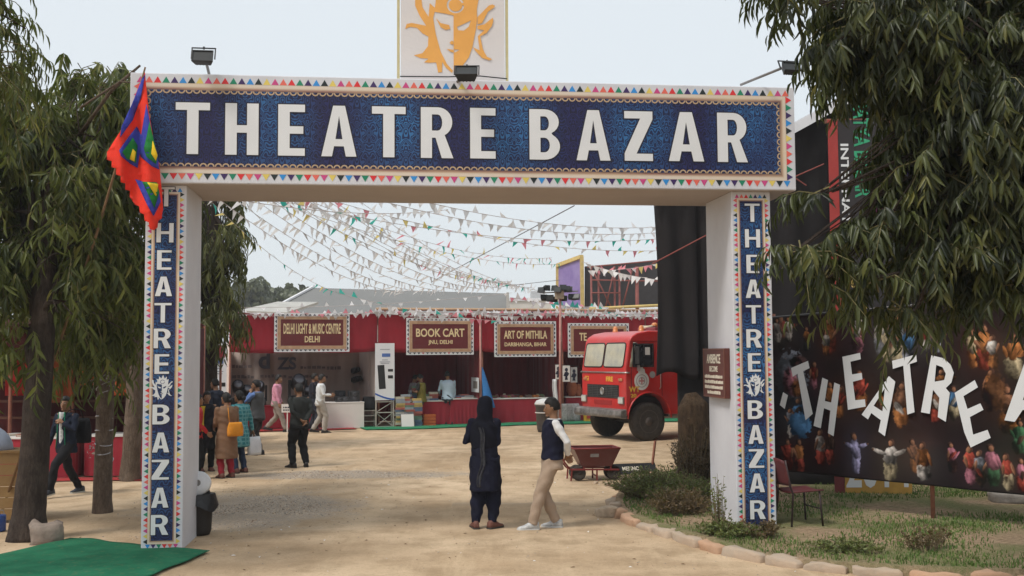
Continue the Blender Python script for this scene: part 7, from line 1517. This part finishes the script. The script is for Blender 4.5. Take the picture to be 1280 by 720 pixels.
for i in range(2):
    for j in range(2):
        me = rough_block(.52, .42, .16, .02, 90 + i * 5 + j); me.materials.append(M('step_stone', (.25, .22, .19), .9, .25, 6, .4, 30)); o = mesh_obj('stone', me, stp); o.location = (.0 + j * .53 + .1 * i, .3 * i, .08 + .15 * i)
# ------------------------------------------------------------------ background: warehouse, far wood, hoarding, mast
m_gr = M('warehouse_roof', (.20, .20, .195), .8, .06, .6, .1, 3, col2=(.17, .17, .165), spec=.15); m_gw = M('warehouse_wall', (.42, .41, .39), .8, .1, .8)
def bq(px, py, Y): return at(px, py, Y)
WY = 58.0; a, b_, c, d = bq(392, 361, WY + 4), bq(634, 368, WY + 4), bq(634, 396, WY), bq(335, 392, WY)
wh = empty('warehouse', (-5, WY, 0), 0, 'long grey warehouse roof rising behind the red stalls', 'building'); O = Vector((-5, WY, 0))
MB().add([d - O, c - O, b_ - O, a - O], [(0, 1, 2, 3)]).build('roof', m_gr, wh, solid=.12)
zt = (a.z + b_.z) / 2; MB().box(d.x - O.x + .3, c.x - O.x - .05, .4, 12, 0, d.z - .25).build('wall', m_gw, wh); MB().add([Vector((d.x, WY + .2, d.z)) - O, a - O, Vector((a.x, a.y + 8, d.z)) - O], [(0, 1, 2)]).build('gable', m_gw, wh, solid=.1)
MB().bar(d - O + Vector((-.05, -.02, .12)), a - O + Vector((0, 0, .14)), .16, .10).build('verge_board', m_hwh, wh)
MB().bar(d - O + Vector((-.1, -.12, -.1)), c - O + Vector((0, -.12, -.1)), .12, .2).build('gutter', M('gutter_dark', (.06, .06, .07), .6, .1), wh)
MB().box(c.x - O.x - .04, c.x - O.x + .1, .2, 12, 0, b_.z - .1).build('end_wall', m_gw, wh)
lo = empty('low_shed', bq(322, 385, 52), 0, 'low pale roofed shed in front of the grey warehouse gable', 'building'); lo.location.z = 0; z_ = bq(322, 378, 52).z
MB().add([(-1.0, 0, z_ - .45), (1.4, 0, z_ - .55), (2.3, 3.5, z_ + .12), (.2, 3.5, z_ + .15)], [(0, 1, 2, 3)]).build('roof', M('shed_roof', (.40, .39, .36), .8, .15, 1.5), lo, solid=.12); MB().box(-.8, 1.3, .15, 3.2, 0, z_ - .62).build('wall', m_gw, lo); MB().box(-.2, .9, -.01, .14, 1.5, 2.5).build('window', m_dkg, lo)
pb = empty('pale_block', bq(660, 390, 75), 0, 'pale far building between the warehouse and the purple hoarding', 'building'); pb.location.z = 0; z_ = bq(660, 376, 75).z; m_pale = M('pale_wall', (.58, .55, .50), .8, .08, .5)
MB().box(-1.3, 1.6, 0, 6, 0, z_).build('wall', m_pale, pb); MB().box(-1.4, 1.7, -.1, 6.1, z_ + .002, z_ + .18).build('parapet', m_hwh, pb)
MB().box(.2, 1.2, 1, 2.5, z_ + .181, z_ + .75).build('roof_tank', M('tank_grey', (.40, .40, .40), .6, .1), pb, bevel=.05)
for i in range(3): w_ = MB().box(-1.0 + i * .85, -.5 + i * .85, -.03, -.002, z_ - 1.3, z_ - .55).build('window', m_dkg, pb)
# second pale block right behind the stalls under the scaffold
pk = empty('pale_block', bq(775, 390, 60), 0, 'low pale building behind the scaffold and the fire engine', 'building'); pk.location.z = 0; z_ = bq(775, 389, 60).z; MB().box(-3.2, 4.5, 0, 6, 0, z_).build('wall', m_pale, pk)
for i in range(6): MB().box(-2.9 + i * 1.2, -2.1 + i * 1.2, -.03, -.002, z_ - .9, z_ - .3).build('window', M('far_pane', (.30, .36, .42), .2, .15, spec=.6), pk)
MB().box(-3.3, 4.6, -.15, 6.1, z_ + .002, z_ + .14).build('parapet', m_hwh, pk)
# wooded rise far off
LEAF_F2 = leaf_material('leaf_far', (.055, .065, .032), (.10, .115, .055), (.15, .15, .08), .1)
def far_wood(label, px0, px1, py_top, Y, n, seed):
    g = np.random.default_rng(seed); p0, p1 = at(px0, py_top, Y), at(px1, py_top, Y); zc_ = p0.z; lobes = []
    for i in range(n): f = g.random(); lobes.append(((p0.x + (p1.x - p0.x) * f, Y + g.uniform(-6, 10), zc_ - 1.6 - 3.6 * g.random() - 2.2 * abs(f - .35) ** 1.2), (g.uniform(1.0, 1.9), 1.6, g.uniform(.9, 1.5))))
    lv, _ = twigs(lobes, n * 26, seed, leaf=(.5, .95), wid=.7, per=8, tl=(.5, .9), down=.2, fill_=.5); o = mesh_obj('far_wood', leaves_mesh('far_wood', lv, LEAF_F2)); tag(o, label, 'wood', kind='stuff')
far_wood('hazy grey green wood far behind the warehouse', 262, 392, 341, 130, 60, 3)
# purple hoarding and dark hoarding on a red scaffold
HYY = 46.0; m_sca = M('scaffold_red', (.22, .07, .06), .7, .2); m_bam = M('frame_yellow', (.55, .42, .16), .7, .15); m_hd = M('hoarding_dark', (.045, .044, .048), .8, .15)
def hb_(px, py, Y): return at(px, py, Y)
ho = empty('purple_hoarding', hb_(712, 400, HYY), 0, 'purple hoarding in a yellow frame above the stalls', 'hoarding'); ho.location.z = 0; O = ho.location.copy()
q1, q2, q3, q4 = hb_(697, 332, 48.2), hb_(727, 321, 45.6), hb_(728, 384, 45.6), hb_(697, 391, 48.2)
MB().add([v - O for v in (q4, q3, q2, q1)], [(0, 1, 2, 3)]).build('panel', M('hoarding_violet', (.18, .12, .34), .6, .2, 1.5, col2=(.30, .24, .46), c2amt=.8), ho, solid=.03)
f_ = MB()
for a, b_ in ((q1, q2), (q2, q3), (q3, q4), (q4, q1)): f_.bar(a - O + Vector((0, -.06, 0)), b_ - O + Vector((0, -.06, 0)), .16)
f_.build('frame', m_bam, ho)
for a in (q3, q4): MB().tube([Vector((a.x - O.x, a.y - O.y + .1, 0)), a - O + Vector((0, .1, 2.2))], .05, 8).build('post', m_sca, ho, True)
fg = fill([[(0, 0), (.18, 0), (.2, .5), (.32, .9), (.2, 1.3), (.1, 1.35), (.02, 1.25), (-.1, .8)]], M('hoarding_figure', (.62, .58, .56), .6, .1), .002, 0, Matrix.Translation(q4 - O + Vector((.28, -.55, .35))) @ Matrix.Rotation(math.atan2(q3.y - q4.y, q3.x - q4.x), 4, 'Z') @ FACE); mesh_obj('printed_figure', fg, ho)
dh = empty('dark_hoarding', hb_(775, 400, HYY), 0, 'back of a dark hoarding held by a red pipe scaffold', 'hoarding'); dh.location.z = 0; O = dh.location.copy()
r1, r2, r3, r4 = hb_(731, 333, 45.6), hb_(860, 322, 47.0), hb_(860, 382, 47.0), hb_(731, 385, 45.6)
MB().add([v - O for v in (r4, r3, r2, r1)], [(0, 1, 2, 3)]).build('panel', m_hd, dh, solid=.05)
def sp_(px, py, dy=-.5): return hb_(px, py, 45.5 + dy) - O
for x in (739, 748, 768, 774, 796, 828): 
    t_ = sp_(x, 333); bt = Vector((t_.x, t_.y, 0)); MB().tube([bt, t_], .045 if x != 796 else .08, 7).build('upright', m_sca, dh, True)
for a, b_ in (((740, 350), (860, 352)), ((740, 366), (775, 366)), ((742, 340), (764, 384)), ((768, 337), (757, 384)), ((790, 338), (778, 384)), ((733, 386), (860, 380)), ((734, 334), (860, 322))): MB().tube([sp_(*a, -.62), sp_(*b_, -.62)], .032 if a[1] < 380 else .07, 6).build('brace', m_sca if a[1] < 380 else m_bam, dh, True)
# lamp mast with a crown of floodlights in front of the art stall
p = gnd(700, 535); ms = empty('lamp_mast', (p.x, p.y, 0), 0, 'thin pinkish mast topped by a cluster of black floodlights by the art stall', 'lamp mast'); zt = at(704, 366, p.y).z
MB().tube([(0, 0, 0), (.05, 0, zt + .1)], [.045, .035], 8).build('pole', m_pole2, ms, True); MB().bar((-.5, 0, zt), (.6, 0, zt + .05), .04).build('crossbar', m_arm, ms)
for i in range(16):
    x = -.56 + .075 * i + random.uniform(-.03, .03); z = zt + random.uniform(-.20, .20); T = Matrix.Translation((x, random.uniform(-.2, .2), z)) @ Matrix.Rotation(random.uniform(-.8, .8), 4, 'Z') @ Matrix.Rotation(random.uniform(-.6, .3), 4, 'X'); lb = MB(); lb.rings([[(-.11, -.07, -.09), (.11, -.07, -.09), (.11, -.07, .09), (-.11, -.07, .09)], [(-.07, .08, -.05), (.07, .08, -.05), (.07, .08, .05), (-.07, .08, .05)]], 0, True, T); o = lb.build('floodlight_head', m_blk, ms); MB().box(-.09, .09, -.076, -.071, -.07, .07, 0, T).build('glass', m_glass, o)
MB().box(-.13, .16, -.12, .12, zt - .2, zt + .16).build('junction_box', M('box_tan', (.35, .28, .2), .7, .1), ms, bevel=.01); MB().bar((0, 0, zt - .1), (0, -.0, zt), .06).build('clamp', m_blk, ms)
# a tower of pipe crossing behind: rail along the stall tops
rl = MB(); rl.tube([sworld(sx[1], .3, 3.78), sworld(sx[5], .3, 3.80)], .05, 7); o = rl.build('roof_rail', M('bamboo_tan', (.42, .27, .16), .7, .2), None, True); tag(o, 'long tan bamboo rail lying along the tops of the stalls', 'rail')
for i, s_ in enumerate((sx[1] + .3, sx[2], sx[3], sx[4] - .2)):
    pz = 3.55; q_ = MB().tube([sworld(s_, .3, 3.3), sworld(s_, .3, 3.80)], .035, 6)
    o = q_.build('rail_prop', m_pole, None, True); tag(o, 'short prop under the bamboo rail on the stall tops', 'prop', 'props of the roof rail')

# ------------------------------------------------------------------ bunting: cords of little paper flags
m_cord = M('bunting_cord', (.45, .40, .38), .8, .2)
BM = [M('flag_white', (.78, .78, .78), .7, .05), M('flag_pale', (.62, .60, .58), .7, .1), M('flag_teal', (.05, .42, .34), .7, .1), M('flag_pink', (.70, .26, .30), .7, .1), M('flag_lemon', (.68, .56, .20), .7, .1)]
for m_ in BM:                                                    # thin paper: some of the light comes through
    N, L = m_.node_tree.nodes, m_.node_tree.links; b = N['Principled BSDF']; b.inputs['Roughness'].default_value = .9; tr = N.new('ShaderNodeBsdfTranslucent'); L.new(b.inputs['Base Color'].links[0].from_socket, tr.inputs[0])
    ms_ = N.new('ShaderNodeMixShader'); ms_.inputs[0].default_value = .45; L.new(b.outputs[0], ms_.inputs[1]); L.new(tr.outputs[0], ms_.inputs[2]); L.new(ms_.outputs[0], N['Material Output'].inputs[0])
def bunting(p0, p1, sag, n, size, cols, label, flip=.35):
    size *= 1.0; n = int(n * 1.35); sag *= .75
    p0, p1 = Vector(p0), Vector(p1); r = empty('bunting', p0, 0, label, 'bunting', 'bunting across the yard'); N_ = 24
    f = lambda t: (p1 - p0) * t + Vector((0, 0, -4 * sag * t * (1 - t)))
    MB().tube([f(i / N_) for i in range(N_ + 1)], .006, 4).build('cord', m_cord, r); fm = MB(); d = (p1 - p0).normalized(); hz_ = Vector((-d.y, d.x, 0)).normalized()
    for i in range(n):
        t = (i + random.uniform(.2, .8)) / n; a = f(t); e = d * size * .5; ang = random.gauss(.5, .55); dn = (Vector((0, 0, -1)) * math.cos(ang) + hz_ * math.sin(ang) * random.choice((-1, 1, 1))).normalized()
        if random.random() < flip: dn = (dn + Vector((0, 0, random.uniform(.6, 1.9)))).normalized()
        tip = a + dn * size * random.uniform(.9, 1.25) + d * random.uniform(-.04, .04); mid = (a + tip) / 2 + hz_ * random.uniform(-.03, .03)
        fm.add([a - e, a + e, mid + e * .5, mid - e * .5, tip], [(0, 1, 2, 3), (3, 2, 4)], random.choice(cols))
    tag(fm.build('paper_flags', BM, r), kind='stuff'); return r
W_ = (0, 0, 0, 1); C_ = (0, 2, 3, 4, 0, 1); G_ = (2, 2, 4, 0)
SPEC = [((262, 250), (425, 367), 21, 31, 14, .17, G_, .35), ((425, 367), (640, 402), 31, 34, 16, .2, (0, 2, 0, 3), .2)]
for i in range(7): SPEC.append(((262 + i * 22, 240 + 2 * (i % 2)), (505 + i * 24, 366 - 1.2 * i), 19 + .5 * i, 33 + .3 * i, 34, .20, (1, 1, 0), .5))
for i in range(4): SPEC.append(((330 + 34 * i, 238), (640 + 14 * i, 352 + 4 * i), 20 + i, 36, 36, .18, W_ if i % 2 else C_, .6))
SPEC += [((300, 236), (700, 330), 20, 44, 34, .22, C_, .6), ((360, 240), (690, 322), 21, 42, 30, .22, C_, .6), ((430, 238), (850, 288), 20, 27, 30, .16, W_, .5), ((400, 246), (850, 312), 21, 28, 26, .15, C_, .5), ((470, 236), (850, 282), 20, 26, 26, .17, W_, .4), ((330, 246), (850, 296), 19, 27, 30, .14, C_, .5), ((300, 250), (560, 262), 18, 24, 22, .15, W_, .2), ((640, 366), (280, 384), 35, 33, 10, .15, W_, .2)]
LBS = ['thin white bunting nearest the left tree, lowest of the grey fan', 'second grey bunting of the fan above the lowest cord', 'third grey bunting of the fan reaching the warehouse roof', 'fourth grey bunting in the middle of the fan', 'fifth grey bunting of the fan, ending over the warehouse roof end', 'sixth grey bunting near the top of the fan', 'topmost grey bunting of the fan, crossed by the dark cable', 'coloured bunting descending to the left end of the art stall', 'white bunting descending just above the coloured one to the art stall', 'coloured bunting descending to the right end of the art stall', 'white bunting descending towards the pale far building', 'long coloured bunting ending at the top of the purple hoarding', 'coloured bunting ending at the left post of the purple hoarding', 'white bunting under the beam reaching the black hall', 'lowest coloured bunting stretched across to the black hall', 'highest white bunting close under the beam, reaching the black hall', 'coloured bunting between two white ones reaching the black hall', 'short white bunting hugging the underside of the beam', 'white bunting over the music stall roof towards the tree']
LBL = ['sparse green and yellow bunting sloping down to the warehouse roof', 'bunting running on along the warehouse roof to the art stall']
for i, (a, b_, y0, y1, n, s_, cols, sg) in enumerate(SPEC):
    lb = LBL[i] if i < 2 else LBS[i - 2]
    bunting(at(*a, y0), at(*b_, y1), sg, n, s_, cols, lb)
for i, (x0, x1, dz, n) in enumerate(((0, 1, .02, 34), (1, 2, .06, 40), (2, 3, .05, 44), (3, 5, .06, 70))):
    bunting(sworld(sx[x0], -.06, 3.62 + dz), sworld(sx[x1], -.06, 3.62 + dz), .03, n, .17, (0, 0, 0, 3, 1), 'white bunting caught along the top edge of the ' + ('music stall', 'book stall', 'art stall', 'stalls behind the fire engine')[i], .5)
    bunting(sworld(sx[x0], -.10, 3.58 + dz), sworld(sx[x1], -.12, 3.66 + dz), .16, n // 2, .15, (0, 0, 1), 'second loose bunting sagging over the fascia of the ' + ('music stall', 'book stall', 'art stall', 'stalls behind the fire engine')[i], .3)
bunting(at(727, 327, 43), at(850, 352, 40), .2, 16, .30, (0, 0, 0, 1), 'large white triangles of bunting before the dark hoarding', .05); bunting(at(735, 338, 43), at(850, 322, 40), .2, 16, .24, (3, 3, 4, 0), 'pink bunting along the top of the dark hoarding', .2)
for i, (x0, x1, y0, y1) in enumerate(((640, 760, 372, 384), (655, 770, 388, 392), (690, 830, 380, 391), (730, 835, 392, 396))): bunting(at(x0, y0, 38.5), at(x1, y1, 39.5), .12, 26, .20, (0, 0, 0, 1, 3, 2), ('tangled bunting by the lamp mast top', 'tangled bunting along the roof rail above the art stall', 'tangled bunting just under the purple hoarding', 'tangled bunting low over the fire engine roof')[i], .4)
for a, b_, ya, yb_, lb in (((718, 257), (540, 352), 22, 40, 'thin dark cable slanting across the sky under the beam'), ((628, 358), (700, 350), 40, 46, 'thin cable running from the warehouse to the hoarding')):
    o = MB().tube([at(*a, ya), at(*b_, yb_)], .012, 5).build('cable', M('cable_grey', (.16, .16, .17), .7, .1)); tag(o, lb, 'cable')

# ------------------------------------------------------------------ the winter haze
hz = MB().box(-95, 95, -30, 175, -1.2, 24).build('haze', M('haze_shell', (.9, .9, .9)))
hz.data.materials.clear(); m_hz = bpy.data.materials.new('haze_air'); m_hz.use_nodes = True; N, L = m_hz.node_tree.nodes, m_hz.node_tree.links
N.remove(N['Principled BSDF']); pv = N.new('ShaderNodeVolumePrincipled'); pv.inputs['Color'].default_value = (.93, .95, .97, 1); pv.inputs['Density'].default_value = .0009; pv.inputs['Anisotropy'].default_value = .2
L.new(pv.outputs[0], N['Material Output'].inputs['Volume']); hz.data.materials.append(m_hz); tag(hz, 'thin pale winter haze filling the air of the yard', 'haze', kind='stuff')
bpy.data.scenes.remove(BENCH)
